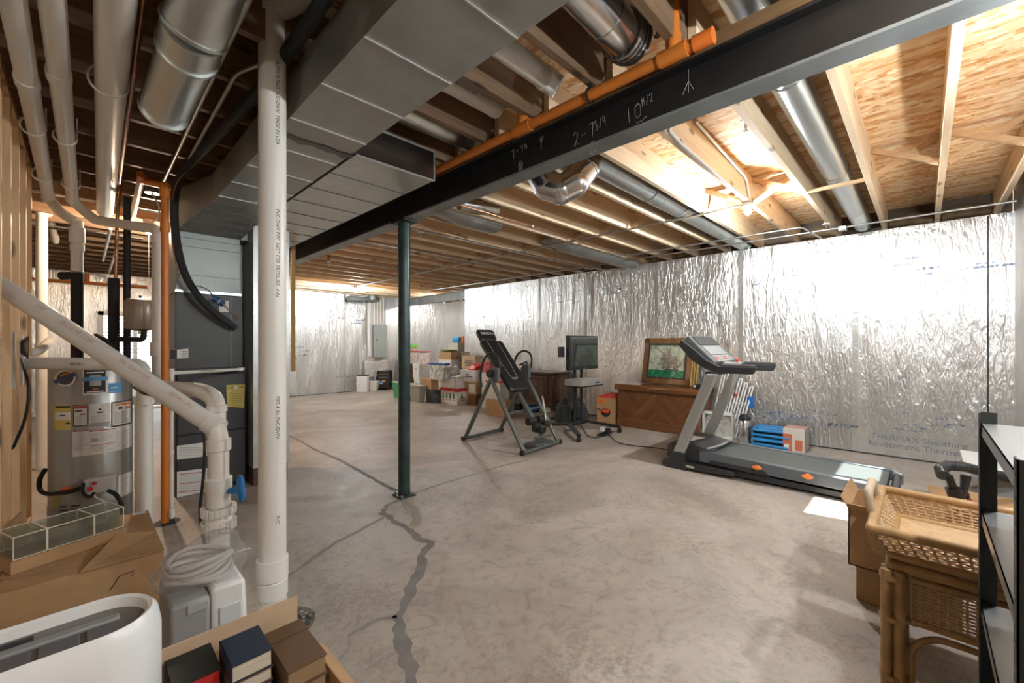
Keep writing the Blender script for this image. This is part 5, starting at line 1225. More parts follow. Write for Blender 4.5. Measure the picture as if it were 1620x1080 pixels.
for A, sx in ((AN, 1), (AF, -1)):
    MB().cb(A + V((.035 * sx, -.04, .045)), (.05, .12, .17), None).build('pivot_bracket', mat('bracket_grey', (.10, .11, .11), .4), it, smooth=False, bevel=.01)
    MB().cyl(A + V((-.02, .02, .06)), A + V((.02, .02, .06)), .05, seg=24).build('pivot_hub', black, it)
hn = [P(*q, X=XN) for q in ((762, 612), (759, 594), (766, 565), (777, 556), (788, 562), (791, 580))]
MB().tube(hn, .014, 12, fillet=.08).build('handle', black, it)
hf = [P(*q, X=XF) for q in ((813, 575), (818, 559), (831, 553), (842, 562), (840, 582), (831, 592))]
MB().tube(hf, .014, 12, fillet=.08).build('handle', black, it)
MB().tube([P(822, 577, X=XF), P(833, 572, X=XF), P(834, 590, X=XF)], .014, 10).build('handle_brace', black, it)
# back board
pt, pb = V((3.77, 4.115, 1.255)), V((3.77, 3.56, .64))
ax = (pb - pt); Lp = ax.length; ax.normalize(); nb = V((0, ax.z, -ax.y)); nb = nb if nb.z > 0 else -nb      # towards the upper front
def board(b, o, w0, w1, L, th, k=None, r=.05):
    """rounded padded board: o top centre, runs down ax"""
    out = []
    for (cxs, s, sw) in ((1, 0, w0), (1, L, w1)): pass
    q = []
    def arc(cx, cs, a0, a1, n=6):
        for i in range(n + 1):
            a = a0 + (a1 - a0) * i / n; q.append((cx + r * math.cos(a), cs + r * math.sin(a)))
    arc(w0/2 - r, r, -PI/2, 0); arc(w1/2 - r, L - r, 0, PI/2); arc(-w1/2 + r, L - r, PI/2, PI); arc(-w0/2 + r, r, PI, 3*PI/2)
    def ringp(sc, h): 
        cs = L / 2
        return [o + V((1, 0, 0)) * (x * (1 - sc * 2 / w0)) + ax * (cs + (s - cs) * (1 - sc * 2 / L)) + nb * h for x, s in q]
    loft(b, [ringp(.012, 0), ringp(0, th * .3), ringp(0, th * .7), ringp(.012, th), ringp(.03, th * 1.08)])
    return b
board(MB(), pt, .40, .36, Lp, .05).build('back_pad', vinyl, it)
MB().box((-.14, 0, -.01), (.14, .01, .0)) 
st = mat('grey_piping', (.30, .31, .30), .5)
b = MB(); 
def bp(x, s, h=.0545): return pt + V((x, 0, 0)) + ax * s + nb * h
b.tube([bp(-.09, .02), bp(-.085, .30), bp(-.05, .66), bp(.05, .66), bp(.085, .30), bp(.09, .02)], .004, 6, fillet=.03); b.build('pad_piping', st, it)
b = MB(); b.tube([bp(-.05, .64, .056), bp(.05, .64, .056)], .006, 6); b.build('pad_piping', st, it)
hp = V((3.77, 4.245, 1.405)); ax_s = ax.copy(); ax = V((0, -.55, -.84)).normalized(); nb_s = nb.copy(); nb = V((0, ax.z, -ax.y)); nb = nb if nb.z > 0 else -nb
board(MB(), hp, .30, .29, .19, .055, r=.045).build('headrest', vinyl, it)
text('headrest_logo', 'INNOVA', .058, hp + ax * .075 + nb * .062, (1, 0, 0), -ax, mat('logo_white', (.8, .8, .8), .5), it)
ax, nb = ax_s, nb_s
MB().beam(pt - nb * .01 + ax * .06, pt - nb * .01 - ax * .14, .03, .012).build('headrest_post', chrome, it, smooth=False)
MB().beam(pt - nb * .02 + V((-.1, 0, 0)), pb - nb * .02 + V((-.1, 0, 0)), .02, .02).beam(pt - nb * .02 + V((.1, 0, 0)), pb - nb * .02 + V((.1, 0, 0)), .02, .02).build('board_rails', fr_m, it, smooth=False)
MB().tube([(XN + .02, 3.73, .88), (XF - .02, 3.78, .88)], .014, 12).build('pivot_axle', fr_m, it)
# boom and ankle holders
be = V((3.77, 3.20, .17))
MB().beam(pb + V((0, .05, .03)), be, .05, .035).build('boom', fr_m, it, smooth=False, bevel=.004)
an = V((3.77, 3.27, .27))
for dx in (-.085, .085):
    MB().cyl(an + V((dx - .06, .02, .06)), an + V((dx + .06, .02, .06)), .045, seg=22).build('ankle_roller', mat('foam_black', (.02, .02, .02), .8), it)
    MB().cyl(an + V((dx - .05, -.06, .015)), an + V((dx + .05, -.06, .015)), .035, seg=20).build('heel_roller', mat('foam_black', (.02, .02, .02), .8), it)
MB().cb(an + V((0, -.02, -.03)), (.10, .16, .10)).build('ankle_bracket', black, it, bevel=.02)
MB().tube([an + V((.11, -.05, -.05)), an + V((.12, -.02, .12)), an + V((.16, .05, .30)), an + V((.17, .07, .33))], .010, 10, fillet=.05).build('ratchet_lever', chrome, it)
MB().tube([be + V((-.15, -.03, -.01)), be + V((.15, -.03, -.01))], .017, 12).build('foot_rest', fr_m, it)
MB().prism([(-.12, 0), (.10, 0), (.12, .04), (.05, .075), (-.10, .07)], (3.66, 3.30, .005), (0, 1, 0), (0, 0, 1), (.34, 0, 0)).build('floor_pad', mat('floor_pad', (.05, .06, .06), .4), it, bevel=.02)

# ================================================================== television on a rolling stand
tv = thing('tv_stand', 'black rolling stand on castors carrying the television', 'stand', (4.93, 3.5, 0), world=True)
bl2 = mat('stand_black', (.022, .022, .024), .4, .2)
for x in (4.86, 5.02): MB().cyl((x, 3.52, .11), (x, 3.52, 1.20), .022, seg=16).build('pole', bl2, tv)
MB().cb((4.94, 3.52, .115), (.40, .07, .05)).build('base_hub', bl2, tv, bevel=.008)
for (x0, y0, x1, y1) in ((4.74, 3.52, 4.37, 3.10), (5.14, 3.52, 5.22, 3.02), (4.74, 3.54, 4.55, 3.98), (5.14, 3.54, 5.45, 3.98)):
    MB().beam((x0, y0, .115), (x1, y1, .085), .055, .035).build('leg', bl2, tv, smooth=False, bevel=.006)
    cs = MB(); cs.cyl((x1 - .016, y1, .030), (x1 + .016, y1, .030), .029, seg=20); cs.build('castor', black, tv)
    MB().box((x1 - .024, y1 - .012, .035), (x1 - .018, y1 + .012, .075)).box((x1 + .018, y1 - .012, .035), (x1 + .024, y1 + .012, .075)).cyl((x1, y1, .065), (x1, y1, .09), .01, seg=8).build('castor_fork', bl2, tv, smooth=False)
MB().box((4.62, 3.24, .655), (5.16, 3.56, .670)).build('shelf', bl2, tv, smooth=False, bevel=.003)
MB().cb((4.93, 3.50, 1.12), (.30, .03, .22)).build('mount_plate', bl2, tv, smooth=False)
MB().box((4.44, 3.47, 1.06), (4.56, 3.49, 1.20)).build('mount_arm', bl2, tv, smooth=False, bevel=.004)
tvs = thing('television', 'flat black television with dark reflecting screen on the rolling stand', 'television', (4.93, 3.42, .86), world=True)
MB().box((4.575, 3.40, .88), (5.265, 3.465, 1.352)).build('casing', black, tvs, smooth=False, bevel=.008)
MB().box((4.60, 3.396, .925), (5.24, 3.401, 1.335)).build('screen', mat('screen_glass', (.035, .045, .04), .06, coat=.8), tvs, smooth=False)
MB().box((4.575, 3.395, .88), (5.265, 3.40, .92)).build('lower_bezel', mat('bezel', (.03, .03, .032), .2), tvs, smooth=False)
MB().box((4.90, 3.393, .893), (4.98, 3.396, .903)).build('badge', chrome, tvs, smooth=False)
dv2 = thing('disc_player', 'silver disc player on the stand shelf under the television', 'disc player', (4.86, 3.33, .671), world=True)
MB().box((4.60, 3.22, .672), (5.10, 3.50, .752)).build('casing', mat('player_silver', (.52, .52, .51), .3, .5), dv2, smooth=False, bevel=.004)
MB().box((4.93, 3.214, .70), (5.02, 3.22, .715)).build('display_slot', ink, dv2, smooth=False)
MB().box((4.68, 3.28, .753), (4.92, 3.44, .765)).build('top_plate', mat('player_grey', (.35, .35, .34), .3), dv2, smooth=False, bevel=.003)
cp = [P(*q, Z=.006) for q in ((918, 672), (930, 690), (945, 693), (957, 684), (966, 690), (972, 697), (985, 702), (1010, 706), (1040, 708), (1066, 714))]
pipe('power_cable', 'long black power cable trailing over the floor to the treadmill', cp, .006, black, fillet=.1, cat='cable', seg=8)
b = MB()
for i in range(5):
    c = P(952 + 2 * i, 688 - i, Z=.012 + .008 * i); b.tube([c + V((.09 * math.cos(a) + .01 * i, .05 * math.sin(a), 0)) for a in [2 * PI * k / 18 for k in range(18)]], .0055, 6, closed=True)
tag(b.build('coiled_cable', black), 'tangled coil of black cable on the floor by the castor', 'cable')
for q, L_ in (((953, 682), 'white plug adapter in the cable tangle'), ((962, 684), 'black power brick in the cable tangle')):
    c = P(*q, Z=.05); tag(MB().cb(c + V((0, 0, .03)), (.06, .05, .06)).build('plug_adapter', white if 'white' in L_ else black, bevel=.006), L_, 'adapter')

# ================================================================== cedar chest, painting, sideboard
ch = thing('blanket_chest', 'long polished wooden chest with herringbone veneer against the foil wall', 'chest', (5.9, 2.72, 0), world=True)
CX, CY0, CY1, CZ = 5.665, 2.10, 3.34, .64
MB().box((CX + .02, CY0 + .02, .07), (XR - .08, CY1 - .02, .55)).build('chest_body', walnut2, ch, smooth=False, bevel=.006)
MB().box((CX + .01, CY0 + .01, .0), (XR - .07, CY1 - .01, .12)).build('plinth', make_wood('chest_base', (.13, .05, .02), (.22, .09, .035), 'Y', knots=False, rough=.35), ch, smooth=False, bevel=.008)
b = MB(); b.prism([(0, .0), (.0, .06), (.02, .085), (.50, .09), (.50, 0)], (CX - .02, CY0 - .02, .55), (1, 0, 0), (0, 0, 1), (0, CY1 - CY0 + .04, 0)); b.build('lid', make_wood('chest_lid', (.12, .042, .014), (.24, .10, .035), 'Y', knots=False, rough=.22, coat=.6), ch, smooth=False, bevel=.01)
yc = (CY0 + CY1) / 2
hbs = [make_wood('veneer_%d' % q, (.10, .036, .013), (.22, .09, .033), 'Y', knots=False, rough=.3, rot=(.8 if q else -.8), coat=.3) for q in (0, 1)]
for i in range(4):
    y0 = CY0 + .02 + i * (CY1 - CY0 - .04) / 4; y1 = y0 + (CY1 - CY0 - .04) / 4
    MB().add([(CX + .018, y0, .13), (CX + .018, y1, .13), (CX + .018, y1, .545), (CX + .018, y0, .545)], [(0, 1, 2, 3)]).build('veneer_panel', hbs[i % 2], ch, smooth=False)
MB().cyl((CX + .012, yc, .50), (CX + .02, yc, .50), .009, seg=14).build('lock', mat('brass', (.45, .30, .10), .3, .9), ch)
# painting leaning on the wall
pf = thing('painting', 'framed oil painting of a sailing ship on a green sea, leaning on the chest', 'painting', (5.9, 2.7, CZ + .002), world=True)
yL, yR = 3.07, 2.33; zb, zt = CZ + .003, CZ + .68; xb, xt = 5.97, 6.10
def pp_(u, v, d=0.0):       # u 0..1 left to right, v 0..1 up, d towards the room
    x = xb + (xt - xb) * v; n = V((-(zt - zb), 0, (xt - xb))).normalized()
    return V((x, yL + (yR - yL) * u, zb + (zt - zb) * v)) + n * d
def pbox(b, u0, u1, v0, v1, d0, d1, k=None):
    b.hexa([pp_(u0, v0, d0), pp_(u1, v0, d0), pp_(u1, v1, d0), pp_(u0, v1, d0), pp_(u0, v0, d1), pp_(u1, v0, d1), pp_(u1, v1, d1), pp_(u0, v1, d1)], k); return b
fw, fh = .125, .14
frm = make_wood('frame_gold_brown', (.12, .05, .017), (.26, .13, .05), 'Z', knots=False, rough=.35); fri = mat('frame_gold', (.42, .27, .10), .35, .4)
for r in ((0, 1, 0, fh), (0, 1, 1 - fh, 1), (0, fw, 0, 1), (1 - fw, 1, 0, 1)): pbox(MB(), *r, 0, .035).build('frame_side', frm, pf, smooth=False, bevel=.008)
i0, i1, j0, j1 = fw, 1 - fw, fh, 1 - fh; e = .02
for r in ((i0 - e, i1 + e, j0 - e, j0 + e / 2), (i0 - e, i1 + e, j1 - e / 2, j1 + e), (i0 - e, i0 + e / 2, j0, j1), (i1 - e / 2, i1 + e, j0, j1)): pbox(MB(), *r, .03, .042).build('inner_moulding', ink if r[2] < .2 or r[0] < .2 else fri, pf, smooth=False, bevel=.003)
skym, sn, sb_ = nmat('painted_sky')
g_ = node(sn, 'ShaderNodeNewGeometry'); nz = node(sn, 'ShaderNodeTexNoise', Scale=7.0, Detail=6.0, Distortion=1.5); rr = ramp(sn, [(.3, (.16, .22, .15)), (.5, (.42, .46, .36)), (.7, (.66, .60, .44))])
sn.links.new(g_.outputs['Position'], nz.inputs['Vector']); sn.links.new(nz.outputs[0], rr.inputs[0]); sn.links.new(rr.outputs[0], sb_.inputs['Base Color']); sb_.inputs['Roughness'].default_value = .4
seam_, sn, sb_ = nmat('painted_sea')
g_ = node(sn, 'ShaderNodeNewGeometry'); mp_ = node(sn, 'ShaderNodeMapping'); mp_.inputs['Scale'].default_value = (1, 8, 40); nz = node(sn, 'ShaderNodeTexNoise', Scale=2.0, Detail=6.0); rr = ramp(sn, [(.35, (.0, .07, .035)), (.55, (.01, .22, .11)), (.75, (.35, .55, .42))])
sn.links.new(g_.outputs['Position'], mp_.inputs[0]); sn.links.new(mp_.outputs[0], nz.inputs['Vector']); sn.links.new(nz.outputs[0], rr.inputs[0]); sn.links.new(rr.outputs[0], sb_.inputs['Base Color']); sb_.inputs['Roughness'].default_value = .35
vs_ = j0 + (j1 - j0) * .23
pbox(MB(), i0, i1, vs_, j1, .004, .010).build('painted_sky', skym, pf, smooth=False)
pbox(MB(), i0, i1, j0, vs_, .004, .0105).build('painted_sea', seam_, pf, smooth=False)
sail = mat('painted_sail', (.30, .25, .19), .5, var=.5, vscale=40); hull = mat('painted_hull', (.07, .05, .04), .5)
def cv(u, v): return pp_(i0 + (i1 - i0) * u, j0 + (j1 - j0) * v, .0112)
b = MB()
b.add([cv(.40, .28), (cv(.46, .235)), cv(.78, .225), cv(.84, .26), cv(.60, .255)], [(0, 1, 2, 3, 4)], k=1)
for (u, n, w0, w1, h0, h1) in ((.46, 4, .19, .10, .30, .80), (.60, 4, .20, .10, .31, .88), (.74, 3, .15, .09, .30, .66)):
    lean = -.10
    for i in range(n):
        v0 = h0 + (h1 - h0) * i / n; v1 = h0 + (h1 - h0) * (i + .85) / n; wa = w0 + (w1 - w0) * i / n; wb_ = w0 + (w1 - w0) * (i + 1) / n; uu = u + lean * (v0 - h0) * 1.6
        b.add([cv(uu - wa/2, v0 - .02), cv(uu + wa/2, v0 + .04), cv(uu + wb_/2 - .02, v1 + .03), cv(uu - wb_/2 - .02, v1 - .02)], [(0, 1, 2, 3)], k=0)
        b.add([cv(uu - wa/2, v0 - .035), cv(uu + wa/2, v0 + .02), cv(uu + wa/2, v0 + .035), cv(uu - wa/2, v0 - .02)], [(0, 1, 2, 3)], k=1)
b.add([cv(.80, .30), cv(.93, .42), cv(.82, .55)], [(0, 1, 2)], k=0); b.add([cv(.38, .40), cv(.27, .62), cv(.40, .60)], [(0, 1, 2)], k=0)
b.build('painted_ship', [sail, hull], pf, smooth=False)
for i in range(3):
    y0 = 2.335 - .028 * i
    o = MB().hexa([(5.93 + .02 * i, y0 - .022, CZ + .003), (5.98 + .02 * i, y0 - .022, CZ + .003), (5.98 + .02 * i, y0, CZ + .003), (5.93 + .02 * i, y0, CZ + .003), (6.06 + .01 * i, y0 - .022, CZ + .60 - .03 * i), (6.10 + .01 * i, y0 - .022, CZ + .60 - .03 * i), (6.10 + .01 * i, y0, CZ + .60 - .03 * i), (6.06 + .01 * i, y0, CZ + .60 - .03 * i)])
    tag(o.build('picture_frame', fri, smooth=False, bevel=.003), 'gilt picture frame edge standing behind the ship painting, %s from it' % ords[i], 'frame', 'picture frames behind the painting')
tg = thing('electronics_box', 'small black electronic box on the right end of the chest', 'box', (5.9, 2.18, CZ), world=True)
MB().box((5.80, 2.11, CZ + .001), (5.98, 2.24, CZ + .05)).build('casing', black, tg, bevel=.006)
MB().box((5.798, 2.20, CZ + .01), (5.80, 2.23, CZ + .04)).build('label', paper, tg, smooth=False)

sd = thing('sideboard', 'dark carved wooden sideboard with canted corner, behind the television', 'sideboard', (5.85, 5.1, 0), world=True)
SX, SY0, SY1 = 5.60, 4.52, 5.75
MB().box((SX + .03, SY0 + .03, .20), (XR - .10, SY1, .70)).build('case', walnut, sd, smooth=False, bevel=.01)
MB().box((SX - .01, SY0, .70), (XR - .09, SY1 + .02, .745)).build('top', walnut, sd, smooth=False, bevel=.012)
MB().box((SX, SY0 + .01, .17), (XR - .10, SY1, .21)).build('base_moulding', walnut, sd, smooth=False, bevel=.01)
pnl = make_wood('carved_panel', (.085, .045, .025), (.16, .09, .05), 'Z', knots=False, rough=.45)
for y0, y1 in ((4.66, 5.10), (5.18, 5.62)):
    d = MB().box((SX + .015, y0, .26), (SX + .03, y1, .66)).build('door', walnut, sd, smooth=False, bevel=.008)
    MB().box((SX + .008, y0 + .07, .32), (SX + .015, y1 - .07, .60)).build('door_panel', pnl, d, smooth=False, bevel=.006)
    b = MB()
    for i in range(8):
        a = 2 * PI * i / 8; b.sphere((SX + .006, (y0 + y1) / 2 + .035 * math.cos(a), .46 + .035 * math.sin(a)), .014, 10, 6, sc=(.5, 1, 1))
    b.sphere((SX + .004, (y0 + y1) / 2, .46), .016, 10, 8); b.build('carved_rosette', pnl, d)
MB().box((SX + .09, SY0 + .018, .27), (XR - .16, SY0 + .03, .65)).build('end_panel', pnl, sd, smooth=False, bevel=.006)
for x, y in ((SX + .06, SY0 + .06), (SX + .06, SY1 - .06), (XR - .15, SY0 + .06), (XR - .15, SY1 - .06)):
    MB().lathe([(.02, 0), (.032, .02), (.02, .05), (.034, .10), (.022, .14), (.036, .17)], (x, y, 0), 16).build('leg', walnut, sd)

# bags, wok box and bits behind the stand
for (px0, px1, pyb, pyt, X, L_) in ((878, 905, 668, 630, 5.25, 'dark grey zipped bag on the floor left of the stand pole'), (904, 931, 667, 632, 5.30, 'rounded black bag on the floor behind the stand pole')):
    a, c = P(px0, pyb, Z=0), P(px1, pyb, Z=0); m_ = (a + c) / 2; w = (c - a).length; h = P((px0 + px1) / 2, pyt, t=(m_ - V((0, 0, 0))).dot(_F)).z
    t = thing('bag', L_, 'bag', (m_.x, m_.y, 0), -YAW)
    b = MB(); rs = []
    for i in range(9):
        f = i / 8; s = math.sin(PI * min(.97, max(.0, f * .62 + .32))) ; q = []
        for k in range(20):
            aa = 2 * PI * k / 20; q.append(V((w / 2 * s * (1.02) * (abs(math.cos(aa)) ** .7) * (1 if math.cos(aa) > 0 else -1), .13 * s * (abs(math.sin(aa)) ** .8) * (1 if math.sin(aa) > 0 else -1), f * h)))
        rs.append(q)
    loft(b, rs); b.build('bag_body', mat('bag_fabric', (.035, .042, .042), .7, bump=.3, bscale=40), t)
    MB().tube([(-w * .3, -.128, h * .2), (-w * .3, -.125, h * .75), (w * .3, -.125, h * .75), (w * .3, -.128, h * .2)], .006, 6, fillet=.05).build('zip', mat('zip_grey', (.12, .12, .12), .5), t)
    MB().tube([(-w * .15, 0, h * .97), (-w * .1, 0, h * 1.06), (w * .1, 0, h * 1.06), (w * .15, 0, h * .97)], .009, 8, fillet=.03).build('strap', black, t)
wk = thing('wok_box', 'brown carton with a red top flap and a wok picture, beside the wooden chest', 'box', (5.76, 3.5, 0), world=True)
MB().box((5.62, 3.37, 0), (5.92, 3.65, .41)).build('carton_body', cardboard, wk, smooth=False, bevel=.004)
MB().hexa([(5.62, 3.37, .411), (5.92, 3.37, .411), (5.92, 3.65, .411), (5.62, 3.65, .411), (5.63, 3.40, .43), (5.90, 3.44, .47), (5.90, 3.56, .47), (5.63, 3.62, .425)]).build('red_flap', red, wk, smooth=False)
MB().add([(5.617, 3.63, .315), (5.617, 3.50, .325), (5.617, 3.50, .40), (5.617, 3.63, .385)], [(0, 1, 2, 3)]).build('name_patch', mat('wok_orange', (.70, .16, .03), .5), wk, smooth=False)
text('box_lettering', 'WOK', .075, (5.615, 3.565, .355), (0, -1, .08), (0, .08, 1), mat('wok_yellow', (.75, .35, .08), .5), wk)
b = MB(); n = 24
b.add([V((5.617, 3.49 + .085 * math.cos(2*PI*i/n), .20 + .045 * math.sin(2*PI*i/n))) for i in range(n)], [tuple(range(n))]); b.add([V((5.6165, 3.49 + .07 * math.cos(2*PI*i/n), .205 + .033 * math.sin(2*PI*i/n))) for i in range(n)], [tuple(range(n))], k=1)
b.add([V((5.617, 3.49 + .085 * math.cos(PI + PI*i/12), .20 + .085 * math.sin(PI + PI*i/12))) for i in range(13)], [tuple(range(13))]); b.add([V(q) for q in ((5.617, 3.58, .22), (5.617, 3.64, .24), (5.617, 3.64, .225), (5.617, 3.58, .20))], [(0, 1, 2, 3)])
b.build('wok_picture', [ink, mat('wok_red', (.70, .10, .03), .5)], wk, smooth=False)
for i, (x, y, s, m_, L_) in enumerate(((5.45, 4.40, .10, grey, 'crumpled dark thing on the floor under the sideboard corner'), (5.72, 4.75, .11, white, 'crumpled white bag under the sideboard'), (5.75, 5.1, .10, blue, 'small blue and white pack under the sideboard'), (5.68, 5.4, .09, black, 'dark bag far under the sideboard'), (5.5, 3.9, .09, mat('silver_bag', (.4, .4, .4), .3, .6), 'crumpled silver bag behind the television stand'))):
    b = MB().sphere((x, y, s * .6), s, 14, 9, sc=(1, 1.1, .62))
    for v in b.v: v += V((random.uniform(-1, 1), random.uniform(-1, 1), 0)) * .012
    for v in b.v: v.z = max(v.z, .001)
    tag(b.build('crumpled_bag', m_), L_, 'bag')

# ================================================================== things along the wall by the treadmill
th = P(1179, 700, X=5.80)
fk = thing('airpot', 'steel vacuum flask with a black domed pump lid beside the treadmill', 'flask', (5.80, 1.60, 0))
MB().lathe([(.066, 0), (.068, .01), (.068, .27), (.06, .285)], (0, 0, 0), 30).build('flask_body', mat('brushed_steel', (.55, .56, .56), .25, .95), fk)
MB().lathe([(.062, .286), (.069, .295), (.068, .32), (.055, .345), (.03, .358), (.002, .361)], (0, 0, 0), 30).build('pump_lid', black, fk)
MB().cb((-.07, 0, .29), (.05, .03, .02)).build('spout', black, fk, bevel=.004)
bf = thing('box_fan', 'white square fan with rings of grille standing behind the treadmill', 'fan', (5.86, 1.93, 0), math.radians(8))
MB().box((-.055, -.19, .015), (-.045, -.165, .335)).box((-.055, -.19, .31), (.055, .19, .34)).box((-.055, -.19, 0), (.055, .19, .03)).box((-.055, -.19, 0), (.055, -.16, .34)).box((-.055, .16, 0), (.055, .19, .34)).build('fan_frame', white, bf, smooth=False, bevel=.01)
b = MB()
for i in range(7):
    r = .022 * (i + 1); b.tube([(-.058, r * math.cos(a), .17 + r * math.sin(a)) for a in [2 * PI * k / 28 for k in range(28)]], .003, 6, closed=True)
for k in range(10): a = 2 * PI * k / 10; b.tube([(-.056, .01 * math.cos(a), .17 + .01 * math.sin(a)), (-.056, .155 * math.cos(a), .17 + .155 * math.sin(a))], .0025, 6)
b.build('grille', offwhite, bf)
b = MB()
for k in range(5):
    a = 2 * PI * k / 5; M_ = Matrix.Translation((0, 0, .17)) @ Matrix.Rotation(a, 4, 'X') @ Matrix.Rotation(.5, 4, 'Z'); b.box((-.003, -.03, .02), (.003, .04, .135), M_)
b.cyl((-.03, 0, .17), (.03, 0, .17), .03, seg=16); b.build('blades', mat('blade_grey', (.60, .62, .60), .4), bf, smooth=False)
MB().box((.045, -.16, .03), (.05, .16, .31)).build('rear_grille', offwhite, bf, smooth=False)
for i in range(6):
    y0 = 2.02 - .065 * i; z1 = .92 - .05 * i
    t = thing('folded_lawn_chair', 'white tubular folded chair leaning on the foil wall behind the treadmill, %s from the chest' % ords[i], 'chair', (5.95, y0, 0), group='folded chairs leaning on the wall')
    for dy in (0, .035):
        MB().tube([(-.02 + dy * .3, dy + .02, .012), (.20, dy - .10 - .25 * 0, z1)], .011, 10).build('frame_tube', white, t)
    MB().tube([(.02, .0, .18), (.03, .05, .18)], .009, 8).tube([(.10, -.04, .45), (.11, .01, .45)], .009, 8).tube([(.20, -.10, z1), (.20, -.065, z1)], .011, 8).build('crosspiece', white, t)
    if i in (1, 3): MB().sphere((.10, -.045, .56 + .1 * (i == 1)), .02, 10, 8).build('red_cap', red, t)
    if i == 5: MB().hexa([(.12, -.12, .40), (.13, -.05, .40), (.14, -.04, .55), (.13, -.13, .55), (.125, -.12, .40), (.135, -.05, .40), (.145, -.04, .55), (.135, -.13, .55)]).build('blue_fabric', blue, t, smooth=False)
bcz = 0.002; blm = mat('chair_blue', (.03, .27, .62), .5)
for i in range(4):
    t = thing('folded_beach_chair', 'folded blue and black chair in the stack by the wall, %s from the floor' % ords[i], 'chair', (5.86, 1.30, bcz), math.radians((-6, 5, -3, 8)[i]), 'stack of folded blue chairs')
    MB().tube([(-.14, -.20, .022), (-.14, .20, .022), (.16, .18, .03), (.16, -.16, .03)], .018, 12, fillet=.05, closed=False).build('padded_frame', blm, t)
    MB().box((-.13, -.17, .008), (.15, .17, .020)).build('seat_sling', black, t, smooth=False, bevel=.003)
    MB().box((-.125, -.16, .036), (.14, .16, .048)).build('back_sling', blm if i % 2 else black, t, smooth=False, bevel=.004)
    bcz += .058
rb = thing('white_red_box', 'red and white printed carton at the foot of the foil wall', 'box', (5.83, 1.06, 0), world=True)
MB().box((5.70, .96, 0), (5.96, 1.17, .265)).build('carton_body', [mat('carton_white', (.72, .66, .60), .7)], rb, smooth=False, bevel=.004)
MB().box((5.698, 1.08, 0), (5.70, 1.169, .20)).build('red_panel', mat('carton_red', (.62, .17, .09), .6), rb, smooth=False)
MB().box((5.698, .98, .02), (5.70, 1.05, .14)).build('red_panel', mat('carton_red', (.62, .17, .09), .6), rb, smooth=False)
MB().box((5.697, 1.11, .02), (5.698, 1.16, .08)).build('label', paper, rb, smooth=False)
MB().box((5.71, .96, .265), (5.95, 1.165, .267)).build('top_print', mat('carton_pink', (.66, .42, .35), .7), rb, smooth=False)

# ================================================================== box pile by the alcove
def corner_box(pc, pyb, pxL, pxR, pyt, X=None, maxw=.6):
    c = P(pc, pyb, X=X) if X is not None else P(pc, pyb, Z=0)
    t_ = (c - V((0, 0, H))).dot(_F)
    return c, P(pxL, 0, X=c.x).y, P(pxR, 0, Y=c.y).x, P(pc, pyt, t=t_).z
def pile(name, label, pc, pyb, pxL, pxR, pyt, m, X=None, z0=None, top=None, cat='box', taper=0.0, dz=0.0, openc=False, flaps=(), mx=.55):
    c, y1, x1, zt = corner_box(pc, pyb, pxL, pxR, pyt, X)
    zb_ = c.z if z0 is None else z0
    if X is None: zb_ = 0.0
    y1 = min(y1, c.y + mx); x1 = min(x1, c.x + mx)
    if c.y < 7.6: x1 = min(x1, 6.15)
    else: x1 = min(x1, 7.7)
    if taper:
        t = thing(name, label, cat, ((c.x + x1) / 2, (c.y + y1) / 2, zb_)); w, d, h = x1 - c.x, y1 - c.y, zt - zb_
        k = taper; b = MB(); b.hexa([(-w/2*k, -d/2*k, 0), (w/2*k, -d/2*k, 0), (w/2*k, d/2*k, 0), (-w/2*k, d/2*k, 0), (-w/2, -d/2, h), (w/2, -d/2, h), (w/2, d/2, h), (-w/2, d/2, h)])
        b.build('bin_body', m, t, smooth=False, bevel=.012)
        if top: top(t, w, d, h)
        return t, c, x1, y1, zt
    t = carton(name, (c.x, c.y, zb_), (x1, y1, zt), label, m, flaps=flaps, openc=openc, top=top)
    t['category'] = cat
    return t, c, x1, y1, zt
GP = 'boxes piled by the alcove'
wcard = mat('carton_offwhite', (.72, .70, .66), .7, var=.05, vscale=10)
def top_xmas(t, w, d, h):
    MB().box((-w/2 - .02, -d/2 - .02, h - .035), (w/2 + .02, d/2 + .02, h + .012)).build('lid', red, t, smooth=False, bevel=.003)
    tr = mat('tree_green', (.02, .17, .06), .6)
    def tree(c, ux, nrm):
        b = MB(); c = V(c); ux = V(ux)
        for i, (w_, z0, z1) in enumerate(((.042, .0, .05), (.034, .035, .085), (.024, .07, .125))): b.add([c + ux * -w_ + V((0, 0, z0)), c + ux * w_ + V((0, 0, z0)), c + V((0, 0, z1))], [(0, 1, 2)])
        b.build('printed_tree', tr, t, smooth=False)
        MB().add([c + ux * -.04 + V((0, 0, -.035)), c + ux * .045 + V((0, 0, -.045)), c + ux * .045 + V((0, 0, -.03)), c + ux * -.04 + V((0, 0, -.02))], [(0, 1, 2, 3)]).build('printed_stripe', redl, t, smooth=False)
    for i in range(4): tree((-w/2 - .002, d/2 - .09 - i * (d - .16) / 3.3, .12), (0, -1, 0), 0)
    tree((.0, -d/2 - .002, .12), (1, 0, 0), 0)
TA, cA, xA, yA, zA = pile('holiday_box', 'white box with green trees and a red lid on the floor', 723, 641, 692, 738, 617, wcard, top=top_xmas)
pile('white_carton', 'white open carton standing on the box with green trees', 720.5, 617, 696, 738, 599, wcard, X=cA.x + .03, z0=zA + .013, flaps=(('f', 60, .10), ('b', -70, .12), ('r', 70, .10)), openc=True)
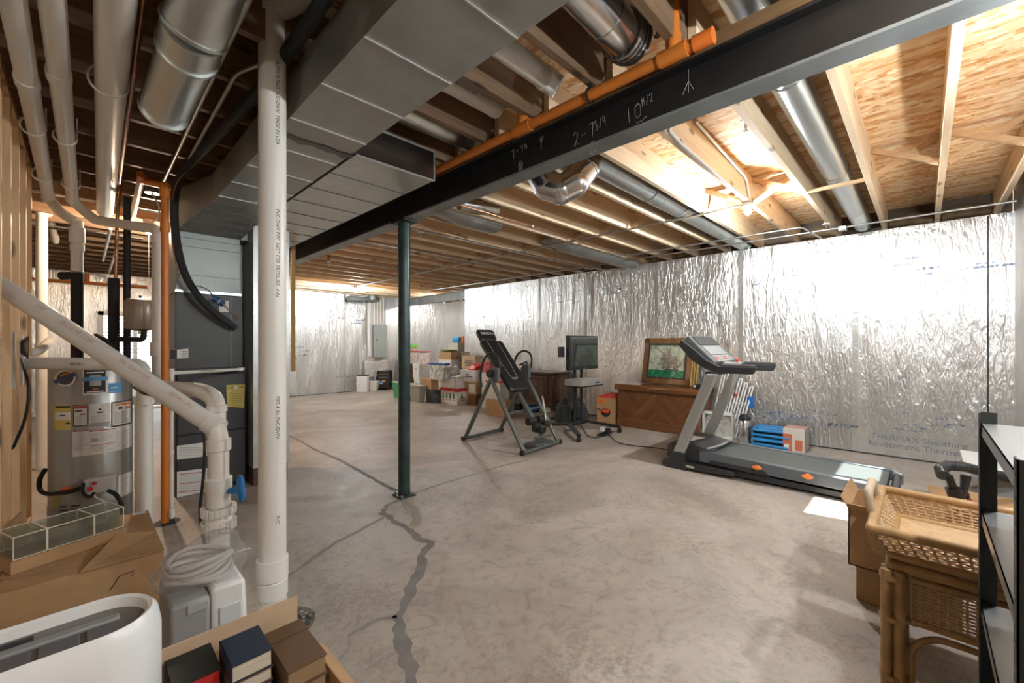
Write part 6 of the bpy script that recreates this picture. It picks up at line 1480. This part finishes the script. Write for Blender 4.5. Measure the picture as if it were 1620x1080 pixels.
def bin_rim(m_):
    def f(t, w, d, h): MB().box((-w/2 - .012, -d/2 - .012, h - .03), (w/2 + .012, -d/2, h)).box((-w/2 - .012, d/2, h - .03), (w/2 + .012, d/2 + .012, h)).box((-w/2 - .012, -d/2 - .012, h - .03), (-w/2, d/2 + .012, h)).box((w/2, -d/2 - .012, h - .03), (w/2 + .012, d/2 + .012, h)).build('rim', m_, t, smooth=False)
    return f
greybin = mat('taupe_bin', (.36, .33, .28), .45)
pile('waste_bin', 'taupe tapered plastic waste bin in front of the pile, right of the green post', 664, 637, 647, 675, 610.5, greybin, taper=.8, cat='bin', top=bin_rim(greybin))
gb = mat('green_tub', (.06, .36, .12), .4); gbl = mat('green_lid', (.35, .62, .38), .4)
def green_top(t, w, d, h):
    MB().box((-w/2 - .015, -d/2 - .015, h), (w/2 + .015, d/2 + .015, h + .03)).build('lid', gbl, t, bevel=.01)
pile('green_tub', 'green storage tub with a pale green lid behind the green post', 650, 633.5, 620.5, 656, 609, gb, taper=.86, cat='tub', top=green_top, mx=.9)
T_, cE, xE, yE, zE = pile('dark_printed_box', 'dark box with a blurry picture, between the taupe bin and the tree box', 688, 638, 674, 700, 617, mat('dark_print', (.06, .065, .065), .5, var=.9, vscale=9))
T_, cF, xF, yF, zF = pile('carton', 'small brown carton on top of the dark printed box', 682, 616.3, 667, 694, 599.5, cardboard, X=cE.x + .02, z0=zE + .001)
bluelid = mat('lid_blue', (.03, .10, .42), .4); clear = mat('clear_tub', (.62, .62, .56), .35, var=.5, vscale=14)
def lid_(m_, e=.015, hh=.02):
    def f(t, w, d, h): MB().box((-w/2 - e, -d/2 - e, h), (w/2 + e, d/2 + e, h + hh)).build('lid', m_, t, bevel=.006)
    return f
def blue_dots(t, w, d, h):
    MB().box((-w/2 - .015, -d/2 - .015, h), (w/2 + .015, d/2 + .015, h + .03)).build('lid', bluelid, t, bevel=.006)
    for i in range(10):
        MB().sphere((-w/2 - .01 + (w + .02) * ((i * .37) % 1), -d/2 - .01 + (d + .02) * i / 9, h + .03), .018, 10, 6, sc=(1, 1, .4)).build('white_dot', white, t)
T_, cG, xG, yG, zG = pile('clear_tub', 'clear tub with a blue dotted lid full of packed things, middle of the pile', 703, 599, 669, 711, 577, clear, X=cF.x - .04, z0=zF + .001, taper=.86, cat='tub', top=blue_dots)
def bank(t, w, d, h):
    MB().box((-w/2 - .006, -d/2 - .006, h - .05), (w/2 + .006, d/2 + .006, h + .003)).build('lid', wcard, t, smooth=False, bevel=.002)
    MB().box((-w/2 - .008, -.04, h * .60), (-w/2 - .001, .04, h * .68)).build('hand_hole', ink, t, smooth=False)
T_, c1_, x1_, y1_, z1_ = pile('archive_box', 'white archive box low in the pile behind the taupe bin', 664, 628, 655, 668, 598, wcard, X=5.62, z0=0, top=bank)
pile('archive_box', 'white archive box with a hand hole, stacked behind the blue lidded tub', 663, 597, 653, 669, 576, wcard, X=5.62, z0=z1_ + .004, top=bank)
T_, c2_, x2_, y2_, z2_ = pile('brown_case', 'dark reddish brown case behind the green post', 652, 615, 636, 662, 575, mat('reddish_case', (.12, .045, .03), .5), X=6.35, z0=0)
T_, c3_, x3_, y3_, z3_ = pile('clear_tub', 'clear tub with a red lid on the brown case', 665, 576, 640, 681, 557, mat('clear_tub_pink', (.70, .60, .55), .35, var=.35, vscale=12), X=6.35, z0=z2_ + .001, cat='tub', top=lid_(red))
pile('green_lidded_box', 'small tub with a bright lime lid on the red lidded tub', 652, 553, 637, 659, 549, mat('clear_small', (.5, .38, .33), .4), X=6.45, z0=z3_ + .021, cat='tub', top=lid_(mat('lime', (.13, .75, .03), .4), .02, .06))
T_, c4_, x4_, y4_, z4_ = pile('white_carton', 'white carton under the leafy topped brown box', 714, 622, 694, 727, 569, wcard, X=6.05, z0=0)
def leafy(t, w, d, h):
    for i in range(12):
        x, y = random.uniform(-.45, .45) * w, random.uniform(-.45, .45) * d
        M_ = Matrix.Translation((x, y, h + .012 + .01 * (i % 4))) @ Matrix.Rotation(random.uniform(0, 3), 4, 'Z') @ Matrix.Rotation(random.uniform(-.25, .25), 4, 'X')
        MB().cb((0, 0, 0), (.20, .10, .012), M_).build('green_cloth', mat('olive_green', (.22, .30, .04), .7), t, bevel=.004)
pile('carton', 'brown carton with olive green cloth on top, high in the pile', 713, 569, 694, 727, 556, cardboard, X=6.05, z0=z4_ + .001, top=leafy)
T_, c5_, x5_, y5_, z5_ = pile('small_cabinet', 'cream cabinet at the back of the pile by the foil wall corner', 724, 620, 709, 735.5, 542, mat('cream_enamel', (.62, .60, .52), .4), X=6.30, z0=0, cat='cabinet')
p = P(714, 541, X=6.35); tag(MB().cyl((6.45, p.y, z5_ + .07), (6.45, p.y - .22, z5_ + .07), .068, seg=20).build('blue_bottle', mat('bright_blue', (.02, .35, .80), .3)), 'bright blue container lying on the cream cabinet', 'container')
for i, (dy, c_, hh) in enumerate(((.30, (.75, .20, .05), .16), (.38, (.60, .08, .03), .13), (.45, (.40, .20, .10), .15))):
    tag(MB().box((6.42, p.y - dy - .06, z5_ + .001), (6.54, p.y - dy, z5_ + hh)).build('packet', mat('packet_%d' % i, c_, .5), bevel=.004), ('orange and red packet', 'dark red packet', 'brown packet')[i] + ' standing on the cream cabinet', 'packet')
T_, c6_, x6_, y6_, z6_ = pile('brown_carton', 'brown carton at the foot of the pile right of the tree box', 752, 640, 740, 764, 625, mat('cardboard_dark', (.22, .12, .06), .8), X=5.5, z0=0)
T_, c7_, x7_, y7_, z7_ = pile('carton', 'brown carton with a white label above the dark carton, behind the inversion table leg', 753, 624, 739, 765, 605, cardboard, X=5.5, z0=z6_ + .001, top=lambda t, w, d, h: MB().box((-w/2 - .002, -.1, .04), (-w/2, .08, h - .04)).build('label', paper, t, smooth=False))
def bank2(t, w, d, h):
    bank(t, w, d, h); MB().box((-w/2 - .009, -d/2 + .08, h * .42), (-w/2 - .001, d/2 - .08, h * .48)).build('blue_stripe', blue, t, smooth=False)
T_, c8_, x8_, y8_, z8_ = pile('archive_box', 'white archive box with a blue stripe in the right of the pile', 751, 604, 728, 762, 586, wcard, X=5.5, z0=z7_ + .001, top=bank2)
tag(MB().hexa([(c8_.x + .05, c8_.y + .08, z8_ + .004), (c8_.x + .25, c8_.y + .05, z8_ + .004), (c8_.x + .25, c8_.y + .3, z8_ + .004), (c8_.x + .05, c8_.y + .3, z8_ + .004), (c8_.x + .05, c8_.y + .08, z8_ + .03), (c8_.x + .25, c8_.y + .05, z8_ + .13), (c8_.x + .25, c8_.y + .3, z8_ + .13), (c8_.x + .05, c8_.y + .3, z8_ + .03)]).build('red_book', [red], smooth=False), 'red and white printed book propped on the blue striped archive box', 'book')
T_, c9_, x9_, y9_, z9_ = pile('tall_carton', 'brown carton standing hidden under the long printed box', 752, 622, 731, 770, 583, cardboard, X=5.90, z0=0)
pile('storage_carton', 'long brown carton with dark printing, top right of the pile', 751, 582, 730.5, 768, 563, cardboard2, X=5.90, z0=z9_ + .001, flaps=(('b', 20, .08),), top=lambda t, w, d, h: [MB().box((-w/2 - .002, -d/2 + .06, .05 + .035 * i), (-w/2, d/2 - .08 - .05 * (i % 2), .065 + .035 * i)).build('printed_line', ink, t, smooth=False) for i in range(4)])
bc_ = P(718, 586, t=8.55); b = MB().sphere(tuple(bc_), .13, 18, 12, sc=(1, 1, .8));
for v in b.v: v += V((random.uniform(-1, 1), random.uniform(-1, 1), random.uniform(-1, 1))) * .012
tag(b.build('stuffed_bag', mat('grey_bag', (.45, .43, .40), .5, bump=.5, bscale=12)), 'round grey stuffed bag right of the blue lidded tub', 'bag')
T_, ca, xa, ya, za = pile('carton', 'brown carton low between the legs of the inversion table', 800, 650, 768, 812, 635, cardboard, X=4.95, z0=0)
T_, cb_, xb_, yb_, zb2 = pile('white_carton', 'white carton with grey printing between the inversion table legs', 792, 636, 768, 806, 622, wcard, X=5.0, z0=za + .001)
T_, cc_, xc_, yc_, zc_ = pile('red_lid_box', 'white box with a red lid behind the inversion table leg', 791, 622, 769, 805, 606, wcard, X=5.02, z0=zb2 + .001, top=lid_(red, .008, .03))
T_, cd_, xd_, yd_, zd_ = pile('white_carton', 'white carton seen through the inversion table handle', 777, 625, 762, 789, 590, wcard, X=5.45, z0=0)
pile('yellow_box', 'yellow and white printed packet box behind the inversion table pad', 793, 605, 783, 800, 594, mat('mustard', (.62, .35, .06), .6), X=5.1, z0=zc_ + .032)
pile('red_box', 'red and white box on the white carton beside the inversion table handle', 775, 590, 764, 784, 572, mat('box_crimson', (.50, .10, .10), .5, var=.8, vscale=12), X=5.5, z0=zd_ + .001)

# by the far wall
t = thing('white_bin', 'white slim bin with a black lid near the far foil wall', 'bin', tuple(P(571.5, 621, Z=0)), -YAW)
w = .27; h = .42
MB().cb((0, .1, h/2), (w, .2, h)).build('bin_body', white, t, bevel=.02); MB().cb((0, .1, h + .012), (w + .004, .204, .022)).build('lid', black, t, bevel=.008)
q = P(589, 618.5, Z=0); t = thing('small_bin', 'small cream wastebasket between the white bin and the black heater', 'bin', (q.x, q.y, 0), -YAW)
MB().hexa([(-.09, 0, 0), (.09, 0, 0), (.09, .18, 0), (-.09, .18, 0), (-.12, -.02, .24), (.12, -.02, .24), (.12, .2, .24), (-.12, .2, .24)]).build('bin_body', offwhite, t, bevel=.01); MB().box((-.125, -.025, .24), (.125, .205, .255)).build('rim', offwhite, t, bevel=.004)
q = P(606, 617, Z=0); t = thing('portable_heater', 'black wheeled cabinet heater in front of the foil under the breaker panel', 'heater', (q.x, q.y, 0), -YAW)
MB().box((-.16, 0, .04), (.16, .35, .52)).build('heater_body', black, t, bevel=.03); MB().box((-.10, -.006, .16), (-.0, .0, .24)).build('sticker', mat('sticker_blue', (.15, .3, .6), .5), t, smooth=False); MB().box((-.02, -.007, .22), (.06, -.001, .27)).build('sticker', mat('sticker_orange', (.75, .3, .08), .5), t, smooth=False)
MB().tube([(-.10, -.01, .34), (.10, -.01, .34), (.12, -.01, .42), (-.12, -.01, .42)], .008, 8, closed=True).build('vent_frame', grey, t)
for x in (-.12, .12):
    for y in (.04, .3): MB().cyl((x - .01, y, .022), (x + .01, y, .022), .021, seg=14).build('castor', black, t)
MB().tube([(-.13, .1, .54), (-.19, -.03, .50), (-.2, -.05, .3), (-.22, .0, .05)], .012, 8, fillet=.06).build('hose', mat('hose_grey', (.45, .45, .43), .4), t)

# ================================================================== right foreground
# rattan tray table
rt_m = mat('rattan', (.40, .235, .095), .45, var=.2, vscale=18, bump=.15, bscale=40); rt_p = mat('rattan_pale', (.52, .34, .18), .5, var=.12, vscale=25)
rt = thing('rattan_table', 'rattan side table with a woven tray top and bamboo handles', 'table', (2.17, -.16, 0), world=True)
RX0, RX1, RY0, RY1 = 1.90, 2.45, -.50, .13; ZT = .605; ZB = .515
e = .035
def rim(b, z, ins, r): b.tube([(RX0 + ins, RY0 + ins, z), (RX1 - ins, RY0 + ins, z), (RX1 - ins, RY1 - ins, z), (RX0 + ins, RY1 - ins, z)], r, 12, closed=True)
for z, ins, r in ((ZT, 0, .016), (ZB, .05, .014), (ZB - .035, .05, .016)):
    b = MB(); c4 = [V((RX0 + ins, RY0 + ins, z)), V((RX1 - ins, RY0 + ins, z)), V((RX1 - ins, RY1 - ins, z)), V((RX0 + ins, RY1 - ins, z))]
    for i in range(4): b.tube([c4[i], c4[(i+1) % 4]], r, 12); b.sphere(c4[i], r, 12, 8)
    b.build('rim', rt_m, rt)
# woven sloping sides: upright stakes and horizontal weavers
def wicker(b, A, B, C_, D, nu, nv, r=.0035):   # A-B bottom, D-C top
    A, B, C_, D = map(V, (A, B, C_, D))
    for i in range(nu + 1):
        f = i / nu; b.tube([A.lerp(B, f), D.lerp(C_, f)], r * 1.1, 5)
    n = (B - A).cross(D - A).normalized() * r * 1.1
    for j in range(nv):
        g_ = (j + .5) / nv; a, c = A.lerp(D, g_), B.lerp(C_, g_); pts = []
        for i in range(nu * 2 + 1): pts.append(a.lerp(c, i / (nu * 2)) + n * (0 if i % 2 else (1 if (i // 2 + j) % 2 else -1)))
        b.tube(pts, r, 5)
i_ = .05
sidesp = [((RX0 + i_, RY1 - i_), (RX0 + i_, RY0 + i_), (RX0, RY0), (RX0, RY1)), ((RX1 - i_, RY0 + i_), (RX1 - i_, RY1 - i_), (RX1, RY1), (RX1, RY0)), ((RX1 - i_, RY1 - i_), (RX0 + i_, RY1 - i_), (RX0, RY1), (RX1, RY1)), ((RX0 + i_, RY0 + i_), (RX1 - i_, RY0 + i_), (RX1, RY0), (RX0, RY0))]
for s4 in sidesp:
    b = MB(); wicker(b, (*s4[0], ZB), (*s4[1], ZB), (*s4[2], ZT), (*s4[3], ZT), 22, 9); b.build('woven_side', rt_p, rt)
b = MB()
n = 26
for i in range(n):
    x = RX0 + i_ + (RX1 - RX0 - 2 * i_) * (i + .5) / n; b.cyl((x, RY0 + i_, ZB - .005), (x, RY1 - i_, ZB - .005), .0095, seg=8)
b.build('tray_floor', rt_p, rt)
for x in (RX0 + .055, RX1 - .055):
    for y in (RY0 + .055, RY1 - .055):
        lg = MB()
        for dx, dy in ((-.017, -.017), (.017, -.017), (.017, .017), (-.017, .017)): lg.tube([(x + dx, y + dy, 0), (x + dx, y + dy, ZB - .05)], .0155, 12)
        for z in (.10, .30, .44): lg.lathe([(.037, z - .008), (.037, z + .008)], (x, y, 0), 16)
        lg.build('leg', rt_m, rt)
# woven aprons with arched braces
for (A, B) in (((RX0 + .055, RY1 - .10), (RX0 + .055, RY0 + .10)), ((RX1 - .055, RY0 + .10), (RX1 - .055, RY1 - .10)), ((RX0 + .10, RY1 - .055), (RX1 - .10, RY1 - .055)), ((RX0 + .10, RY0 + .055), (RX1 - .10, RY0 + .055))):
    b = MB(); wicker(b, (*A, .315), (*B, .315), (*B, .435), (*A, .435), 20, 11, .0032); b.build('woven_apron', rt_p, rt)
    for z in (.305, .445): MB().tube([(*A, z), (*B, z)], .011, 10).build('apron_rail', rt_m, rt)
    a_, b2 = V((*A, 0)), V((*B, 0)); MB().tube([a_ + V((0, 0, .08)), a_ + V((0, 0, .22)), a_.lerp(b2, .12) + V((0, 0, .275)), a_.lerp(b2, .88) + V((0, 0, .275)), b2 + V((0, 0, .22)), b2 + V((0, 0, .08))], .010, 10, fillet=.06).build('arched_brace', rt_m, rt)
for y in (RY1, RY0):
    s = 1 if y > 0 else -1; xm = (RX0 + RX1) / 2
    MB().tube([(xm - .13, y - s * .03, ZB + .02), (xm - .11, y + s * .015, ZT + .03), (xm - .10, y + s * .02, ZT + .075), (xm + .10, y + s * .02, ZT + .075), (xm + .11, y + s * .015, ZT + .03), (xm + .13, y - s * .03, ZB + .02)], .015, 12, fillet=.035).build('handle', mat('rattan_bleached', (.50, .38, .25), .45), rt)

# black metal shelf
sh = thing('metal_shelf', 'black metal shelving unit with bolt holes at the right edge', 'shelf', (1.46, -.27, 0), world=True)
SX0, SX1, SY0_, SY1_ = 1.10, 1.80, -.45, -.112
shm = mat('shelf_black', (.045, .05, .05), .42, .4, bump=.05, bscale=200); shp = mat('shelf_plate_sheen', (.42, .43, .42), .28, .7)  # pale reflection on the boards is put into the plate colour
for x, y, sx, sy in ((SX0, SY1_, 1, -1), (SX1, SY1_, -1, -1), (SX0, SY0_, 1, 1), (SX1, SY0_, -1, 1)):
    p_ = MB().box((min(x, x + sx * .003), min(y, y + sy * .036), 0), (max(x, x + sx * .003), max(y, y + sy * .036), 1.045)).box((min(x, x + sx * .036), min(y, y + sy * .003), 0), (max(x, x + sx * .036), max(y, y + sy * .003), 1.045)).build('post', shm, sh, smooth=False)
    hb = MB()
    for i in range(24):
        z = .05 + .042 * i
        hb.cyl((x - sx * .0005, y + sy * .018, z), (x - sx * .0012, y + sy * .018, z), .004, seg=8); hb.cyl((x + sx * .018, y - sy * .0005, z), (x + sx * .018, y - sy * .0012, z), .004, seg=8)
    hb.build('bolt_holes', mat('hole_light', (.45, .43, .40), .5), p_)
for z in (1.01, .765, .50, .23):
    b = MB().box((SX0 + .004, SY0_ + .004, z), (SX1 - .004, SY1_ - .004, z + .003))
    b.box((SX0 + .004, SY1_ - .006, z - .028), (SX1 - .004, SY1_ - .004, z + .003)).box((SX0 + .004, SY0_ + .004, z - .028), (SX1 - .004, SY0_ + .006, z + .003)).box((SX0 + .004, SY0_ + .004, z - .028), (SX0 + .006, SY1_ - .004, z)).box((SX1 - .006, SY0_ + .004, z - .028), (SX1 - .004, SY1_ - .004, z))
    b.build('shelf_board', shp, sh, smooth=False)
# cartons beside the rattan table
carton('carton', (2.63, -.12, 0), (3.02, .235, .17), 'lower brown carton on the floor left of the rattan table', cardboard)
carton('carton', (2.60, -.10, .171), (3.00, .262, .44), 'upper brown carton with raised flaps left of the rattan table', cardboard, flaps=(('l', 55, .07), ('b', 30, .06)), openc=True)
carton('carton', (3.50, -.52, 0), (3.95, -.02, .30), 'brown carton under the black ribbed hose, behind the shelf', cardboard, flaps=(('l', 80, .12),))
hpts = [P(1492, 752, t=2.5), P(1488, 742, t=2.55), P(1500, 736, t=2.6), P(1525, 738, t=2.6), P(1560, 747, t=2.6), P(1600, 756, t=2.6), P(1640, 764, t=2.6)]
b = MB(); q = []
for a, c in zip(hpts, hpts[1:]):
    for i in range(10): q.append(a.lerp(c, i / 10))
b.tube(q, [.026 if (i % 2) else .031 for i in range(len(q))], 14); o = b.build('vacuum_hose', mat('hose_black', (.05, .05, .05), .35)); tag(o, 'ribbed black vacuum hose lying over the carton behind the shelf', 'hose')
b = MB(); b.cyl(P(1508, 772, t=2.5), P(1512, 790, t=2.5), .038, .030); b.tube([P(1500, 752, t=2.5), P(1505, 765, t=2.5), P(1517, 795, t=2.5)], .02, 12); o = b.build('vacuum_nozzle', black); tag(o, 'black vacuum nozzle standing up from the carton', 'nozzle')
b = MB(); b.tube([P(1528, 752, t=2.5), P(1526, 770, t=2.5), P(1522, 790, t=2.5)], [.025, .02, .012, .012], 12); b.cyl(P(1529, 780, t=2.5), P(1534, 796, t=2.5), .012, .008); o = b.build('crevice_tool', mat('tool_black', (.03, .03, .03), .15, coat=.5)); tag(o, 'glossy black vacuum crevice tool with a red tip', 'nozzle')
MB().cyl(P(1533, 789, t=2.49), P(1535, 796, t=2.49), .010, seg=10).build('red_tip', red, o)
tag(MB().box((3.30, -.03, .29), (3.62, .05, .34)).build('floor_brush', mat('brush_grey', (.14, .14, .13), .5), bevel=.008), 'dark grey floor brush lying at the carton edge', 'brush')
t = thing('storage_bin', 'grey bin with dark slots standing behind the ribbed hose', 'bin', (4.35, -.38, 0)); MB().box((-.28, -.2, 0), (.28, .18, .42)).build('bin_body', mat('bin_pale', (.40, .40, .38), .5), t, bevel=.02); MB().box((-.285, -.205, .42), (.285, .185, .44)).build('lid', white, t, bevel=.006)
# ------------------------------------------------------------------ bulbs
for i, (loc, w, col) in enumerate(LAMPS):
    if w == 0: continue
    lf = thing('bulb_holder', ['white porcelain bulb holder with a glaring bulb above the treadmill', 'lit bulb under the joists near the breaker panel', 'warm lit bulb with a pull cord behind the orange pipe', '', 'added unseen bulb high on the foil wall over the metal shelf', 'added unseen bulb in the stair hall', 'added unseen bulb on the foil wall left of the shelf, beside the camera', 'added bulb hidden in the alcove behind the grey header beam'][i], 'lamp', loc, world=True)
    x, y, z = loc
    if i in (4, 6):
        MB().cyl((x, y - .03, z), (x, y - .119, z), .05, seg=20).build('socket', white, lf)
    else:
        MB().lathe([(.05, .04), (.052, .055), (.03, .085)], (x, y, z)).build('socket', white, lf)
    if i not in (4, 6): MB().cyl((x, y, z + .08), (x, y, ZJ - .001 if i not in (5, 7) else ZO - .001), .045, seg=8).build('junction_box', conduit_m, lf)
    em = mat('bulb_glow_%d' % i, (1, 1, 1), .5, emit=(*col, w / .0106 / 4.0 / PI))
    MB().sphere((x, y, z), .029, 14, 10).build('bulb', em, lf)
    if i == 2: MB().cyl((x, y, z - .03), (x, y, z - .6), .002, seg=5).build('pull_cord', white, lf)

# ------------------------------------------------------------------ tidy
for o in bpy.data.objects:
    if '_w' in o: del o['_w']
